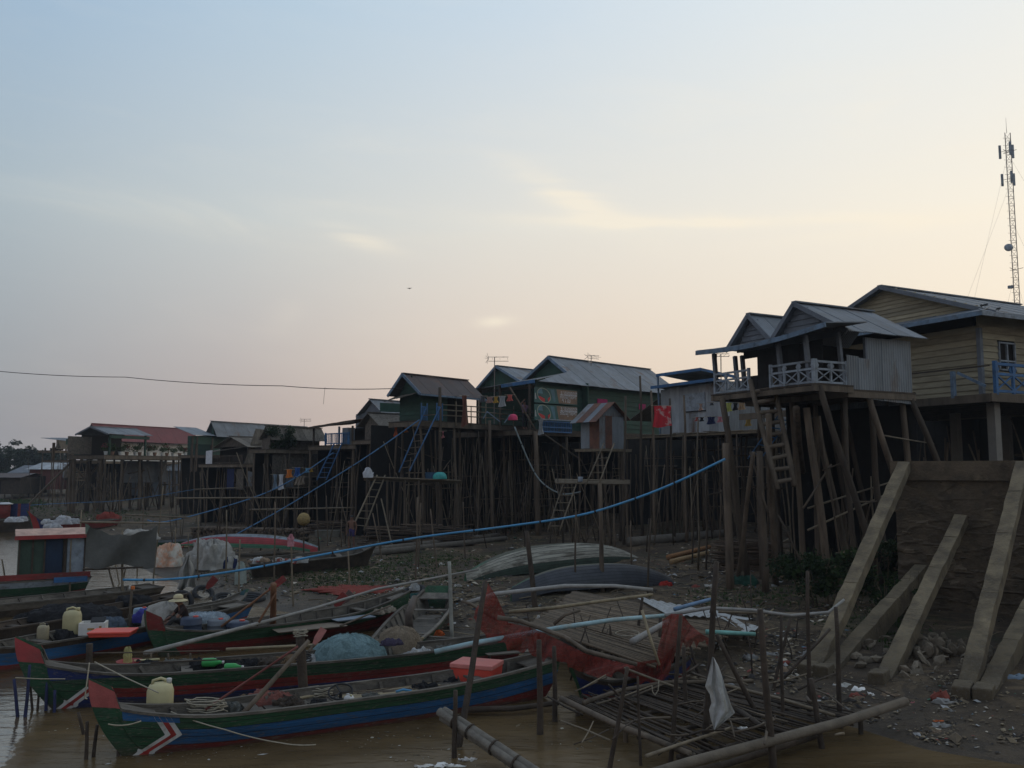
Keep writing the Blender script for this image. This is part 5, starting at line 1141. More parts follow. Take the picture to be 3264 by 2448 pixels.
        if planks_:
            N = max(6, int(L*.66/.3))
            for i in range(N):
                s = .14+.8*(i+.5)/N; p = by(s, zf+.05); w = .8*(L+bowo+sterno)/N*.94
                MB().box((p.x, 0, zf+.05+random.uniform(-.008, .008)), (w, 2*p.y-.02, .03)).build('floor_plank', plank_m or im, ih)
        else: MB().box((L*.5, 0, zf), (L*.85, bt(.5)*1.3, .03)).build('floor', im, t)
        for i in range(ribs):
            s = .12+.82*(i+.5)/ribs
            for side in (-1, 1): a, b = pt(s, .03, side, .07), pt(s, .88, side, .07); MB().bar(a, b, .06, .06, up=(1, 0, 0)).build('rib', im, ih)
        for i in range(thwarts): s = (.3, .8, .55)[i % 3]; p = by(s, zs(s)-.12); MB().box((p.x, 0, zs(s)-.1), (.22, 2*p.y, .04)).build('thwart', plank_m or im, t)
        # small deck at the bow and stern
        for s0, s1, nm in ((.05, .12, 'bow_deck'), (.93, .995, 'stern_deck')):
            a, b = pt(s0, .04, 1, .04), pt(s1, .04, 1, .04); MB().poly([(a.x, -a.y, a.z-.03), (b.x, -b.y, b.z-.03), (b.x, b.y, b.z-.03), (a.x, a.y, a.z-.03)], .03).build(nm, im, t)
    return t
xc1 = lambda z: .60-(z-.30)*.62 if z > .30 else .60-(.30-z)*1.5
xc2 = lambda z: .05+z*1.25
def r1(x, z, s, q):
    if x < xc1(z): return 'bow_panel'
    return 'green_strake' if q < .30 else ('blue_strake' if q < .66 else 'red_strake')
def r2(x, z, s, q):
    if x < xc2(z)-.35*max(0, z-.3): return 'bow_panel'
    return 'green_strake' if q < .34 else ('red_strake' if q < .62 else 'navy_panel')
def r3(x, z, s, q): return 'dark_strake' if q < .16 else ('blue_strake' if q < .56 else 'red_strake')
def r4(x, z, s, q):
    if s < .075: return 'bow_panel'
    return 'green_strake' if q < .47 else 'red_strake'
def r5(x, z, s, q): return 'green_strake' if q < .4 else 'hull'
def r8(x, z, s, q): return 'pale_strake' if q < .3 else ('dark_green' if q < .68 else 'red_strake')
REDPD = mat('worn_red_paint', (.36, .055, .055), .65, .2, 4, .2, col2=(.25, .06, .055), c2=(.5, .75))
boat('striped_boat', 'green, blue and red boat with a pink bow tip and a red cooler aboard', G(418, 2404), G(1722, 2216), .55, .15, .62, .68, .36, .25, .22, rule=r1, fine=True, ribs=13, plank_m=GREYW, fin=.27, stripes=(xc1, 9), patches=[('bow_tip', REDL, 0, .0545, lambda s: .84-s*.9), ('blue_panel', BLUEB, .057, .155, lambda s: .60-(s-.057)*1.1)], fz=.32)
boat('striped_boat', 'green, red and navy boat with a red bow tip and net heaps aboard', G(195, 2256), G(1620, 2130), .60, .15, .64, .85, .42, .2, .14, rule=r2, fine=True, ribs=13, fin=.29, stripes=(xc2, .42), patches=[('bow_tip', REDPD, 0, .0545, lambda s: .95-s*.9), ('navy_panel', NAVY, .057, .26, lambda s: .57+(s-.057)*.13)], fz=.34)
boat('blue_sided_boat', 'blue and red sided boat carrying yellow cans and a foam box', G(-150, 2165), G(760, 1990), .55, .15, .72, .7, .3, .2, .1, rule=r3, ribs=12)
boat('green_boat', 'green and red boat with dark red bow, holding blue drums', G(522, 2092), G(1262, 1990), .55, .12, .72, .5, .25, .35, .42, rule=r4, fine=True, ribs=13, smin=.3, fin=.28, patches=[('bow_tip', REDB, 0, .0545, lambda s: .70-s)])
boat('grey_plank_boat', 'bare grey boat with a planked floor pointing at the bank', G(1392, 1952, .1), G(1262, 2112), .5, .12, .75, .3, .3, .1, .05, rule=r5, ribs=9, bmin=.45, smin=.8)
boat('green_edged_boat', 'grey boat with a green edge wedged against the red net', G(1560, 2120, .02), G(1290, 2098), .46, .12, .5, .4, .3, .1, .05, rule=r4, ribs=6, bmin=.3)
boat('slatted_boat', 'dark blue boat with slatted deck behind the bamboo raft', G(1860, 2245), G(2170, 2150), .42, .12, .52, .4, .35, .1, .1, rule=r3, ribs=6, mats=dict(blue_strake=NAVY), plank_m=BAMB)
boat('black_canoe', 'long black canoe heaped with a dark net', G(-180, 2075), G(560, 1938), .38, .12, .6, .6, .2, .2, .1, inner=WOODD, ribs=9, rule=lambda *a: 'dark_strake')
boat('grey_longboat', 'grey longboat with a flat stern beside the canvas screen', G(-260, 1990), G(490, 1908), .42, .12, .7, .5, .2, .1, .05, smin=.85, ribs=9, rule=lambda x, z, s, q: 'hull' if q < .4 else 'dark_strake')
boat('teal_boat', 'dark teal boat holding a white net behind the green boat', G(760, 1962, .02), G(440, 2032, .02), .48, .12, .55, .4, .3, .1, .1, rule=lambda x, z, s, q: 'teal_strake', mats=dict(teal_strake=mat('teal_paint', (.02, .06, .07), .7)), ribs=6)
# boats farther up the bank
boat('grounded_boat', 'dark weathered boat full of rubbish grounded on the bank', GP(1172, 1800), GP(800, 1842), .62, .05, .75, .5, .35, .1, .05, inner=GREYW, rule=lambda *a: 'dark_strake', ribs=9, smin=.7, roll=R(-6))
boat('overturned_boat', 'overturned green and red striped hull propped over the bank', GP(985, 1770), GP(598, 1775), .42, .2, .55, .5, .2, .2, .0, inverted=True, zoff=.32, rule=lambda x, z, s, q: ('bow_tip' if s < .04 else 'green_strake') if q < .34 else ('red_strake' if q < .8 else 'pale_strake'), mats=dict(red_strake=mat('bright_red_hull', (.25, .032, .035), .7, .3, 2, .2), bow_tip=REDP, green_strake=mat('bright_green_hull', (.04, .13, .075), .7, .3, 2, .2)), smin=.7)
boat('overturned_boat', 'large overturned hull of bleached grey planks with green sides', GP(1515, 1846), GP(2010, 1775), .6, .35, .95, .5, .35, .2, .0, inverted=True, zoff=.12, rule=lambda x, z, s, q: 'green_strake' if q < .42 else 'hull', mats=dict(hull=mat('bleached_plank', (.26, .25, .205), .95, .45, 3, .7, col2=(.09, .08, .06), c2=(.5, .62), stretch=(.25, 3, 3)), green_strake=mat('mossy_hull', (.03, .045, .032), .9, .4, 3, .5)), pitch=R(0))
boat('overturned_boat', 'overturned black tarred hull lying before the bleached one', GP(1680, 1905), GP(2105, 1862), .5, .25, .6, .6, .45, .4, .3, inverted=True, zoff=.22, rule=lambda *a: 'dark_strake', mats=dict(dark_strake=mat('tarred_hull', (.05, .055, .065), .5, .3, 3, .3)))
boat('green_launch', 'green launch with a yellow line moored by the firewood', G(480, 1762, .0), G(640, 1752, .05), .75, .1, .7, .5, .3, .1, .1, rule=lambda x, z, s, q: 'pale_strake' if q < .16 else ('green_strake' if not .5 < q < .57 else 'yellow_line'), ribs=5)
boat('red_nosed_boat', 'far boat with red and blue bow panels beside white sacks', G(108, 1708), G(360, 1692), .8, .1, .9, .6, 1.0, .2, .1, rule=lambda x, z, s, q: 'bow_tip' if s < .07 else ('navy_panel' if s < .15 else ('red_strake' if q < .5 else 'dark_strake')), ribs=4, mats=dict(bow_tip=REDP))
boat('dark_far_boat', 'dark far boat loaded with white sacks near the grass bank', G(-120, 1700), G(240, 1686), .9, .1, .9, .6, .3, .2, .1, rule=lambda *a: 'dark_strake', ribs=4)
# cabin boat
def cabin():
    CABG = mat('cabin_green', (.04, .065, .045), .8, .25, 2, .3); CABB = mat('cabin_blue', (.015, .03, .06), .8, .25, 2, .3)  # panel colours darkened to hold the shade under the roof edge
    A, B = G(-330, 1925), G(265, 1888); t = boat('cabin_boat', 'low cabin boat with a red-edged roof and green, blue and white panels', A, B, .62, .15, 1.0, .5, .2, .2, .05, smin=.9, rule=r8, mats=dict(dark_green=GREENB), ribs=3)
    D = (B-A); L = math.hypot(D.x, D.y); inv = Matrix.Rotation(-math.atan2(D.y, D.x), 3, 'Z')
    q = lambda px, py, Y: inv @ (P(px, py, Y)-A)
    Y0 = (A.y+(B.y-A.y)*.75)+.2
    x0, x1 = q(62, 1700, Y0).x, q(272, 1700, Y0).x; z0, z1 = .62, q(150, 1706, Y0).z; y0, y1 = -.7, .9
    for a, b, m in ((.0, .2, CABG), (.2, .38, CABG), (.38, .66, CABB), (.66, .72, WOODD), (.72, 1., GREYP)):
        MB().box((x0+(x1-x0)*(a+b)/2, y0, (z0+z1)/2), ((x1-x0)*(b-a)-.02, .04, z1-z0)).build('cabin_panel', m, t)
    MB().box(((x0+x1)/2, y1, (z0+z1)/2), (x1-x0, .04, z1-z0)).build('cabin_wall', GREENB, t); MB().box((x0, .1, (z0+z1)/2), (.04, 1.55, z1-z0)).build('cabin_wall', GREENB, t); MB().box((x1, .1, (z0+z1)/2), (.04, 1.55, z1-z0)).build('cabin_wall', GREYP, t)
    def rf(u, v): return (x0-.15+(x1-x0+.3)*u, y0-.2+(y1-y0+.4)*v, z1+.04+.22*math.sin(math.pi*v))
    MB().grid(rf, 6, 10).build('roof', mat('pale_roof_paint', (.40, .26, .2), .7), t, True); MB().bar((x0-.17, y0-.21, z1), (x1+.17, y0-.21, z1), .05, .14).build('roof_edge', REDP, t); MB().bar((x1+.16, y0-.2, z1), (x1+.16, y1+.2, z1), .05, .14).build('roof_edge', REDP, t)
    for a in (0, .2, .38, .7, 1): MB().bar((x0+(x1-x0)*a, y0-.04, z0), (x0+(x1-x0)*a, y0-.04, z1), .06, .06).build('cabin_post', WOODD, t)
    MB().bar((x0-2.5, -1.0, .78), (x1+.2, -1.0, .78), .05, .2).build('rubbing_board', REDB, t); MB().bar((x1-1., -1.02, .62), (x1+.1, -1.02, .62), .05, .2).build('blue_board', BLUEB, t)
cabin()
# ================================================================ loose things
def put(o, loc, rz=0., rx=0., ry=0.): o.location = loc; o.rotation_euler = (rx, ry, rz); return o
def jerrycan(loc, h, label, rz=.3, m=PLASTY, cap=BLACK, group=None, lean=0.):
    t = thing('jerrycan', label, 'jerrycan', loc, rz, group); t.rotation_euler = (lean, 0, rz); k = h/.42; mb = MB()
    pr = [(.02, 0), (.125, .0), (.14, .02), (.14, .30), (.12, .36), (.06, .385), (.02, .39)]
    mb.lathe([(r, z) for r, z in pr], 16, sq=.55); b = mb.build('body', m, t, True); b.scale = (k, k*.78, k)
    h_ = MB().tube([(-.09, 0, .34), (-.08, 0, .41), (0, 0, .43), (.05, 0, .41), (.055, 0, .36)], .017, 7).build('handle', m, t, True); h_.scale = (k, k, k)
    c = MB().lathe([(.028, .37), (.03, .42), (.024, .425)], 10, (.085, 0, 0)).build('cap', cap, t, True); c.scale = (k, k, k); return t
def drum(loc, r, h, label, m=DRUM, group=None):
    t = thing('plastic_drum', label, 'drum', loc, random.random(), group); MB().lathe([(r*.9, 0), (r, .03), (r, h*.32), (r*1.04, h*.34), (r, h*.36), (r, h*.64), (r*1.04, h*.66), (r, h*.68), (r, h*.93), (r*.88, h)], 18).build('body', m, t, True); MB().lathe([(r*.25, h), (r*.25, h+.03)], 10, (r*.4, 0, 0)).build('bung', REDPL, t, True); return t
def tyre(loc, R0, label, tilt=(.2, 0), group=None, r=.11):
    t = thing('old_tyre', label, 'tyre', loc, 0, group); mb = MB(); n, m = 26, 10
    vs = [((R0+r*math.cos(b)*.8)*math.cos(a), (R0+r*math.cos(b)*.8)*math.sin(a), r*math.sin(b)*1.05) for a in [2*math.pi*i/n for i in range(n)] for b in [2*math.pi*j/m for j in range(m)]]
    mb.add(vs, [(i*m+j, ((i+1) % n)*m+j, ((i+1) % n)*m+(j+1) % m, i*m+(j+1) % m) for i in range(n) for j in range(m)]); o = mb.build('tread', BLACK, t, True)
    rim = MB(); rim.add([((R0-r*.75)*math.cos(a), (R0-r*.75)*math.sin(a), z) for a in [2*math.pi*i/n for i in range(n)] for z in (-.05, .05)], [(2*i, 2*((i+1) % n), 2*((i+1) % n)+1, 2*i+1) for i in range(n)]); rim.build('bead', GREYB, t); t.rotation_euler = (tilt[0], tilt[1], 0); t.location.z += .1; return t
def heap(name, label, cat, c, rx, ry, h, m, seed=0, group=None, rz=0., rough=.2, n=(48, 18), fuzz=0, ls=.2):
    rng = random.Random(seed); ph = [rng.uniform(0, 6.28) for _ in range(8)]
    t = thing(name, label, cat, c, rz, group)
    def fn(u, v):
        a = 2*math.pi*u; k = v; bump = 1+rough*(math.sin(3*a+ph[0])*.6+math.sin(5*a+ph[1]+3*k)*.5+math.sin(9*a+ph[2]+7*k)*.35+math.sin(17*a+ph[3]+11*k)*.2)
        r = math.sin(k*math.pi/2)**.8*bump; z = math.cos(k*math.pi/2)**.75*(1+rough*.8*math.sin(4*a+ph[4])*k+rough*.5*math.sin(11*a+ph[5]+9*k))
        p = Vector((rx*r*math.cos(a), ry*r*math.sin(a), h*z-.02)); sc_ = max(.12, min(rx, ry, h)); w_ = rough*min(1., .25+k*2)*(1-.6*max(0, k-.8)*5)
        f1 = mnoise.noise(p/sc_*1.3+Vector((seed*3.1, 0, 0))); f2 = 1-abs(mnoise.noise(p/sc_*2.7+Vector((0, seed*1.7, 5)))*2); f3 = mnoise.noise(p/sc_*6+Vector((9, 0, seed)))
        e = sc_*w_*(1.5*f1+.7*(f2-.6)+.45*f3); q = p+Vector((p.x/rx*e/1.2, p.y/ry*e/1.2, e)) if k < .97 else p
        return tuple(q)
    MB().grid(fn, *n).build('mass', m, t, True)
    if fuzz:
        mb = MB()
        for i in range(fuzz):
            u, v = rng.random(), rng.random()**.6; p = Vector(fn(u, v)); q = Vector(fn(u+rng.uniform(-.06, .06), min(1, v+rng.uniform(.05, .25)))); mid = (p+q)/2+Vector((0, 0, rng.uniform(.01, .05)))
            mb.tube([p+Vector((0, 0, .01)), mid, q+Vector((0, 0, .005))], .004, 3, False)
        mb.build('strands', m, t)
    return t
def crate(name, label, cat, c, sx, sy, sz, rz, m, lid=None, lm=None, openbox=False, th=.04, group=None, lip=.02):
    t = thing(name, label, cat, c, rz, group)
    if openbox:
        for x, y, w, d_ in ((0, sy/2-th/2, sx, th), (0, -sy/2+th/2, sx, th), (sx/2-th/2, 0, th, sy-2*th), (-sx/2+th/2, 0, th, sy-2*th)): MB().box((x, y, sz/2), (w, d_, sz)).build('side', m, t)
        MB().box((0, 0, th/2+.002), (sx-2*th-.002, sy-2*th-.002, th)).build('bottom', m, t)
    else:
        b = MB(); b.add([(i*sx/2*(.94 if k == 0 else 1), j*sy/2*(.94 if k == 0 else 1), k*sz) for i in (-1, 1) for j in (-1, 1) for k in (0, 1)], [(0, 1, 3, 2), (4, 6, 7, 5), (0, 4, 5, 1), (2, 3, 7, 6), (0, 2, 6, 4), (1, 5, 7, 3)]); b.build('body', m, t)
    if lid: o = MB().box((0, 0, 0), (sx+2*lip, sy+2*lip, lid)).build('lid', lm or m, t); o.location = (0, 0, sz+lid/2+.003); bv = o.modifiers.new('b', 'BEVEL'); bv.width = .015; bv.segments = 2
    return t
def rope(name, label, pts, r=.012, m=ROPE, sag=0., seg=10, cat='rope', group=None, n=5):
    pts = [Vector(p) for p in pts]; out = []
    for a, b in zip(pts, pts[1:]):
        for i in range(seg): u = i/seg; q = a.lerp(b, u); q.z -= sag*4*u*(1-u); out.append(q)
    out.append(pts[-1]); o = pts[0]; mb = MB().tube([p-o for p in out], r, n); ob = mb.build(name, m, None, True); ob.location = o; return tag(ob, label, cat, group)
def pole(name, label, pts, r, m=BAMB, cat='pole', group=None, wob=.012, n=8, seg=6):
    pts = [Vector(p) for p in pts]; o = pts[0]; mb = stick([p-o for p in pts], r, wob, seg, n); ob = mb.build(name, m, None, True); ob.location = o; return tag(ob, label, cat, group)
def coil(c, R0, label, turns=6, seed=0, r=.011):
    rng = random.Random(seed); pts = [Vector((R0*(1+.22*rng.uniform(-1, 1))*math.cos(a), R0*(.6+.2*rng.uniform(-1, 1))*math.sin(a), .02+.008*i*.3+rng.uniform(0, .03))) for i, a in enumerate([i*.45 for i in range(int(turns*14))])]
    ob = MB().tube(pts, r, 5).build('rope_coil', ROPE, None, True); ob.location = c; return tag(ob, label, 'rope')
# ---------------------------------------------------------------- aboard the nearest striped boat
jerrycan(G(508, 2290, .34), .66, 'large cream jerrycan tied at the bow of the striped boat with the cooler', .35, cap=WHITEP)
jerrycan(G(1115, 2258, .32), .26, 'small white oil can beside the steering wheel', -.5, WHITEP, cap=PLASTY, lean=.15)
crate('cool_box', 'red cool box with a faded pink lid near the stern of a striped boat', 'cooler', G(1520, 2168, .36), .88, .64, .28, R(-20), REDPL, .09, PINKPL)
coil(G(655, 2272, .42), .32, 'loose coil of pale rope beside the large cream jerrycan', 6, 2); coil(G(1020, 2225, .35), .22, 'tangle of pale rope at the foot of the dark mast post', 5, 3)
pole('mast_post', 'dark square mast post lashed with rope in the striped boat', [G(970, 2258, .12), P(957, 2030, G(970, 2258, .12).y)], (.095, .09), WOODD, 'post', wob=.004)
coil(P(958, 2035, G(970, 2258, .12).y)+Vector((0, -.02, .0)), .12, 'rope wound round the head of the dark mast post', 4, 5)
def oar(name, label, a, b, r=.03, blade=None, bm=REDL, m=WOOD, bl=.45, bw=.16):
    a, b = Vector(a), Vector(b); t = thing(name, label, 'oar', a); d = (b-a); L = d.length; stick([Vector((0, 0, 0)), d], (r, r*.85), .006).build('shaft', m, t, True)
    if blade:
        u = d.normalized(); s = u.cross(Vector((0, 1, 0))).normalized()*bw*.5; e = d
        MB().poly([e-s*.4, e-s+u*bl*.35, e-s*1.05+u*bl, e+s*1.05+u*bl, e+s+u*bl*.35, e+s*.4], .025).build('blade', bm, t)
        if bm is REDL: MB().poly([e-s*.98+u*bl*.42+Vector((0, -.02, 0)), e-s*1.0+u*bl*.62+Vector((0, -.02, 0)), e+s*1.0+u*bl*.62+Vector((0, -.02, 0)), e+s*.98+u*bl*.42+Vector((0, -.02, 0))], .01).build('blade_band', GREYP, t)
    return t
Y1 = G(800, 2300, .4).y
oar('long_oar', 'grey plank oar propped against the dark mast post', P(768, 2282, Y1), P(985, 2042, Y1+.7), .05)
oar('red_oar', 'thin red oar propped against the dark mast post', P(655, 2262, Y1+.3), P(950, 2060, Y1+.9), .025, m=mat('dull_red_wood', (.16, .05, .04)))
oar('painted_paddle', 'paddle with a faded red blade behind the mast post', P(985, 2078, Y1+1.4), P(1000, 2054, Y1+1.5), .03, True, bm=mat('faded_blade', (.25, .095, .08), .8), bl=.36, bw=.13)
def steering(c):
    t = thing('steering_wheel', 'black steering wheel on a short post in the striped boat', 'wheel', c); mb = MB(); n, m, R0, r = 22, 6, .22, .018
    vs = [((R0+r*math.cos(b))*math.cos(a), (R0+r*math.cos(b))*math.sin(a)*.75, .2+r*math.sin(b)+.1*math.sin(a)) for a in [2*math.pi*i/n for i in range(n)] for b in [2*math.pi*j/m for j in range(m)]]
    mb.add(vs, [(i*m+j, ((i+1) % n)*m+j, ((i+1) % n)*m+(j+1) % m, i*m+(j+1) % m) for i in range(n) for j in range(m)]); mb.build('rim', BLACK, t, True)
    for a in (0, 2.1, 4.2): MB().bar((0, 0, .19), (R0*math.cos(a), R0*.75*math.sin(a), .2+.1*math.sin(a)), .03, .015).build('spoke', BLACK, t)
    MB().tube([(0, .05, -.1), (0, 0, .19)], .03, 8).build('column', BLACK, t)
steering(G(1085, 2240, .35))
heap('engine_cover', 'rusty red tarp over the engine amidships in the striped boat', 'engine', G(858, 2268, .22), .5, .3, .38, mat('rusty_tarp', (.17, .06, .045), .9, .3, 5, .6), 3, rough=.18)
heap('canvas_bag', 'brown canvas bag beside the rusty red engine cover', 'bag', G(800, 2262, .25), .3, .22, .26, mat('brown_canvas', (.17, .11, .06), .9, .3, 5, .6), 4)
for i in range(4): pole('bamboo_pole', 'bamboo pole lying along the floor of the striped boat with the cooler', [G(720+i*60, 2252-i*6, .42), G(1390+i*25, 2162-i*7, .43)], .03, BAMBL if i != 1 else BAMB, group='bamboo poles in the striped boat', n=6)
mt = thing('bamboo_mat', 'pale slatted bamboo mat amidships in the striped boat', 'mat', G(1255, 2208, .405), math.atan2(G(1722, 2216).y-G(418, 2404).y, G(1722, 2216).x-G(418, 2404).x))
for i in range(14): MB().bar((-1.0, -.38+i*.056, 0), (.95+random.uniform(-.1, .1), -.38+i*.056, 0), .045, .02).build('slat', BAMBL, mt)
rope('blue_hose', 'short bent blue hose on the bamboo mat', [G(1262, 2205, .44), G(1285, 2198, .47), G(1312, 2203, .44)], .025, PIPEB, seg=3, cat='hose', n=7)
heap('dark_net_bundle', 'small black net bundle beside the red cool box', 'net', G(1430, 2175, .34), .28, .2, .16, NETK, 8)
rope('mooring_rope', 'pale mooring rope slung down the green and blue side of the striped boat', [G(548, 2266, .62)-Vector((0, .05, 0)), G(720, 2322, .42)-Vector((0, .06, 0)), G(900, 2365, .17)-Vector((0, .06, 0)), G(1010, 2370, .1)-Vector((0, .06, 0))], .011, sag=.02)
rope('bow_rope', 'pale rope tied from the striped boat bow to its mooring stake', [P(345, 2308, 14.0), P(450, 2298, 14.2)], .011, sag=.04)
rope('bow_rope', 'pale rope hanging from the mooring post over the second bow', [P(285, 2112, 16.4), P(275, 2190, 16.3), P(270, 2225, 16.3), P(278, 2228, 16.3)], .012)
rope('bow_rope', 'taut pale rope from the mooring post down to the large jerrycan', [P(302, 2110, 16.3), P(400, 2160, 15.6), P(505, 2208, 14.6)], .011)
rope('bow_rope', 'grey rope stretched to the navy stakes in the water', [P(48, 2160, 16.4), P(130, 2164, 16.6), P(208, 2164, 16.8)], .01)
pole('mooring_post', 'short grey mooring post wrapped with rope between two bows', [G(285, 2190, .0)-Vector((0, 0, .3)), P(285, 2052, G(285, 2190, 0).y)], (.075, .07), WOODD, 'post')
# ---------------------------------------------------------------- aboard the second striped boat
heap('teal_net_heap', 'large heap of pale teal fishing net in the second striped boat', 'net', G(1115, 2110, .34), .82, .5, .60, NETB, 11, rough=.07, fuzz=500)
heap('tan_net_heap', 'heap of tan fishing net with a dark cloth on it', 'net', G(1275, 2085, .34), .58, .46, .62, NETT, 12, rough=.08, fuzz=400)
heap('dark_cloth', 'dark purple cloth thrown over the tan net heap', 'cloth', G(1245, 2052, .86), .24, .16, .12, cloth('dark_purple', (.05, .04, .07)), 13)
heap('white_sheet', 'crumpled white plastic sheet beside the tan net heap', 'sheet', G(1345, 2098, .42), .38, .16, .2, CLOTHW, 14, rough=.35)
heap('white_rag', 'white rag between the basket and the teal net heap', 'cloth', G(1000, 2115, .35), .16, .12, .2, CLOTHW, 15, rough=.3)
def bottle(c, L, rz, label, m=GREENPL, r=.09):
    t = thing('float_bottle', label, 'bottle', c, rz); b = MB().lathe([(r*.8, 0), (r, .03), (r, L*.62), (r*.45, L*.85), (r*.3, L)], 14).build('body', m, t, True); k = MB().lathe([(r*.34, L), (r*.34, L+.04)], 10).build('cap', WHITEP, t, True)
    for o in (b, k): o.rotation_euler = (0, R(90), 0)
bottle(G(645, 2112, .62), .40, .1, 'large green plastic bottle tied on the second striped boat'); bottle(G(716, 2126, .6), .34, .08, 'smaller green plastic bottle beside the large green one', r=.075); bottle(G(643, 2122, .52), .24, .0, 'white plastic bottle under the large green bottle', WHITEP, .06)
bottle(G(705, 2142, .42), .42, .0, 'clear dirty plastic bottle under the smaller green one', TARP, .085)
for px, x2 in ((540, 536), (478, 482), (605, 607)): pole('rail_stake', 'short grey stake of the bottle rack on the second striped boat', [G(px, 2140, .3), P(x2, 2082, G(px, 2140, .3).y)], .025, WOOD, group='bottle rack stakes')
pole('rack_pole', 'thin pole of the bottle rack along the second striped boat', [P(300, 2082, 18.0), P(700, 2074, 18.8)], .014, WOOD); pole('rack_pole', 'lower thin pole of the bottle rack under the bottles', [P(480, 2112, 18.0), P(770, 2100, 18.8)], .014, WOODD)
t = thing('red_basin', 'round red basin with a yellow stick on the second striped boat', 'basin', G(412, 2124, .45)); MB().lathe([(.16, 0), (.26, .1), (.27, .12), (.24, .1), (.15, .03)], 20).build('bowl', REDP, t, True); MB().tube([(.1, 0, .12), (.6, .1, .13)], .02, 6).build('stick', PLASTY, t)
heap('yellow_rag', 'pale yellow rag hung above the red basin', 'cloth', G(408, 2108, .55), .08, .06, .3, cloth('pale_yellow', (.42, .38, .16)), 17, rough=.2)
t = thing('wire_basket', 'black wire basket at the mast foot in the second boat', 'basket', G(962, 2112, .4))
for k in range(4): MB().tube([(.2*math.cos(a), .15*math.sin(a), .05*k) for a in frange(0, 6.2832, 16)], .012, 5).build('hoop', BLACK, t)
heap('dark_gear', 'pile of dark gear below the green bottles', 'gear', G(670, 2136, .42), .6, .25, .22, NETK, 18, rough=.3)
pole('gunwale_pole', 'long pale pole laid along the far edge of the second striped boat', [P(720, 2070, 20), P(960, 2058, 20.6), P(1350, 2034, 21.6)], .035, BAMBL)
# ---------------------------------------------------------------- aboard the blue-sided boat
jerrycan(G(228, 2022, .45), .66, 'big yellowish jerrycan beside the foam box', .2, cap=PLASTY); jerrycan(G(136, 2040, .42), .40, 'small dirty jerrycan left beside the big yellowish one', .1, mat('dirty_plastic', (.30, .26, .17), .6, .2, 5))
t = crate('foam_box', 'open white foam box with brown tape on the blue-sided boat', 'box', G(297, 2020, .45), .62, .42, .30, R(14), FOAM, openbox=True)
MB().box((-.02, -.213, .15), (.16, .006, .05)).build('tape', mat('brown_tape', (.35, .2, .06)), t); MB().box((.2, -.213, .12), (.06, .006, .2)).build('tape', mat('brown_tape', (.35, .2, .06)), t); MB().box((.1, .05, .34), (.34, .2, .03), Matrix.Rotation(.5, 3, 'X')).build('black_sheet', BLACK, t)
crate('box_lid', 'flat red plastic lid lying on the blue-sided boat', 'lid', G(360, 2024, .56), .98, .62, .07, R(6), REDPL, .05, REDPL)
heap('blue_bundle', 'grey-blue bundle of clothes beside the foam box', 'bundle', G(358, 2000, .45), .3, .22, .26, cloth('slate', (.10, .13, .17)), 21, rough=.25)
heap('green_sheet', 'green plastic sheet beside the stake with the orange top', 'sheet', G(370, 2012, .42), .5, .2, .1, cloth('green', (.02, .18, .07)), 22, rough=.3)
heap('black_bag', 'black bag beside the small dirty jerrycan', 'bag', G(205, 2030, .42), .3, .2, .2, NETK, 23)
t = thing('marker_stake', 'brown stake topped with an orange and white bottle cap', 'stake', G(409, 2012, .3)); tp = P(420, 1878, G(409, 2012, .3).y)-t.location; stick([Vector((0, 0, -.2)), tp], .04, .006).build('shaft', WOOD, t, True); MB().lathe([(.05, 0), (.05, .08)], 10, tp+Vector((.03, 0, 0))).build('orange_cap', mat('orange_plastic', (.7, .2, .05)), t); MB().lathe([(.03, 0), (.03, .1)], 10, tp-Vector((.05, 0, 0))).build('white_cap', WHITEP, t)
heap('clear_plastic_bundle', 'pale bundle wrapped in clear plastic beside the seated person', 'bundle', G(525, 1998, .42), .55, .42, .66, TARP, 24, rough=.1); heap('purple_tarp', 'violet-blue tarp beside the pale plastic bundle', 'tarp', G(478, 1980, .5), .42, .2, .34, cloth('violet', (.06, .06, .30)), 25, rough=.2)
drum(G(448, 1988, .4), .2, .42, 'pale blue drum beside the violet tarp', mat('pale_blue_plastic', (.16, .24, .32), .6)); drum(G(608, 2030, .3), .27, .5, 'dark blue drum at the bow of the green boat'); drum(G(690, 2024, .3), .24, .4, 'grey drum amid the blue drums in the green boat', GREYB); drum(G(756, 2022, .3), .3, .34, 'wide dark blue drum beside the leaning oars', DRUM)
heap('white_net_heap', 'heap of white net beside the seated person', 'net', G(655, 1985, .35), .75, .35, .3, NETW, 26, rough=.12, fuzz=260)
heap('black_net_heap', 'low heap of black net in the long canoe', 'net', G(240, 1975, .3), 1.3, .5, .45, NETK, 27, rough=.15)
heap('black_net_heap', 'small heap of black net on the grey longboat stern', 'net', G(425, 1925, .3), .55, .3, .3, NETK, 28, rough=.2); heap('outboard_cover', 'dark bundle at the near end of the black canoe', 'bundle', G(85, 1985, .2), .35, .25, .28, NETK, 29, rough=.2)
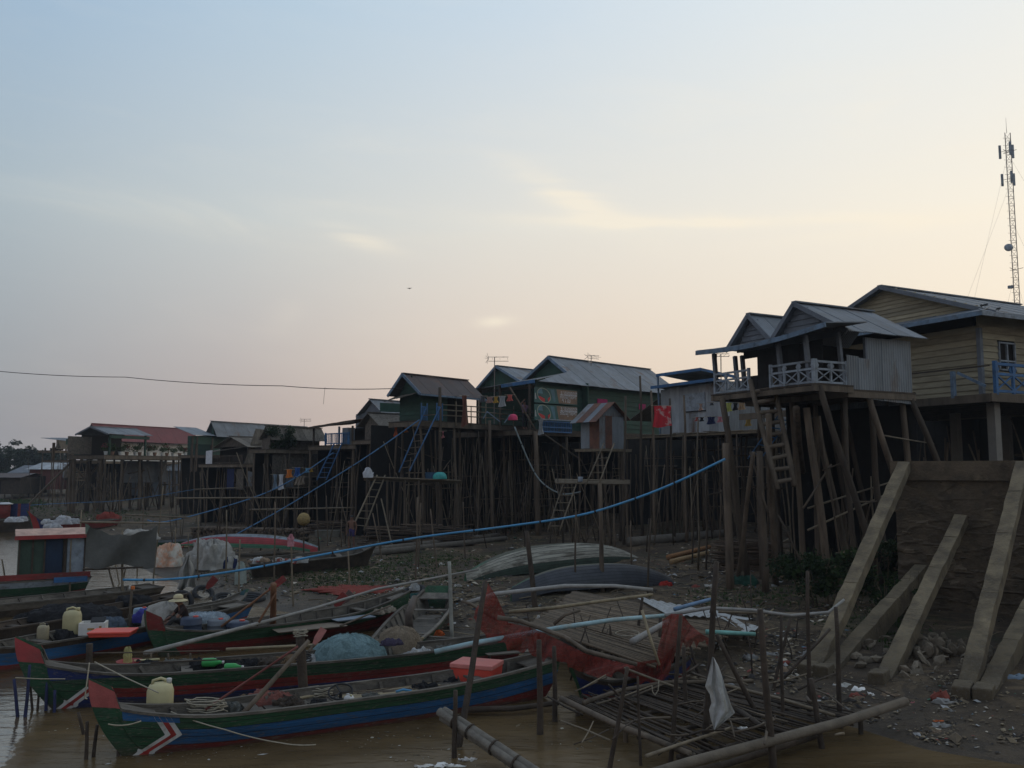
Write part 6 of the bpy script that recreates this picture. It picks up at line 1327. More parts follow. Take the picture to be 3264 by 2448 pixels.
# ---------------------------------------------------------------- aboard the green boat
Yg = G(880, 2030, .3).y
pole('brown_post', 'thick reddish brown post standing in the green boat', [G(869, 2022, .15), P(872, 1862, Yg)], (.085, .08), mat('red_brown_wood', (.15, .07, .035), .8, .3, 4, .3), 'post', wob=.004)
oar('leaning_oar', 'long brown oar leaning on the reddish post', P(705, 1998, Yg), P(858, 1880, Yg+.3), .035, True, REDB, mat('red_brown_wood', (.15, .07, .035)), .5); oar('leaning_oar', 'short brown oar crossing the reddish post', P(818, 1995, Yg-.1), P(880, 1890, Yg), .035, m=mat('red_brown_wood', (.15, .07, .035)))
pole('boat_pole', 'grey pole resting on the bow end of the green boat', [G(1085, 1995, .5), P(1245, 1930, Yg+2.6)], .03, WOOD); MB_ = crate('deck_board', 'brown deck board laid flat in the green boat', 'board', G(985, 2002, .42), 1.9, .75, .03, R(32), mat('brown_ply', (.17, .135, .10), .9, .3, 3, .3)); crate('deck_board', 'pale blue deck board beside the brown one', 'board', G(1125, 1972, .5), 1.2, .5, .03, R(38), mat('pale_blue_ply', (.17, .21, .25), .9, .3, 3, .3))
for i, (px, py) in enumerate([(1205, 1955), (1225, 1950), (1243, 1946)]): heap('sack', 'small pale sack in the far end of the green boat', 'sack', G(px, py, .55), .18, .14, .13, mat('pale_brown_sack', (.2, .17, .13)), 40+i, 'sacks in the green boat')
Yp = 30.5
for i, (px, py, w) in enumerate([(662, 1868, .6), (1095, 1915, .55), (1072, 1925, .6)]):
    oar('painted_paddle', ['red-bladed paddle standing by the tyres', 'brown and white paddle blade standing behind the green boat', 'red and white paddle blade standing behind the green boat'][i], P(px-16, py+22, G(px, py+40, .2).y), P(px-4, py+8, G(px, py+40, .2).y), .03, True, [REDB, mat('brown_blade', (.15, .10, .085)), REDB][i], bl=w*.8, bw=.24)
pole('long_pvc_pole', 'very long pale grey pole lying across the boats', [P(462, 2082, 19.6), P(700, 2020, 22), P(1000, 1940, 25.5), P(1200, 1878, 28), P(1525, 1815, 31)], (.055, .035), mat('pale_grey_pole', (.24, .23, .21), .8, .25, 4, .3), seg=10)
for i, (px, py, r, tl) in enumerate([(648, 1888, .32, (.5, .5)), (714, 1908, .32, (.35, .2)), (800, 1902, .42, (.1, .1)), (1320, 1884, .36, (.3, -.2)), (575, 1918, .36, (1.2, .3))]):
    p = GP(px, py+14); tyre(p, r, ['old tyre tilted beside the red paddle', 'old tyre with a rag between two others', 'largest old tyre lying flat by the reddish post', 'old tyre holding a white rag by the plank boat', 'old tyre standing on edge behind the seated person'][i], tl, 'old tyres')
heap('white_rag', 'white and red rag in the tyre by the plank boat', 'cloth', GP(1322, 1894)+Vector((0, 0, .15)), .16, .1, .22, CLOTHW, 30, rough=.3); heap('cream_sack', 'cream sack wedged between the tyres', 'sack', GP(745, 1918), .28, .2, .3, cloth('cream', (.38, .35, .28)), 31)
# ---------------------------------------------------------------- grey plank boat gear
Yb5 = G(1340, 2030, .3).y
pole('brown_stem_post', 'crooked brown stem post of the grey plank boat', [G(1305, 2012, .2), P(1302, 1960, Yb5+.6), P(1322, 1905, Yb5+1.2)], (.12, .09), mat('stem_wood', (.10, .08, .065)), 'post'); pole('pale_pipe_post', 'upright pale pipe standing beside the grey plank boat', [G(1442, 2050, .1), P(1432, 1790, G(1442, 2050, .1).y)], .055, mat('pale_post', (.25, .25, .22), .8), 'post')
crate('teal_board', 'teal triangular board behind the grey plank boat', 'board', GP(1338, 1942), .6, .05, .5, .2, mat('teal_board', (.03, .12, .11))); heap('orange_rag', 'orange rag on the floor of the grey plank boat', 'cloth', G(1392, 2022, .3), .2, .14, .12, cloth('orange', (.55, .12, .03)), 33, rough=.25); heap('blue_tarp_scrap', 'blue scrap beside the crooked stem post', 'cloth', G(1325, 2025, .28), .32, .15, .08, cloth('blue', (.03, .10, .28)), 34)
for i in range(3): crate('loose_plank', 'grey loose plank laid over the wedged boat', 'plank', G(1560+i*38, 2062+i*10, .48), 1.3, .22, .03, R(22), GREYW, group='planks over the wedged boat')

# more clutter in the two nearest boats
rr = random.Random(61)
for i in range(16):
    px = rr.uniform(700, 1420); k = (px-560)/1162; py = 2262-k*105+rr.uniform(-16, 10); a = G(px, py, .41); b = G(px+rr.uniform(120, 330), py-rr.uniform(14, 36), .42); pole('boat_stick', 'dark stick among the gear on the floor of the striped boat with the cooler', [a, b], rr.uniform(.012, .03), rr.choice((WOODD, WOODD, BAMB, WOOD)), 'stick', 'sticks in the nearest striped boat', n=5)
for i, (px, py, w, h, m) in enumerate([(620, 2262, .22, .16, NETK), (735, 2262, .2, .14, TARPD), (925, 2246, .24, .14, WOODD), (1010, 2250, .16, .1, NETK), (1190, 2228, .18, .1, TARPD), (1350, 2196, .22, .12, NETK)]): heap('gear_bundle', 'dark bundle of gear on the floor of the striped boat with the cooler', 'gear', G(px, py, .39), w, w*.7, h, m, 500+i, 'gear in the nearest striped boat', rough=.35)
for i, (px, py, w, h, m) in enumerate([(470, 2128, .25, .16, NETK), (560, 2130, .3, .18, TARPD), (770, 2122, .28, .14, NETK), (850, 2116, .3, .15, WOODD), (905, 2112, .2, .16, mat('brown_canvas', (.17, .11, .06))), (1420, 2078, .25, .14, TARPD)]): heap('gear_bundle', 'dark bundle of gear on the floor of the boat with the net heaps', 'gear', G(px, py, .42), w, w*.7, h, m, 520+i, 'gear in the second striped boat', rough=.35)
# ================================================================ poles, pipes, platforms, stacks on the bank
def GW(px, py): p = GP(px, py); p.z = max(p.z, 0.); return p
def stake(tx, ty, bx, by, r, m, name, label, group=None, dY=0., cat='pole', deep=.35):
    b = GW(bx, by); t = P(tx, ty, b.y+dY); return pole(name, label, [b-Vector((0, 0, deep)), t], (r*1.05, r*.75), m, cat, group, wob=.014)
LB = 'thin crooked pole stuck in the mud among the boats'; GBp = 'thin poles stuck among the boats'
for q in [(260, 1625, 245, 1845), (520, 1550, 487, 1850), (632, 1640, 631, 1850), (722, 1625, 722, 1850), (765, 1720, 761, 1905), (1109, 1752, 1117, 1866), (6, 1783, 32, 1900), (63, 1700, 63, 1895), (227, 1720, 222, 1900), (150, 1770, 170, 1880), (440, 1690, 437, 1830), (560, 1680, 556, 1800), (600, 1700, 602, 1810)]:
    stake(*q, .035, BAMB, 'thin_pole', LB, GBp)
LB2 = 'thin bare pole standing on the bank before the piles'; GB2 = 'thin poles standing on the bank'
for q in [(877, 1600, 875, 1852), (1188, 1635, 1223, 1780), (1200, 1606, 1219, 1768), (1330, 1585, 1325, 1855), (1341, 1603, 1333, 1812), (1372, 1622, 1396, 1810), (1477, 1600, 1483, 1780), (1594, 1600, 1624, 1708), (1836, 1632, 1833, 1892), (2074, 1653, 2063, 1898), (2298, 1560, 2290, 1810), (2212, 1640, 2204, 1800), (2010, 1660, 2012, 1800), (700, 1600, 702, 1760), (800, 1590, 806, 1745), (940, 1560, 942, 1740), (1040, 1580, 1046, 1740), (640, 1500, 642, 1720), (560, 1520, 562, 1700), (460, 1540, 455, 1690), (380, 1560, 384, 1680), (300, 1540, 302, 1680)]:
    stake(*q, .036, PILE, 'bank_pole', LB2, GB2)
stake(1912, 1540, 1922, 1886, .085, PILE, 'thick_bank_pole', 'thick straight pole standing beside the bleached overturned hull'); stake(1679, 1692, 1709, 1938, .09, WOODD, 'dark_leaning_pole', 'dark rough pole leaning beside the tarred overturned hull')
stake(968, 1672, 967, 1785, .04, PILE, 'ball_pole', 'pole with a dried yellow ball on top before the firewood'); b = GW(967, 1785); yb = MB().lathe([(.02, -.3)]+[(.3*math.cos(a)*(1+.05*math.sin(a*9)), .3*math.sin(a)) for a in frange(-1.4, 1.4, 9)]+[(.02, .3)], 16).build('yellow_ball', mat('straw_yellow', (.26, .19, .08), .95, .4, 12, .8), None, True); yb.location = P(968, 1655, b.y); tag(yb, 'dried yellow ball on top of a pole before the firewood', 'ball')
stake(927, 1712, 937, 1932, .035, BAMB, 'flag_pole', 'thin pole with a pink flower bag tied near its top'); b = GW(937, 1932); heap('pink_bag', 'pink plastic bag tied to a thin pole', 'bag', P(927, 1730, b.y)+Vector((0, -.05, -.1)), .10, .08, .36, cloth('pink', (.55, .25, .28)), 51, rough=.3)
# blue water pipes on poles
def pipe(name, label, pts, r, m=PIPEB):
    pts = [Vector(p) for p in pts]; fine = []
    for i in range(len(pts)-1):
        p0, p1, p2, p3 = pts[max(i-1, 0)], pts[i], pts[i+1], pts[min(i+2, len(pts)-1)]
        for k in range(6):
            u = k/6; fine.append(.5*((2*p1)+(p2-p0)*u+(2*p0-5*p1+4*p2-p3)*u*u+(3*p1-p0-3*p2+p3)*u**3))
    fine.append(pts[-1]); o = pts[0]; t = thing(name, label, 'pipe', o); MB().tube([p-o for p in fine], r, 8).build('pipe', m, t, True)
    for i in range(3, len(fine)-2, 5): a = fine[i]; d = (fine[i+1]-a).normalized(); MB().tube([a-d*.03-o, a+d*.03-o], r*1.35, 8).build('tie', BLACK, t)
pipe('blue_water_pipe', 'long bright blue water pipe slung on poles across the bank', [P(392, 1848, 31), P(560, 1845, 31), P(800, 1812, 31.5), P(1060, 1762, 32.5), P(1330, 1714, 33), P(1600, 1680, 32), P(1836, 1645, 30.5), P(2000, 1598, 30), P(2150, 1540, 29.5), P(2312, 1463, 29)], .04)
pipe('blue_water_pipe', 'blue pipe rising from the moored boats to the blue balustrade', [P(470, 1658, 50), P(530, 1663, 50), P(700, 1620, 52), P(850, 1570, 54), P(960, 1512, 55), P(1062, 1443, 56.5)], .034, mat('dull_blue_pipe', (.05, .14, .26), .6))
pipe('blue_water_pipe', 'straight blue pipe climbing from the red hull to the green hut', [P(735, 1713, 45), P(900, 1622, 46), P(1100, 1500, 46.6), P(1210, 1428, 47), P(1337, 1338, 47.6)], .032, mat('dull_blue_pipe', (.05, .14, .26), .6))
pipe('blue_water_pipe', 'thin far blue pipe along the grass bank', [P(-40, 1630, 70), P(90, 1611, 72), P(230, 1603, 74), P(400, 1594, 76), P(620, 1560, 78)], .026, mat('dull_blue_pipe', (.05, .14, .26), .6))
pipe('pale_water_pipe', 'hanging pale hose curving down from the deck of the green hut', [P(1640, 1360, 48), P(1690, 1480, 48), P(1730, 1540, 47.5), P(1790, 1574, 47), P(1850, 1568, 46)], .04, mat('grey_hose', (.18, .22, .22), .6))
for q in [(390, 1690, 392, 1912, .05), (337, 1774, 378, 1895, .04), (357, 1742, 388, 1860, .03), (400, 1810, 380, 1905, .035)]: stake(*q, BAMB, 'fork_pole', 'forked grey pole holding the left end of the long blue pipe', 'forked poles under the blue pipe')
# horizontal bamboo fence under the far houses
for q in [(560, 1588, 950, 1586, 52), (795, 1625, 1130, 1618, 50), (620, 1560, 760, 1555, 60), (400, 1640, 600, 1650, 48)]: pole('fence_rail', 'long horizontal bamboo rail before the thatched houses', [P(q[0], q[1], q[4]), P(q[2], q[3], q[4])], .05, BAMB, group='bamboo fence rails')
# ---------------------------------------------------------------- firewood
def woodstack(label, p, q, h, n, end_on, seed, m, r=.07, dep=.9):
    rng = random.Random(seed); p, q = Vector(p), Vector(q); d = q-p; L = d.length; rz = math.atan2(d.y, d.x); t = thing('firewood_stack', label, 'firewood', p, rz)
    if end_on:
        ms = [stick([(0, -dep/2, 0), (0, dep/2, 0)], (r*rng.uniform(.8, 1.2), r*rng.uniform(.8, 1.1)), .02, 3, 7).mesh('log', m) for _ in range(5)]; rows = int(h/(r*1.75)); cols = int(L/(r*2.1))
        cnt = 0
        for j in range(rows):
            for i in range(cols):
                if cnt >= 290: break
                cnt += 1; inst(rng.choice(ms), 'log', t, ((i+.5*(j % 2))*r*2.1, rng.uniform(-.12, .12), r+j*r*1.75), (rng.uniform(-.04, .04), rng.random()*6, rng.uniform(-.05, .05)), (rng.uniform(.85, 1.15), 1, rng.uniform(.85, 1.15)))
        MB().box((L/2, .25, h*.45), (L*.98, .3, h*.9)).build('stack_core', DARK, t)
    else:
        ms = [stick([(-.9, 0, 0), (.9, 0, 0)], (r, r*.7), .05, 5, 6).mesh('branch', m) for _ in range(6)]
        for i in range(n): z = h*(1-rng.random()**.7*.98); inst(rng.choice(ms), 'branch', t, (rng.uniform(.6, L-.6), rng.uniform(-.5, .5), z), (rng.uniform(-.1, .1), rng.uniform(-.07, .07), rng.uniform(-.16, .16)), (rng.uniform(.6, 1.3), 1, 1))
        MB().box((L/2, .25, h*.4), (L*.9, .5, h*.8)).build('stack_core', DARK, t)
FW = mat('firewood', (.095, .07, .05), .95, .4, 8, .5, rnd=.9)
woodstack('wide stack of round firewood logs behind the red overturned hull', GP(625, 1738), GP(975, 1738), 1.05, 0, True, 1, FW, .085)
woodstack('long low stack of thin branches left of the man', GP(1162, 1742), GP(1505, 1735), 1.15, 210, False, 2, FW, .04)
woodstack('stack of crooked brushwood behind the split logs', GP(2290, 1815), GP(2500, 1820), 1.25, 190, False, 3, FW, .03)
woodstack('small dark stack of firewood beside the man', GP(985, 1700), GP(1100, 1700), .8, 60, False, 4, FW, .04)
for i, (a, b, c, d, r) in enumerate([(1185, 1762, 1560, 1716, .16), (1165, 1775, 1612, 1724, .17), (1300, 1748, 1590, 1710, .14), (1090, 1790, 1230, 1762, .15)]):
    p, q = GP(a, b), GP(c, d); p.z += r*.8; q.z += r*.8; pole('long_log', 'long barked log in the pile laid along the bank', [p, q], (r, r*.85), mat('barked_log', (.12, .105, .085), .95, .3, 4, .5), 'log', 'long logs on the bank', wob=.004, n=10)
p, q = GP(2005, 1742), GP(2330, 1712); p.z += .2; q.z += .2; pole('tree_trunk', 'thick barked tree trunk lying behind the bleached hull', [p, q], (.27, .24), mat('barked_log', (.12, .105, .085)), 'log', wob=.005, n=12)
for i, (a, b, c, d) in enumerate([(2130, 1785, 2262, 1752), (2140, 1800, 2255, 1772)]): p, q = GP(a, b), GP(c, d); p.z += .12; q.z += .14; pole('split_log', ['freshly split orange-brown log lying on the bank', 'paler split log beside the orange-brown one'][i], [p, q], (.12, .10), mat('split_wood%d' % i, ((.24, .12, .05), (.30, .20, .10))[i], .9, .35, 5, .5, stretch=(.3, 2, 2)), 'log', wob=.006)
crate('stone_slab', 'pale rectangular slab lying on the bank left of the man', 'slab', GP(1045, 1712), 1.5, .6, .42, .05, mat('slab_stone', (.14, .13, .105), .95))
# ---------------------------------------------------------------- canvas screen, bundles near the launch
def canvas():
    Y = 31.5; o = P(275, 1815, Y); t = thing('canvas_screen', 'ragged dark grey canvas screen hung between poles before the cabin boat', 'canvas', o)
    def fn(u, v):
        xl, xr = 278+u*224, 270+u*222; top = 1668+40*math.sin(u*math.pi)**.8*(1-.3*u)+8*u+3*math.sin(u*23); bot = 1806+8*math.sin(u*9)
        return P(xl+(xr-xl)*v, top+(bot-top)*v, Y+.12*math.sin(u*8+v*3))-o
    MB().grid(fn, 26, 12).build('canvas', TARPD, t, True); MB().grid(lambda u, v: P(272+u*15, 1668+v*40*(1-u)+u*10, Y-.05)-o, 4, 6).build('torn_corner', mat('pale_green_canvas', (.13, .17, .13), .95), t)
    pole('canvas_rail', 'double bamboo rail holding up the canvas screen', [P(255, 1664, Y+.1), P(540, 1667, Y+.1)], .035, BAMB); pole('canvas_rail', 'bamboo rail along the foot of the canvas screen', [P(265, 1815, Y+.1), P(470, 1808, Y)], .04, WOODD)
    heap('grey_cover', 'pale ragged cover behind the canvas screen', 'cover', P(440, 1700, Y+1.2)-Vector((0, 0, .2)), .7, .3, .35, TARP, 60, rough=.2)
canvas()
def bundle(px0, px1, pyt, pyb, m, nm, label, cat, seed, rough=.12, dep=.6): c = GW((px0+px1)/2, pyb); w = (px1-px0)/FPX*c.y; h = (pyb-pyt)/FPX*c.y; return heap(nm, label, cat, c, w/2, w/2*dep, h, m, seed, rough=rough)
bundle(500, 583, 1738, 1805, mat('orange_white_buoy', (.48, .26, .16), .7, .25, 2, .3, col2=(.5, .46, .38), c2=(.45, .55)), 'covered_jar', 'round orange and cream covered bundle beside the canvas screen', 'bundle', 61, .22)
bundle(602, 752, 1730, 1812, TARP, 'tarp_bundle', 'long bundle under a dirty grey tarp beside the red overturned hull', 'bundle', 62, .3, .45); GT = GW(600, 1880); tp_ = thing('hanging_tarp', 'tall folded grey tarp hanging over the mud', 'tarp', GT); MB().grid(lambda u, v: P(588-26*v+u*(22+46*v)+4*math.sin(v*9+u*4), 1768+108*v+6*math.sin(u*7), GT.y+.16*math.sin(u*13+v*4)*(.3+v))-GT, 22, 14).build('tarp', TARP, tp_, True)
bundle(748, 784, 1795, 1862, cloth('pale_green', (.34, .38, .34)), 'white_green_sack', 'white and green sack leaning on the grounded boat', 'sack', 64, .15); bundle(704, 752, 1775, 1810, cloth('navy', (.02, .03, .09)), 'navy_cloth', 'navy and red cloth beside the tarp bundle', 'cloth', 65, .25)
bundle(505, 600, 1722, 1745, REDP, 'red_tub', 'red and dark tub on the launch deck', 'tub', 66, .2)
rng = random.Random(70); gb = GP(960, 1838)
for i in range(26):
    px = rng.uniform(800, 985); c = GP(px, 1842); c.z += .62+rng.uniform(-.04, .08); heap('rubbish_bundle', 'small crumpled bundle of rubbish heaped in the grounded boat', 'rubbish', c, rng.uniform(.1, .24), rng.uniform(.08, .2), rng.uniform(.08, .18), [CLOTHW, TARP, cloth('dull_red', (.25, .07, .05)), mat('brown_rag', (.2, .14, .09)), cloth('pinkish', (.4, .14, .15))][min(4, int(rng.random()**1.6*5))], 100+i, 'rubbish in the grounded boat', rough=.3, n=(12, 5))
# far left bank: sacks, tub, drying cloth, persons-size things
for i, (px, py, w) in enumerate([(42, 1655, 1.2), (70, 1652, .8), (200, 1650, 1.0), (198, 1662, 1.3), (235, 1660, .9), (165, 1678, 1.1), (148, 1662, .6)]): c = G(px, py+8, .9); heap('white_sack', 'bulging white sack piled on a far dark boat', 'sack', c, w*.5, .35, .34, mat('grey_sack', (.33, .33, .335), .9), 80+i, 'white sacks on the far boats', rough=.2)
c = G(13, 1655, .8); t = thing('red_water_tub', 'dark red tub with a pale lid on the far bank', 'tub', c); MB().lathe([(.4, 0), (.42, 1.1), (.4, 1.15)], 16).build('body', REDB, t, True); MB().lathe([(.55, 1.15), (.6, 1.2), (.3, 1.3)], 16).build('lid', SACK, t, True)
c = G(60, 1650, .9); t = thing('drying_blanket', 'blue blanket with red bands drying on the far bank', 'blanket', c); w = 1.7
for a, b, m in ((0, .08, REDB), (.08, .44, NAVY), (.44, .58, REDB), (.58, .94, NAVY), (.94, 1, REDB)): MB().grid(lambda u, v: (-w/2+w*(a+(b-a)*u), .05*math.sin(u*4+a*9), 1.1*v), 3, 3).build('band', m, t, True)
heap('red_pile', 'dull red heap of cloth on the far bank', 'heap', GP(345, 1662), .9, .5, .7, NETRG, 90, rough=.25)
# ---------------------------------------------------------------- red net on the mud
heap('red_net_spread', 'thin red net spread flat on the grassy mud', 'net', GP(1170, 1880), 2.2, 1.1, .12, NETRG, 91, rough=.18); heap('red_rag', 'red rag on the rubble before the split logs', 'cloth', GP(2120, 1868), .22, .18, .16, cloth('scarlet', (.42, .04, .03)), 92, rough=.3); heap('green_mesh', 'dark green mesh heaped at the foot of the leaning piles', 'net', GP(2372, 1862), .5, .3, .3, mat('green_mesh', (.015, .06, .04), .95), 93, rough=.2)
# ---------------------------------------------------------------- upper bamboo mat platform
def slatdeck(name, label, c4, z, n, m, r=.02, frame_m=BAMB, cat='platform', posts=(), gaps=0., jit=1.):
    a, b, c, d = [G(*q, z) for q in c4]; o = (a+b+c+d)/4; t = thing(name, label, cat, (o.x, o.y, 0)); o = Vector((o.x, o.y, 0))
    for i in range(n):
        k = (i+.5)/n; p, q = a.lerp(d, k), b.lerp(c, k); j = Vector((random.uniform(-.05, .05), random.uniform(-.03, .03), random.uniform(-.02, .03)))*jit; e = (q-p)*random.uniform(-.09, .06)*jit; k2 = Vector((random.uniform(-.07, .07), random.uniform(-.04, .04), 0))*jit
        if random.random() < gaps: continue
        stick([p-o+j-e, q-o+j+e+k2], r*random.uniform(.6, 1.2), .02, 4, 5).build('slat', m, t, True)
    dn = Vector((0, 0, -.06))
    for k in (.08, .36, .64, .92): p, q = a.lerp(b, k), d.lerp(c, k); stick([p-o+dn, q-o+dn], .045, .01).build('bearer', frame_m, t, True)
    for k, l in posts:
        p = a.lerp(b, k).lerp(d.lerp(c, k), l); stick([(p.x-o.x, p.y-o.y, min(hgt(p.x, p.y), .1)-.4), (p.x-o.x, p.y-o.y, z)], .05, .02).build('leg', PILE, t, True)
    return t
slatdeck('bamboo_mat_deck', 'brown slatted bamboo deck under the long pale poles', [(1690, 1992), (2085, 2128), (2420, 1985), (1830, 1885)], .75, 62, mat('brown_slat', (.115, .085, .055), .9, .4, 6, .4, rnd=.7), .034, jit=.3, posts=[(.05, .05), (.5, .03), (.95, .05), (.05, .95), (.5, .97), (.95, .95)])
slatdeck('bamboo_raft', 'dark bamboo raft at the water edge with poles around it', [(1800, 2225), (2200, 2420), (2800, 2285), (2240, 2165)], .30, 72, mat('dark_slat', (.05, .037, .026), .9, .5, 6, .4, rnd=.9), .024, WOODD, gaps=.12, posts=[(.05, .05), (.5, .03), (.95, .05), (.05, .95), (.5, .97), (.95, .95)])
def longpole(label, pts, r, m, name='raft_pole', Z=None): pole(name, label, pts, r, m)
longpole('thick pale bamboo along the front edge of the raft', [G(2885, 2236, .45), G(2690, 2300, .42), G(2420, 2372, .4), G(2190, 2432, .38), G(2050, 2475, .36)], (.085, .075), mat('front_bamboo', (.14, .115, .085), .85, .3, 4, .4)); longpole('dark pole under the front edge of the raft', [G(2600, 2345, .15), G(2300, 2440, .12), G(2100, 2480, .1)], .06, WOODD)
longpole('pole along the left edge of the raft', [G(1790, 2228, .36), G(1960, 2308, .36), G(2200, 2402, .34)], .06, WOOD); longpole('thin pole across the middle of the raft', [G(2230, 2165, .42), G(2480, 2225, .42), G(2660, 2280, .42)], .035, BAMB); longpole('crooked pole along the back edge of the raft', [G(1860, 2240, .45), G(1980, 2200, .45), G(2120, 2175, .45), G(2400, 2170, .42)], .045, WOOD)
longpole('brown pole across the raft under the white cloth', [G(2330, 2245, .4), G(2420, 2310, .42), G(2510, 2335, .4)], .05, WOODD); longpole('submerged pole between the striped boat stern and the raft', [G(1490, 2262, .1), G(1640, 2258, .12), G(1780, 2240, .14)], .06, WOODD); longpole('pale thin pole on the raft front', [G(2060, 2410, .42), G(2160, 2375, .42), G(2330, 2320, .42)], .03, BAMB)
longpole('long pale pole sagging above the bamboo mat deck', [P(1480, 1925, 21.4), P(1580, 1893, 21.4), P(1800, 1868, 21.6), P(1960, 1868, 21.8), P(2080, 1880, 22)], (.055, .045), mat('pale_grey_pole', (.24, .23, .21)), 'deck_pole'); longpole('yellowish pole lying on the bamboo mat deck', [P(1622, 1950, 20.2), P(1760, 1938, 20.2), P(1905, 1918, 20.6), P(2080, 1895, 21)], .045, BAMBL, 'deck_pole')
longpole('long bluish white pipe lying from the boats to the net frame', [P(1385, 2078, 18.6), P(1500, 2052, 18.7), P(1800, 1998, 19.2), P(1960, 1975, 19.4), P(2120, 1962, 19.8)], .055, PIPEC, 'pale_pipe'); longpole('pale curved pole over the right end of the mat deck', [P(2120, 1962, 19.6), P(2260, 1938, 20), P(2400, 1945, 20), P(2520, 1962, 20.2), P(2640, 1952, 20.2), P(2690, 1912, 20.4)], .04, mat('pale_grey_pole', (.24, .23, .21)), 'deck_pole')
longpole('thin horizontal bamboo beyond the white cloth', [P(2290, 1950, 20.2), P(2480, 1956, 20.2), P(2560, 1956, 20.4)], .03, BAMB, 'deck_pole'); longpole('short mint green pipe above the rubble', [P(2250, 2014, 18.6), P(2408, 2021, 18.6)], .05, mat('mint_pipe', (.13, .30, .26), .6), 'pale_pipe'); longpole('short blue pipe on the white sheets', [P(2150, 1942, 20.8), P(2265, 1910, 21.4)], .05, mat('steel_blue_pipe', (.13, .22, .34), .6), 'pale_pipe')
longpole('grey pole propped in the red net frame', [P(2015, 2046, 17.6), P(2128, 1982, 18.6)], .07, mat('pale_grey_pole', (.24, .23, .21)), 'net_frame_pole'); longpole('grey pole along the sagging red net', [P(1585, 1968, 18.6), P(1660, 1980, 18.6), P(1800, 2030, 18), P(1870, 2075, 17.6), P(2030, 2118, 17.2)], .05, WOOD, 'net_frame_pole'); longpole('slanting pale stick through the red net', [P(2046, 1945, 17.8), P(2075, 2040, 17.6), P(2102, 2120, 17.4)], .03, BAMBL, 'net_frame_pole'); longpole('crooked stub of pole beside the mat deck', [P(1765, 1990, 19), P(1800, 1960, 19), P(1850, 1945, 19)], .04, WOOD, 'net_frame_pole'); longpole('white pole from the bank over the net heap', [P(1585, 1975, 19.5), P(1500, 1925, 20.5), P(1470, 1915, 20.5)], .04, WOOD, 'net_frame_pole')
# posts of the raft and net frame
RL = 'dark rough post driven into the water round the raft'; RG = 'posts round the raft'
for q in [(2048, 1905, 2018, 2075, .045), (2000, 2126, 1930, 2448, .04), (2033, 2157, 2042, 2440, .025), (2170, 1960, 2130, 2440, .04), (2180, 2061, 2188, 2300, .045), (2574, 1820, 2577, 2300, .045), (2585, 2163, 2630, 2385, .055), (2664, 1935, 2681, 2320, .05), (2490, 1960, 2494, 2330, .035), (2284, 1790, 2238, 2390, .06), (2520, 1970, 2450, 2200, .04), (2284, 2022, 2458, 2310, .05), (2200, 2060, 2260, 2200, .035), (1766, 2060, 1770, 2300, .05), (1718, 2040, 1722, 2340, .06), (1560, 2080, 1556, 2150, .05), (1945, 1995, 1950, 2130, .03), (2105, 1960, 2098, 2130, .05)]:
    stake(*q[:4], q[4], WOODD, 'raft_post', RL, RG, cat='post')
stake(2423, 1942, 2468, 2445, .062, WOODD, 'thick_raft_post', 'thickest dark post at the front of the raft beside the white cloth', cat='post'); stake(1548, 1855, 1448, 2390, .06, WOODD, 'net_post', 'tall dark post leaning in front of the red cooler, hung with red net', cat='post', dY=1.5); stake(2646, 2005, 2420, 2190, .035, WOODD, 'arched_branch', 'thin arched branch beside the first strut foot', cat='branch')
rr = random.Random(77)
for i in range(46):
    px, py = rr.uniform(1850, 2720), rr.uniform(2120, 2360); a = G(px, py, rr.uniform(.32, .5)); b = G(px+rr.uniform(-190, 190), py+rr.uniform(-70, 70), rr.uniform(.32, .75)); pole('broken_stick', 'broken bamboo stick strewn across the dark raft', [a, a.lerp(b, .5)+Vector((0, 0, rr.uniform(-.03, .06))), b], rr.uniform(.012, .028), rr.choice((BAMB, WOODD, WOODD, WOOD)), 'stick', 'broken sticks on the raft', n=5)
for i in range(26):
    px, py = rr.uniform(1700, 2620), rr.uniform(1990, 2200); a = GW(px, py); a.z -= .2; h = rr.uniform(.7, 1.7); b = a+Vector((rr.uniform(-.6, .6), rr.uniform(-.2, .3), h)); pole('frame_stick', 'thin crooked stick standing among the raft and net frame', [a, a.lerp(b, .5)+Vector((rr.uniform(-.06, .06), 0, 0)), b], (rr.uniform(.018, .03), .012), WOODD, 'stick', 'thin sticks of the net frame', n=5)
for i in range(40):
    px, py = rr.uniform(1480, 2450), rr.uniform(1880, 2080); a = GP(px, py)+Vector((0, 0, .05)); b = a+Vector((rr.uniform(-1, 1), rr.uniform(-.5, .5), rr.uniform(-.02, .25))); pole('drift_stick', 'stray stick lying on the rubbish bank', [a, b], rr.uniform(.012, .03), rr.choice((BAMB, WOOD, WOODD, BAMBL)), 'stick', 'stray sticks on the bank', n=5)
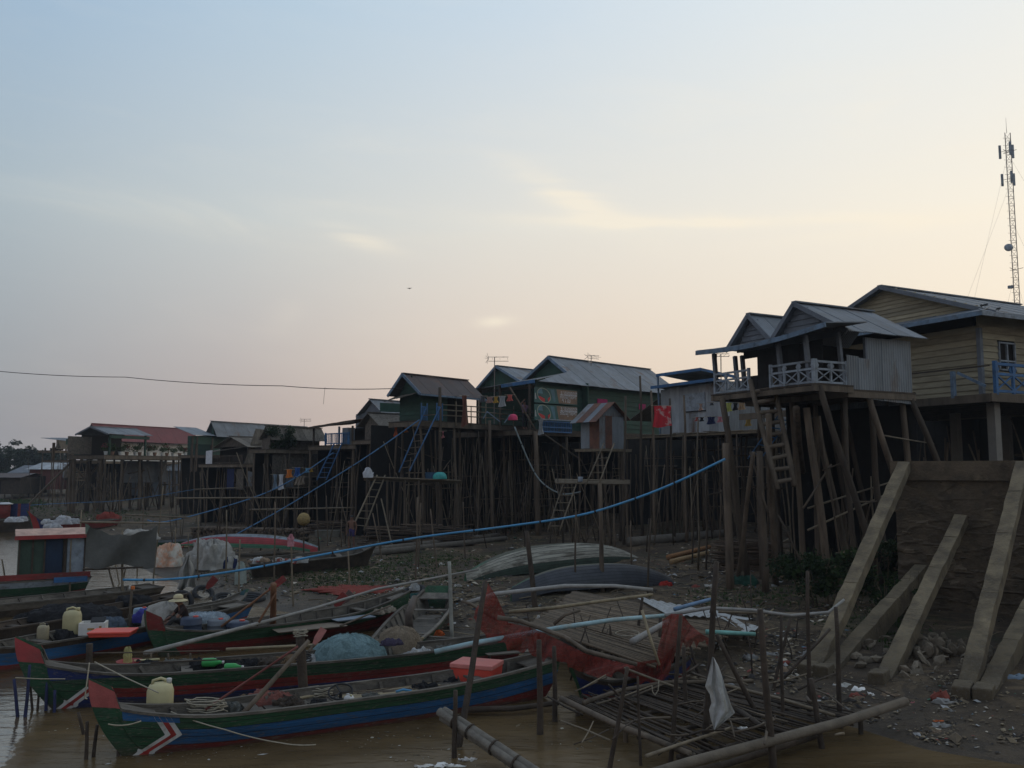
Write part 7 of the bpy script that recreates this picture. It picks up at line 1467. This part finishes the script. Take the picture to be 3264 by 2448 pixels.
# thick bamboo bundle in the water
t = thing('bamboo_spar', 'thick weathered bamboo spar slanting into the water before the striped boat', 'spar', G(1740, 2470, .05)); o = t.location; a = G(1400, 2268, .62)-o; b = Vector((.05, -.2, -.1))
for i, (dx, dz) in enumerate([(0, 0), (.075, .035), (.05, -.05)]): stick([b+Vector((dx, 0, dz)), a+Vector((dx, 0, dz))+Vector((0, 0, -.02*i))], (.075, .07), .006, 8, 9).build('bamboo', mat('spar_bamboo', (.15, .135, .11), .85, .35, 5, .5), t, True)
for k in (.86, .72, .5, .3): c = b.lerp(a, k)+Vector((.04, 0, -.01)); d = (a-b).normalized(); MB().tube([c-d*.012, c+d*.012], .128, 12).build('lashing', WOODD, t)
stake(1452, 2200, 1448, 2415, .045, WOODD, 'spar_prop', 'black prop under the upper end of the bamboo spar', cat='post')
for q in [(45, 2165, 66, 2285), (95, 2120, 78, 2285), (150, 2170, 148, 2265), (175, 2200, 174, 2270)]: stake(*q, .035, mat('navy_stake', (.02, .025, .07), .8), 'navy_stake', 'dark navy stake in the water by the red bow tip', 'navy mooring stakes', cat='stake')
for q in [(95, 2170, 112, 2262), (124, 2200, 118, 2262)]: stake(*q, .028, WOODD, 'thin_stake', 'thin black stake beside the navy stakes', 'thin black stakes', cat='stake')
for q in [(278, 2300, 275, 2420), (310, 2310, 293, 2412), (250, 2270, 284, 2340)]: stake(*q, .035, WOODD, 'crooked_stake', 'crooked dark stake in the water before the nearest pink bow tip', 'crooked stakes at the bow', cat='stake')
stake(378, 2330, 378, 2410, .035, WOODD, 'short_stake', 'short stub of stake under the nearest bow', cat='stake')
# ---------------------------------------------------------------- draped red net, white cloth, white sheets
def drape(name, label, cat, cols, m, Y, nsub=10, parts='net', smooth=True):
    """cols: list of (px_top,py_top,px_bot,py_bot,dY)"""
    o = P(cols[0][0], cols[0][1], Y); t = thing(name, label, cat, o); n = len(cols)-1
    def fn(u, v):
        x = u*n; i = min(int(x), n-1); k = x-i; k = k*k*(3-2*k); A, B = cols[i], cols[i+1]; q = [A[j]+(B[j]-A[j])*k for j in range(5)]
        return P(q[0]+(q[2]-q[0])*v+7*math.sin(v*7+u*9)*(v*(1-v)*2), q[1]+(q[3]-q[1])*v+(9*math.sin(u*47)+6*math.sin(u*113+1))*v*v, Y+q[4]+.16*math.sin(u*n*2.6+v*3)+.07*math.sin(u*n*6.1+v*5))-o
    MB().grid(fn, n*nsub, 14).build(parts, m, t, smooth); return t
drape('red_net', 'torn red net sagging from the tall dark post along the frame', 'net', [(1535, 1905, 1510, 1960, 1.0), (1550, 1850, 1525, 2000, .9), (1585, 1905, 1560, 2040, .7), (1620, 1985, 1615, 2062, .5), (1690, 2000, 1680, 2080, .3), (1740, 2020, 1735, 2100, .2), (1800, 2050, 1810, 2120, .1), (1870, 2085, 1860, 2160, 0.), (1960, 2108, 1950, 2150, -.1), (2040, 2110, 2030, 2165, -.2), (2110, 2100, 2085, 2185, -.2), (2150, 2060, 2130, 2150, -.1)], NETR, 18.2)
drape('red_net', 'bunch of red net hung over the grey propped pole', 'net', [(2112, 1975, 2092, 2130, 0), (2140, 1956, 2110, 2135, .1), (2175, 1958, 2140, 2110, .1), (2200, 1990, 2172, 2060, .1), (2232, 2018, 2215, 2052, .1), (2262, 2036, 2262, 2048, .1)], NETR, 17.9)
def flag():
    Y = 14.2; o = P(2272, 2095, Y); t = thing('white_cloth', 'limp dirty white cloth tied to a post over the raft', 'cloth', o)
    L = [(2270, 2093), (2262, 2130), (2254, 2165), (2247, 2188), (2262, 2212), (2268, 2240), (2260, 2262), (2266, 2295), (2276, 2326)]; Rr = [(2276, 2096), (2290, 2122), (2302, 2155), (2312, 2190), (2320, 2215), (2330, 2245), (2343, 2272), (2315, 2296), (2278, 2327)]
    def fn(u, v):
        x = u*(len(L)-1); i = min(int(x), len(L)-2); k = x-i; a = [L[i][j]+(L[i+1][j]-L[i][j])*k for j in (0, 1)]; b = [Rr[i][j]+(Rr[i+1][j]-Rr[i][j])*k for j in (0, 1)]
        return P(a[0]+(b[0]-a[0])*v, a[1]+(b[1]-a[1])*v, Y+.09*math.sin(v*6+u*2.2)*(.3+u)+.045*math.sin(v*14+u*4)+.02*math.sin(v*25+u*9))-o
    MB().grid(fn, 44, 28).build('cloth', CLOTHW, t, True)
flag()
for i, q in enumerate([[(2020, 1900), (2200, 1935), (2300, 1968), (2130, 1960)], [(2296, 1970), (2330, 1965), (2420, 2000), (2380, 2018)], [(2080, 1955), (2280, 1945), (2400, 1975), (2300, 1980)]]):
    pts = [G(*a, .86-.08*i) for a in q]; o = sum(pts, Vector())/4; t = thing('white_sheet', ['pale corrugated sheet lying on the mat deck', 'torn white sheet hanging over the edge of the mat deck', 'thin white sheet under the curved pole'][i], 'sheet', o)
    MB().grid(lambda u, v: (pts[0].lerp(pts[1], u)).lerp(pts[3].lerp(pts[2], u), v)-o+Vector((0, 0, .025*math.sin(u*40 if i == 0 else u*9+v*5))), 30, 8).build('sheet', CLOTHW, t, True)
rope('wire_ring', 'thin pale wire ring lying on the mat deck', [G(2000+38*math.cos(a), 2018+9*math.sin(a), .8) for a in frange(0, 6.28, 16)], .01, seg=1); rope('hanging_loop', 'pale cord loop hanging below the red net', [P(2100, 2170, 17), P(2098, 2200, 17), P(2088, 2216, 17), P(2080, 2205, 17), P(2078, 2185, 17)], .01, seg=3)
heap('foam_glint_bit', 'white fleck put in for a water glint in front of the spar', 'scrap', G(1490, 2422, -.0), .14, .07, .03, FOAM, 95, rough=.4); heap('foam_glint_bit', 'larger white fleck put in for a water glint by the frame bottom', 'scrap', G(1400, 2442, .0), .3, .08, .035, FOAM, 96, rough=.4); heap('foam_glint_bit', 'small foam scrap stuck on the raft slats', 'scrap', G(2370, 2322, .34), .09, .06, .03, FOAM, 97, rough=.3)  # first two flecks are glints on the water, put in as white foam
for i, (px, py, w) in enumerate([(2735, 2200, .14), (2782, 2216, .06), (2740, 2228, .13), (2905, 2240, .06), (3238, 2158, .3), (2990, 2300, .08), (2690, 2185, .2), (2835, 2215, .18)]): heap('bank_scrap', ['flat cream scrap near the strut foot', 'small cream lump beside the flat scrap', 'pale brown flat scrap on the wet mud', 'curled pink scrap beyond the raft', 'pale blue plastic bag beside the low strut', 'orange scrap on the wet mud', 'crumpled grey bag near the raft end', 'bare brown root on the mud'][i], 'scrap', GP(px, py), w, w*.6, .05, [FOAM, FOAM, mat('brown_rag', (.2, .14, .09)), cloth('pinkish', (.4, .14, .15)), cloth('pale_blue', (.2, .26, .32)), cloth('orange', (.55, .12, .03)), TARP, mat('brown_rag', (.2, .14, .09))][i], 200+i, rough=.35, n=(16, 5))
# ---------------------------------------------------------------- tower, aerials, overhead wire, bird
def tower():
    Y = 105; b = P(3242, 1010, Y); tp = P(3212, 440, Y); tp.x = b.x; zt = zat(425, b.x, Y); z0 = hgt(b.x, Y); o = Vector((b.x, Y, z0)); t = thing('lattice_tower', 'slim guyed lattice radio tower behind the yellow house', 'tower', o); H = zt-z0; w = .38
    cs = [(w*math.cos(a), w*math.sin(a)) for a in (R(90), R(210), R(330))]
    for x, y in cs: MB().tube([(x, y, 0), (x, y, H)], .05, 6).build('leg', STEEL, t)
    n = int(H/.9)
    mb = MB()
    for i in range(n):
        z = H*i/n; z2 = H*(i+1)/n
        for k in range(3): a, c = cs[k], cs[(k+1) % 3]; mb.bar((*a, z), (*c, z), .03, .03); mb.bar((*a, z), (*c, z2), .025, .025)
    tag(mb.build('lattice', STEEL, t), kind='stuff')
    for i in range(n): MB().bar((-.5, 0, H*i/n+.3), (.5, 0, H*i/n+.3), .03, .03).build('step_bolt', STEEL, t)
    zz = lambda py: zat(py, b.x, Y)-z0
    for py, s in ((480, 1.0), (570, .9)):
        for k in (0, 120, 240): a = R(k+20); MB().box((s*.85*math.cos(a), s*.85*math.sin(a), zz(py)), (.26, .14, 1.7*s)).build('panel_antenna', GREYP, t); MB().bar((0, 0, zz(py)), (s*.85*math.cos(a), s*.85*math.sin(a), zz(py)), .04, .04).build('antenna_arm', STEEL, t)
    for py in (485, 860): 
        for k in (0, 120, 240): a = R(k+90); MB().bar((0, 0, zz(py)), (.95*math.cos(a), .95*math.sin(a), zz(py)+.15), .05, .05).build('guy_bracket', STEEL, t)
    d = MB().lathe([(.02, .0), (.46, .05), (.49, .1), (.46, .18), (.1, .22)], 20).build('dish', GREYP, t, True); d.location = (-.75, -.3, zz(792)); d.rotation_euler = (R(80), 0, R(-20)); MB().bar((-.7, -.2, zz(792)), (0, 0, zz(792)), .06, .06).build('dish_arm', STEEL, t)
    MB().tube([(0, 0, H), (0, 0, H+2.0)], [.03, .012], 5).build('lightning_rod', STEEL, t)
    MB().box((-.6, 0, zz(915)), (.5, .35, .35)).build('junction_box', GREYP, t)
    for py, dx, dy in ((490, -14, -8), (490, 16, -4), (590, -11, 6), (700, 14, 4), (870, -9, -6), (870, 10, 8)): MB().tube([(0, 0, zz(py)), (dx, dy, .5)], .009, 4).build('guy_wire', STEEL, t)
tower()
def aerial(px, py, pyb, Y, label, s=1., rz=0.):
    b = P(px, pyb, Y); t = thing('tv_aerial', label, 'aerial', b, rz); H = zat(py, b.x, Y)-b.z
    MB().tube([(0, 0, -.3), (.02, 0, H)], .025, 6).build('mast', STEEL, t)
    for dz in (0, -.22*s): MB().tube([(-.3*s, 0, H+dz), (.75*s, 0, H+dz)], .015, 5).build('boom', STEEL, t)
    for i in range(6): x = -.3*s+i*.2*s; MB().tube([(x, -.3*s, H-.1*(i % 2)), (x, .3*s, H-.1*(i % 2))], .01, 4).build('element', STEEL, t)
    for k in range(5): a = R(40+k*70); MB().tube([(-.3*s, 0, H-.1), (-.3*s-.2*s*abs(math.cos(a)), .3*s*math.cos(a), H-.1+.3*s*math.sin(a))], .012, 4).build('reflector_rod', STEEL, t)
aerial(1575, 1138, 1335, 50.5, 'tall television aerial rising in front of the large green house', 1.1); aerial(1884, 1133, 1152, 58, 'television aerial on the ridge of the large green house', .9, .6); aerial(2298, 1128, 1190, 45, 'television aerial seen behind the porch railing', .6); aerial(969, 1336, 1365, 76, 'small television aerial above the thatched roof', .8)
rope('overhead_wire', 'dark overhead wire crossing the sky to the green hut roof', [P(-1400, 1118, 66), P(-700, 1150, 62), P(-60, 1178, 58), P(400, 1202, 55.5), P(900, 1230, 52), P(1290, 1237, 49)], .022, BLACK, sag=.12, seg=8, cat='wire'); rope('dangling_wire', 'short thin wire dangling from the overhead wire', [P(1036, 1234, 51), P(1033, 1262, 51), P(1031, 1288, 51)], .01, BLACK, seg=2, cat='wire')
t = thing('flying_bird', 'tiny dark bird flying in the open sky', 'bird', P(1305, 920, 90)); MB().add([(-.32, 0, .06), (0, -.1, 0), (.32, 0, .09), (0, .1, 0)], [(0, 1, 2, 3)]).build('wings', BLACK, t); MB().tube([(-.05, -.16, 0), (0, 0, -.01), (.05, .14, 0)], [.012, .04, .01], 6).build('body', BLACK, t)
for i, (px, py) in enumerate([(3128, 982), (3140, 980), (3182, 992)]): 
    t = thing('perched_bird', 'small dark bird perched on the yellow house roof', 'bird', P(px, py, 32.3), random.random()*3, 'birds on the yellow house roof'); MB().tube([(-.12, 0, .06), (-.04, 0, .09), (.05, 0, .1), (.1, 0, .14)], [.012, .04, .045, .03], 7).build('body', BLACK, t, True); MB().tube([(0, 0, 0), (0, 0, .08)], .008, 4).build('legs', BLACK, t)
# ---------------------------------------------------------------- laundry
def laundry(px0, px1, py0, py1, Y, m, label, name='hung_cloth', wav=2., cat='laundry', group=None):
    o = P(px0, py0, Y); t = thing(name, label, cat, o, 0, group)
    def fn(u, v): return P(px0+(px1-px0)*u+(3*math.sin(v*4+u*3)), py0+(py1-py0)*v*(1+.05*math.sin(u*5)), Y+.05*math.sin(u*9*wav+v*2))-o
    MB().grid(fn, 14, 6).build('cloth', m, t, True); MB().tube([P(px0-8, py0, Y)-o, P(px1+8, py0, Y)-o], .012, 4).build('line', ROPE, t)
FLO = mat('red_floral', (.48, .03, .04), .9, .15, 3, .2, col2=(.5, .3, .28), c2=(.56, .6), s2=2.2, trans=.2)
laundry(2083, 2140, 1293, 1360, 45.6, FLO, 'bright red flowered blanket hung before the zinc shack'); laundry(2313, 2333, 1284, 1312, 44, cloth('lime', (.40, .42, .12)), 'lime yellow shirt hung beside the plank ladder'); laundry(2336, 2352, 1284, 1308, 44, cloth('black', (.02, .02, .025)), 'black garment hung beside the lime shirt'); laundry(2353, 2376, 1282, 1306, 44, cloth('tan', (.38, .27, .17)), 'tan shirt hung beside the plank ladder'); laundry(2215, 2228, 1330, 1342, 45.3, cloth('coral', (.5, .12, .1)), 'small coral cloth on the lower line of the zinc shack'); laundry(2230, 2244, 1330, 1343, 45.3, cloth('black', (.02, .02, .025)), 'small black cloth on the lower line of the zinc shack'); laundry(2254, 2280, 1328, 1352, 45.3, cloth('navy', (.02, .03, .09)), 'navy trousers on the lower line of the zinc shack'); laundry(2286, 2304, 1328, 1346, 45.3, cloth('pink', (.55, .25, .28)), 'pink cloth on the lower line of the zinc shack'); laundry(2375, 2395, 1336, 1358, 44, cloth('mustard', (.35, .24, .07)), 'mustard bag hung under the plank ladder'); laundry(2228, 2240, 1287, 1308, 45.4, cloth('peach', (.5, .34, .27)), 'small peach cloth hung on the zinc wall'); laundry(2262, 2276, 1283, 1292, 45.4, cloth('grey', (.1, .1, .11)), 'small grey garment on the upper line')
laundry(1530, 1548, 1262, 1282, 49.5, cloth('grey', (.12, .12, .13)), 'grey cloth on the line under the veranda roof'); laundry(1550, 1572, 1265, 1284, 49.5, cloth('dusty_pink', (.32, .2, .17)), 'dusty pink cloth on the line under the veranda roof'); laundry(1573, 1588, 1264, 1284, 49.5, cloth('yellow', (.48, .30, .05)), 'yellow cloth on the line under the veranda roof'); laundry(1590, 1612, 1262, 1296, 49.5, cloth('pale_stripe', (.34, .36, .37)), 'pale striped shirt on the line under the veranda roof'); laundry(1616, 1634, 1258, 1278, 49.8, cloth('coral', (.5, .12, .1)), 'coral red cloth on the line under the veranda roof'); laundry(1472, 1488, 1260, 1358, 47.4, cloth('rust', (.17, .07, .05)), 'long rust brown cloth hung on the deck post'); laundry(1716, 1732, 1338, 1385, 49.6, cloth('dull_white', (.34, .36, .37)), 'pale long cloth hanging below the banners'); laundry(1408, 1416, 1374, 1396, 48, cloth('pinkish', (.4, .14, .15)), 'small pink cloth tied to the deck pile'); laundry(1256, 1268, 1358, 1390, 50, cloth('orange', (.55, .12, .03)), 'narrow orange cloth by the thatched kitchen'); laundry(1288, 1300, 1360, 1378, 50, cloth('bright_orange', (.62, .2, .04)), 'bright orange cloth by the thatched kitchen'); laundry(870, 884, 1512, 1560, 56, cloth('pale_blue', (.2, .26, .32)), 'pale cloth hung under the thatched house'); laundry(888, 904, 1512, 1560, 56, SACK, 'white cloth hung under the thatched house'); laundry(912, 932, 1496, 1522, 55.5, cloth('bright_orange', (.62, .2, .04)), 'orange shirt hung under the thatched house'); laundry(938, 958, 1490, 1518, 55.5, cloth('mid_blue', (.03, .10, .3)), 'blue cloth hung under the thatched house'); laundry(972, 986, 1492, 1506, 55.5, cloth('sky', (.15, .35, .5)), 'sky blue cloth hung under the thatched house'); laundry(988, 998, 1492, 1504, 55.5, cloth('yellow', (.48, .30, .05)), 'small yellow cloth hung under the thatched house'); laundry(940, 972, 1518, 1545, 55.5, mat('brown_ply', (.17, .135, .10)), 'brown sheet hung under the thatched house')
c = P(1172, 1518, 47); heap('white_sack', 'lumpy white sack on the landing beside the ladders', 'sack', c-Vector((0, 0, .05)), .22, .2, .5, SACK, 98, rough=.25); heap('teal_basin', 'teal basin upturned on the stick landing', 'basin', P(1402, 1525, 47.2), .38, .3, .36, mat('teal_plastic', (.03, .26, .24), .5), 99, rough=.02); crate('dark_blue_crate', 'dark blue crate on the stick landing', 'crate', P(1372, 1530, 47.3), .55, .35, .42, .1, mat('dark_blue_net', (.02, .05, .09))); heap('magenta_basin', 'magenta basin on the veranda deck', 'basin', P(1635, 1338, 49.3), .27, .2, .34, mat('magenta_plastic', (.5, .03, .10), .5), 120, rough=.03)
for i, (a, b, c, d) in enumerate([(1540, 1335, 1552, 1312), (1552, 1312, 1595, 1345), (1608, 1348, 1625, 1322)]): pole('blue_stand_bar', 'thin bright blue bar leaning on the veranda rail', [P(a, b, 48.9), P(c, d, 48.9)], .03, BLUEL, group='blue bars on the veranda')

rr = random.Random(91)
for i in range(34):
    px, py = rr.choice([(rr.gauss(1350, 130), rr.gauss(1890, 45)), (rr.gauss(2330, 130), rr.gauss(1880, 60)), (rr.gauss(2480, 110), rr.gauss(2080, 60)), (rr.gauss(1650, 90), rr.gauss(1930, 40)), (rr.gauss(2950, 160), rr.gauss(2270, 50))]); c = GP(px, max(1700, py)); w = rr.uniform(.07, .2)
    if c.z < .06: continue
    heap('plastic_bag', 'crumpled dirty plastic bag dropped on the muddy bank', 'bag', c, w, w*rr.uniform(.5, .9), w*rr.uniform(.3, .8), rr.choice((TARP, mat('grey_bag', (.2, .195, .18)), mat('brown_rag', (.2, .14, .09)), cloth('dull_red', (.25, .07, .05)), cloth('slate', (.10, .13, .17)), TARP)), 300+i, 'plastic bags on the bank', rough=.4, n=(14, 6))

wp_ = P(-1400, 1118, 66); pole('wire_pole', 'tall wooden pole carrying the far end of the overhead wire', [Vector((wp_.x, wp_.y, min(0, hgt(wp_.x, wp_.y))-.5)), wp_+Vector((0, 0, .3))], (.16, .12), PILE, 'pole', wob=.004)

rr = random.Random(131)
for i in range(62):
    px, py = rr.uniform(540, 2280), rr.uniform(1695, 1760); b = GP(px, py); h = rr.uniform(1.2, 4.6); lean = rr.gauss(0, .16); tp = b+Vector((lean*h, rr.uniform(-.1, .1)*h, h)); pole('slender_pole', 'slender leaning pole before the tangle of house piles', [b-Vector((0, 0, .3)), b.lerp(tp, .5)+Vector((rr.uniform(-.06, .06), 0, 0)), tp], (rr.uniform(.025, .045), .018), rr.choice((PILE, PILE, BAMB, WOODD)), 'pole', 'slender poles before the houses', n=5)
# ================================================================ people
def skin_mesh(name, pts, edges, m, parent, root=0, sub=2):
    me = bpy.data.meshes.new(name); me.from_pydata([p[:3] for p in pts], edges, []); o = bpy.data.objects.new(name, me); COL.objects.link(o)
    o.modifiers.new('skin', 'SKIN'); sv = me.skin_vertices[0].data
    for i, p in enumerate(pts): sv[i].radius = (p[3], p[4] if len(p) > 4 else p[3]); sv[i].use_root = (i == root)
    sb = o.modifiers.new('sub', 'SUBSURF'); sb.levels = sb.render_levels = sub
    dg = bpy.context.evaluated_depsgraph_get(); ev = bpy.data.meshes.new_from_object(o.evaluated_get(dg)); bpy.data.objects.remove(o)
    ev.materials.clear(); ev.materials.append(m); ev.polygons.foreach_set('use_smooth', [True]*len(ev.polygons))
    return inst(ev, name, parent)
SKIN = mat('skin', (.17, .085, .055), .6, .12, 6, .1); HAIR = mat('black_hair', (.012, .011, .01), .6, .2, 20, .4)
def hand(pts, edges, w, d, side, k=1.):
    """five fingers from wrist index w along direction d"""
    b = Vector(pts[w][:3]); d = Vector(d).normalized(); s = d.cross(Vector((0, 1, 0))); s = s.normalized() if s.length > .1 else Vector((1, 0, 0))
    p = b+d*.07; pts.append((*p, .028, .018)); pi = len(pts)-1; edges.append((w, pi))
    for i, (o, l) in enumerate([(-.027, .075), (-.009, .085), (.009, .08), (.027, .062)]):
        q = p+s*o+d*.02; r = q+d*l*.55+Vector((0, -.006, 0)); e = q+d*l+Vector((0, -.02, 0))
        for v, rr in ((q, .009), (r, .008), (e, .007)): pts.append((*v, rr))
        n = len(pts); edges += [(pi, n-3), (n-3, n-2), (n-2, n-1)]
    q = b+d*.03-s*side*.03; e = q+d*.045-s*side*.02; pts.append((*q, .011)); pts.append((*e, .008)); edges += [(w, len(pts)-2), (len(pts)-2, len(pts)-1)]
def person(label, loc, rz, J, clothes, hair=True, hat=None, name='person'):
    t = thing(name, label, 'person', loc, rz); g = lambda k: J[k]
    pts = [(*g('pelvis'), .13, .10), (*g('belly'), .125, .09), (*g('chest'), .15, .105), (*g('neck'), .055), (*g('head'), .088, .098), (*g('crown'), .07)]
    edges = [(0, 1), (1, 2), (2, 3), (3, 4), (4, 5)]
    h = Vector(g('head')); f = Vector(g('face')).normalized(); sd = f.cross(Vector((0, 0, 1)))
    def addc(par, *vs):
        for v in vs: pts.append(v); edges.append((par, len(pts)-1)); par = len(pts)-1
        return par
    addc(4, (*(h+f*.088+Vector((0, 0, -.02))), .018), (*(h+f*.108+Vector((0, 0, -.03))), .010))
    for s in (-1, 1): addc(4, (*(h+sd*s*.085+Vector((0, 0, -.01))), .014))
    for sgn, L in ((1, 'L'), (-1, 'R')):
        w = addc(2, (*g('sho'+L), .062), (*g('elb'+L), .042), (*g('wri'+L), .028)); hand(pts, edges, w, Vector(g('wri'+L))-Vector(g('elb'+L)), sgn)
        a = addc(0, (*g('hip'+L), .088), (*g('kne'+L), .056), (*g('ank'+L), .036)); addc(a, (*(Vector(g('ank'+L))+Vector(J.get('foot', (0, -.16, -.05)))), .032, .022))
    skin_mesh('body', pts, edges, SKIN, t)
    # face
    for s in (-1, 1): MB().lathe([(.004, -.008), (.011, 0), (.004, .008)], 8, h+f*.094+sd*s*.033+Vector((0, 0, .005))).build('eye', BLACK, t)
    MB().box(h+f*.097+Vector((0, 0, -.055)), (.045, .012, .010), Matrix((sd, f, Vector((0, 0, 1)))).transposed()).build('mouth', mat('lip', (.12, .04, .035)), t)
    for nm, chain, m in clothes:
        ps = [(*v[:3], *v[3:]) for v in chain[0]]; skin_mesh(nm, ps, chain[1], m, t)
    if hair:
        mb = MB(); c = h+Vector((0, 0, .035))-f*.018
        mb.grid(lambda u, v: (c.x+.101*math.sin(v*1.75)*math.cos(u*6.2832), c.y+.108*math.sin(v*1.75)*math.sin(u*6.2832), c.z+.088*math.cos(v*1.75)), 18, 7); mb.build('hair', HAIR, t, True)
    if hat:
        c = Vector(g('crown'))+Vector((0, 0, -.05)); MB().lathe([(.25, -.05), (.235, -.035), (.13, 0), (.125, .03), (.115, .09), (.07, .12), (.01, .125)], 24, c).build('sun_hat', hat, t, True); MB().lathe([(.128, .0), (.129, .03)], 24, c).build('hat_band', mat('hat_band', (.2, .15, .1)), t, True)
    return t
STD = dict(pelvis=(0, 0, .93), belly=(0, -.01, 1.08), chest=(0, .0, 1.28), neck=(0, .0, 1.46), head=(0, -.02, 1.58), crown=(0, -.01, 1.66), face=(0, -1, 0), shoL=(.19, 0, 1.38), elbL=(.25, .02, 1.11), wriL=(.24, -.06, .87), shoR=(-.19, 0, 1.38), elbR=(-.26, .03, 1.11), wriR=(-.25, -.04, .86), hipL=(.09, 0, .88), kneL=(.12, -.02, .48), ankL=(.13, .04, .08), hipR=(-.09, 0, .88), kneR=(-.12, -.06, .49), ankR=(-.11, -.06, .08))
def shorts(J, r=1.): return ([(*J['pelvis'], .145, .115), (*J['belly'], .12, .09), (*J['hipL'], .105), (*(Vector(J['hipL']).lerp(Vector(J['kneL']), .75)), .10), (*J['hipR'], .105), (*(Vector(J['hipR']).lerp(Vector(J['kneR']), .75)), .10)], [(0, 1), (0, 2), (2, 3), (0, 4), (4, 5)])
def shirt(J): return ([(*J['chest'], .168, .12), (*J['belly'], .148, .108), (*J['pelvis'], .145, .11), (*J['neck'], .06), (*J['shoL'], .078), (*(Vector(J['shoL']).lerp(Vector(J['elbL']), .8)), .06), (*J['shoR'], .078), (*(Vector(J['shoR']).lerp(Vector(J['elbR']), .8)), .06)], [(0, 1), (1, 2), (0, 3), (0, 4), (4, 5), (0, 6), (6, 7)])
def trousers(J, e=.9): return ([(*J['pelvis'], .145, .115), (*J['hipL'], .10), (*J['kneL'], .075), (*(Vector(J['kneL']).lerp(Vector(J['ankL']), e)), .055), (*J['hipR'], .10), (*J['kneR'], .075), (*(Vector(J['kneR']).lerp(Vector(J['ankR']), e)), .055)], [(0, 1), (1, 2), (2, 3), (0, 4), (4, 5), (5, 6)])
p = GP(1120, 1748)
person('bare-chested person in purple shorts walking past the firewood', p, R(-12), STD, [('shorts', shorts(STD), cloth('purple_shorts', (.045, .035, .12)))])
# seated person with sun hat in the boat
SIT = dict(pelvis=(0, 0, .14), belly=(0, -.05, .3), chest=(0, -.12, .50), neck=(0, -.18, .66), head=(0, -.23, .77), crown=(0, -.24, .86), face=(0, -.9, -.35), shoL=(.18, -.13, .58), elbL=(.24, -.3, .36), wriL=(.12, -.48, .26), shoR=(-.18, -.13, .58), elbR=(-.24, -.32, .36), wriR=(-.1, -.5, .28), hipL=(.1, -.02, .13), kneL=(.24, -.38, .36), ankL=(.12, -.58, .06), hipR=(-.1, -.02, .13), kneR=(-.24, -.4, .34), ankR=(-.12, -.6, .06))
p = G(595, 2006, .42); BRN = cloth('dark_brown', (.035, .022, .02))
person('seated person in a dark shirt and pale sun hat mending nets', p, R(-58), SIT, [('shirt', shirt(SIT), BRN), ('trousers', trousers(SIT), cloth('dark', (.05, .05, .05)))], hair=True, hat=mat('straw_hat', (.52, .45, .27), .85, .12, 10, .3))
# person on the veranda by the banners
p = BGF.w(-.35, .55, BGZ); REA = dict(STD); REA.update(elbR=(-.28, -.05, 1.5), wriR=(-.12, -.1, 1.68), elbL=(.3, -.08, 1.2), wriL=(.2, -.3, 1.25))
person('person in a mauve shirt standing on the veranda beside the banners', p, R(30), REA, [('shirt', shirt(REA), cloth('mauve', (.22, .14, .20))), ('trousers', trousers(REA), cloth('black', (.02, .02, .025)))])
# ================================================================ haze
def haze():
    m = bpy.data.materials.new('river_haze'); m.use_nodes = True; T = m.node_tree; T.nodes.clear(); g = NT(T)
    v = g.n('ShaderNodeVolumePrincipled'); v.inputs['Color'].default_value = (.70, .79, .91, 1); v.inputs['Density'].default_value = .00042; v.inputs['Anisotropy'].default_value = .2
    o = g.n('ShaderNodeOutputMaterial'); g.l(v.outputs[0], o.inputs['Volume'])
    mb = MB(); mb.box((0, 0, 24.2), (1440, 1440, 53)); ob = mb.build('haze', m); tag(ob, 'thin bluish evening haze over the river bank', 'haze', kind='stuff')
haze()
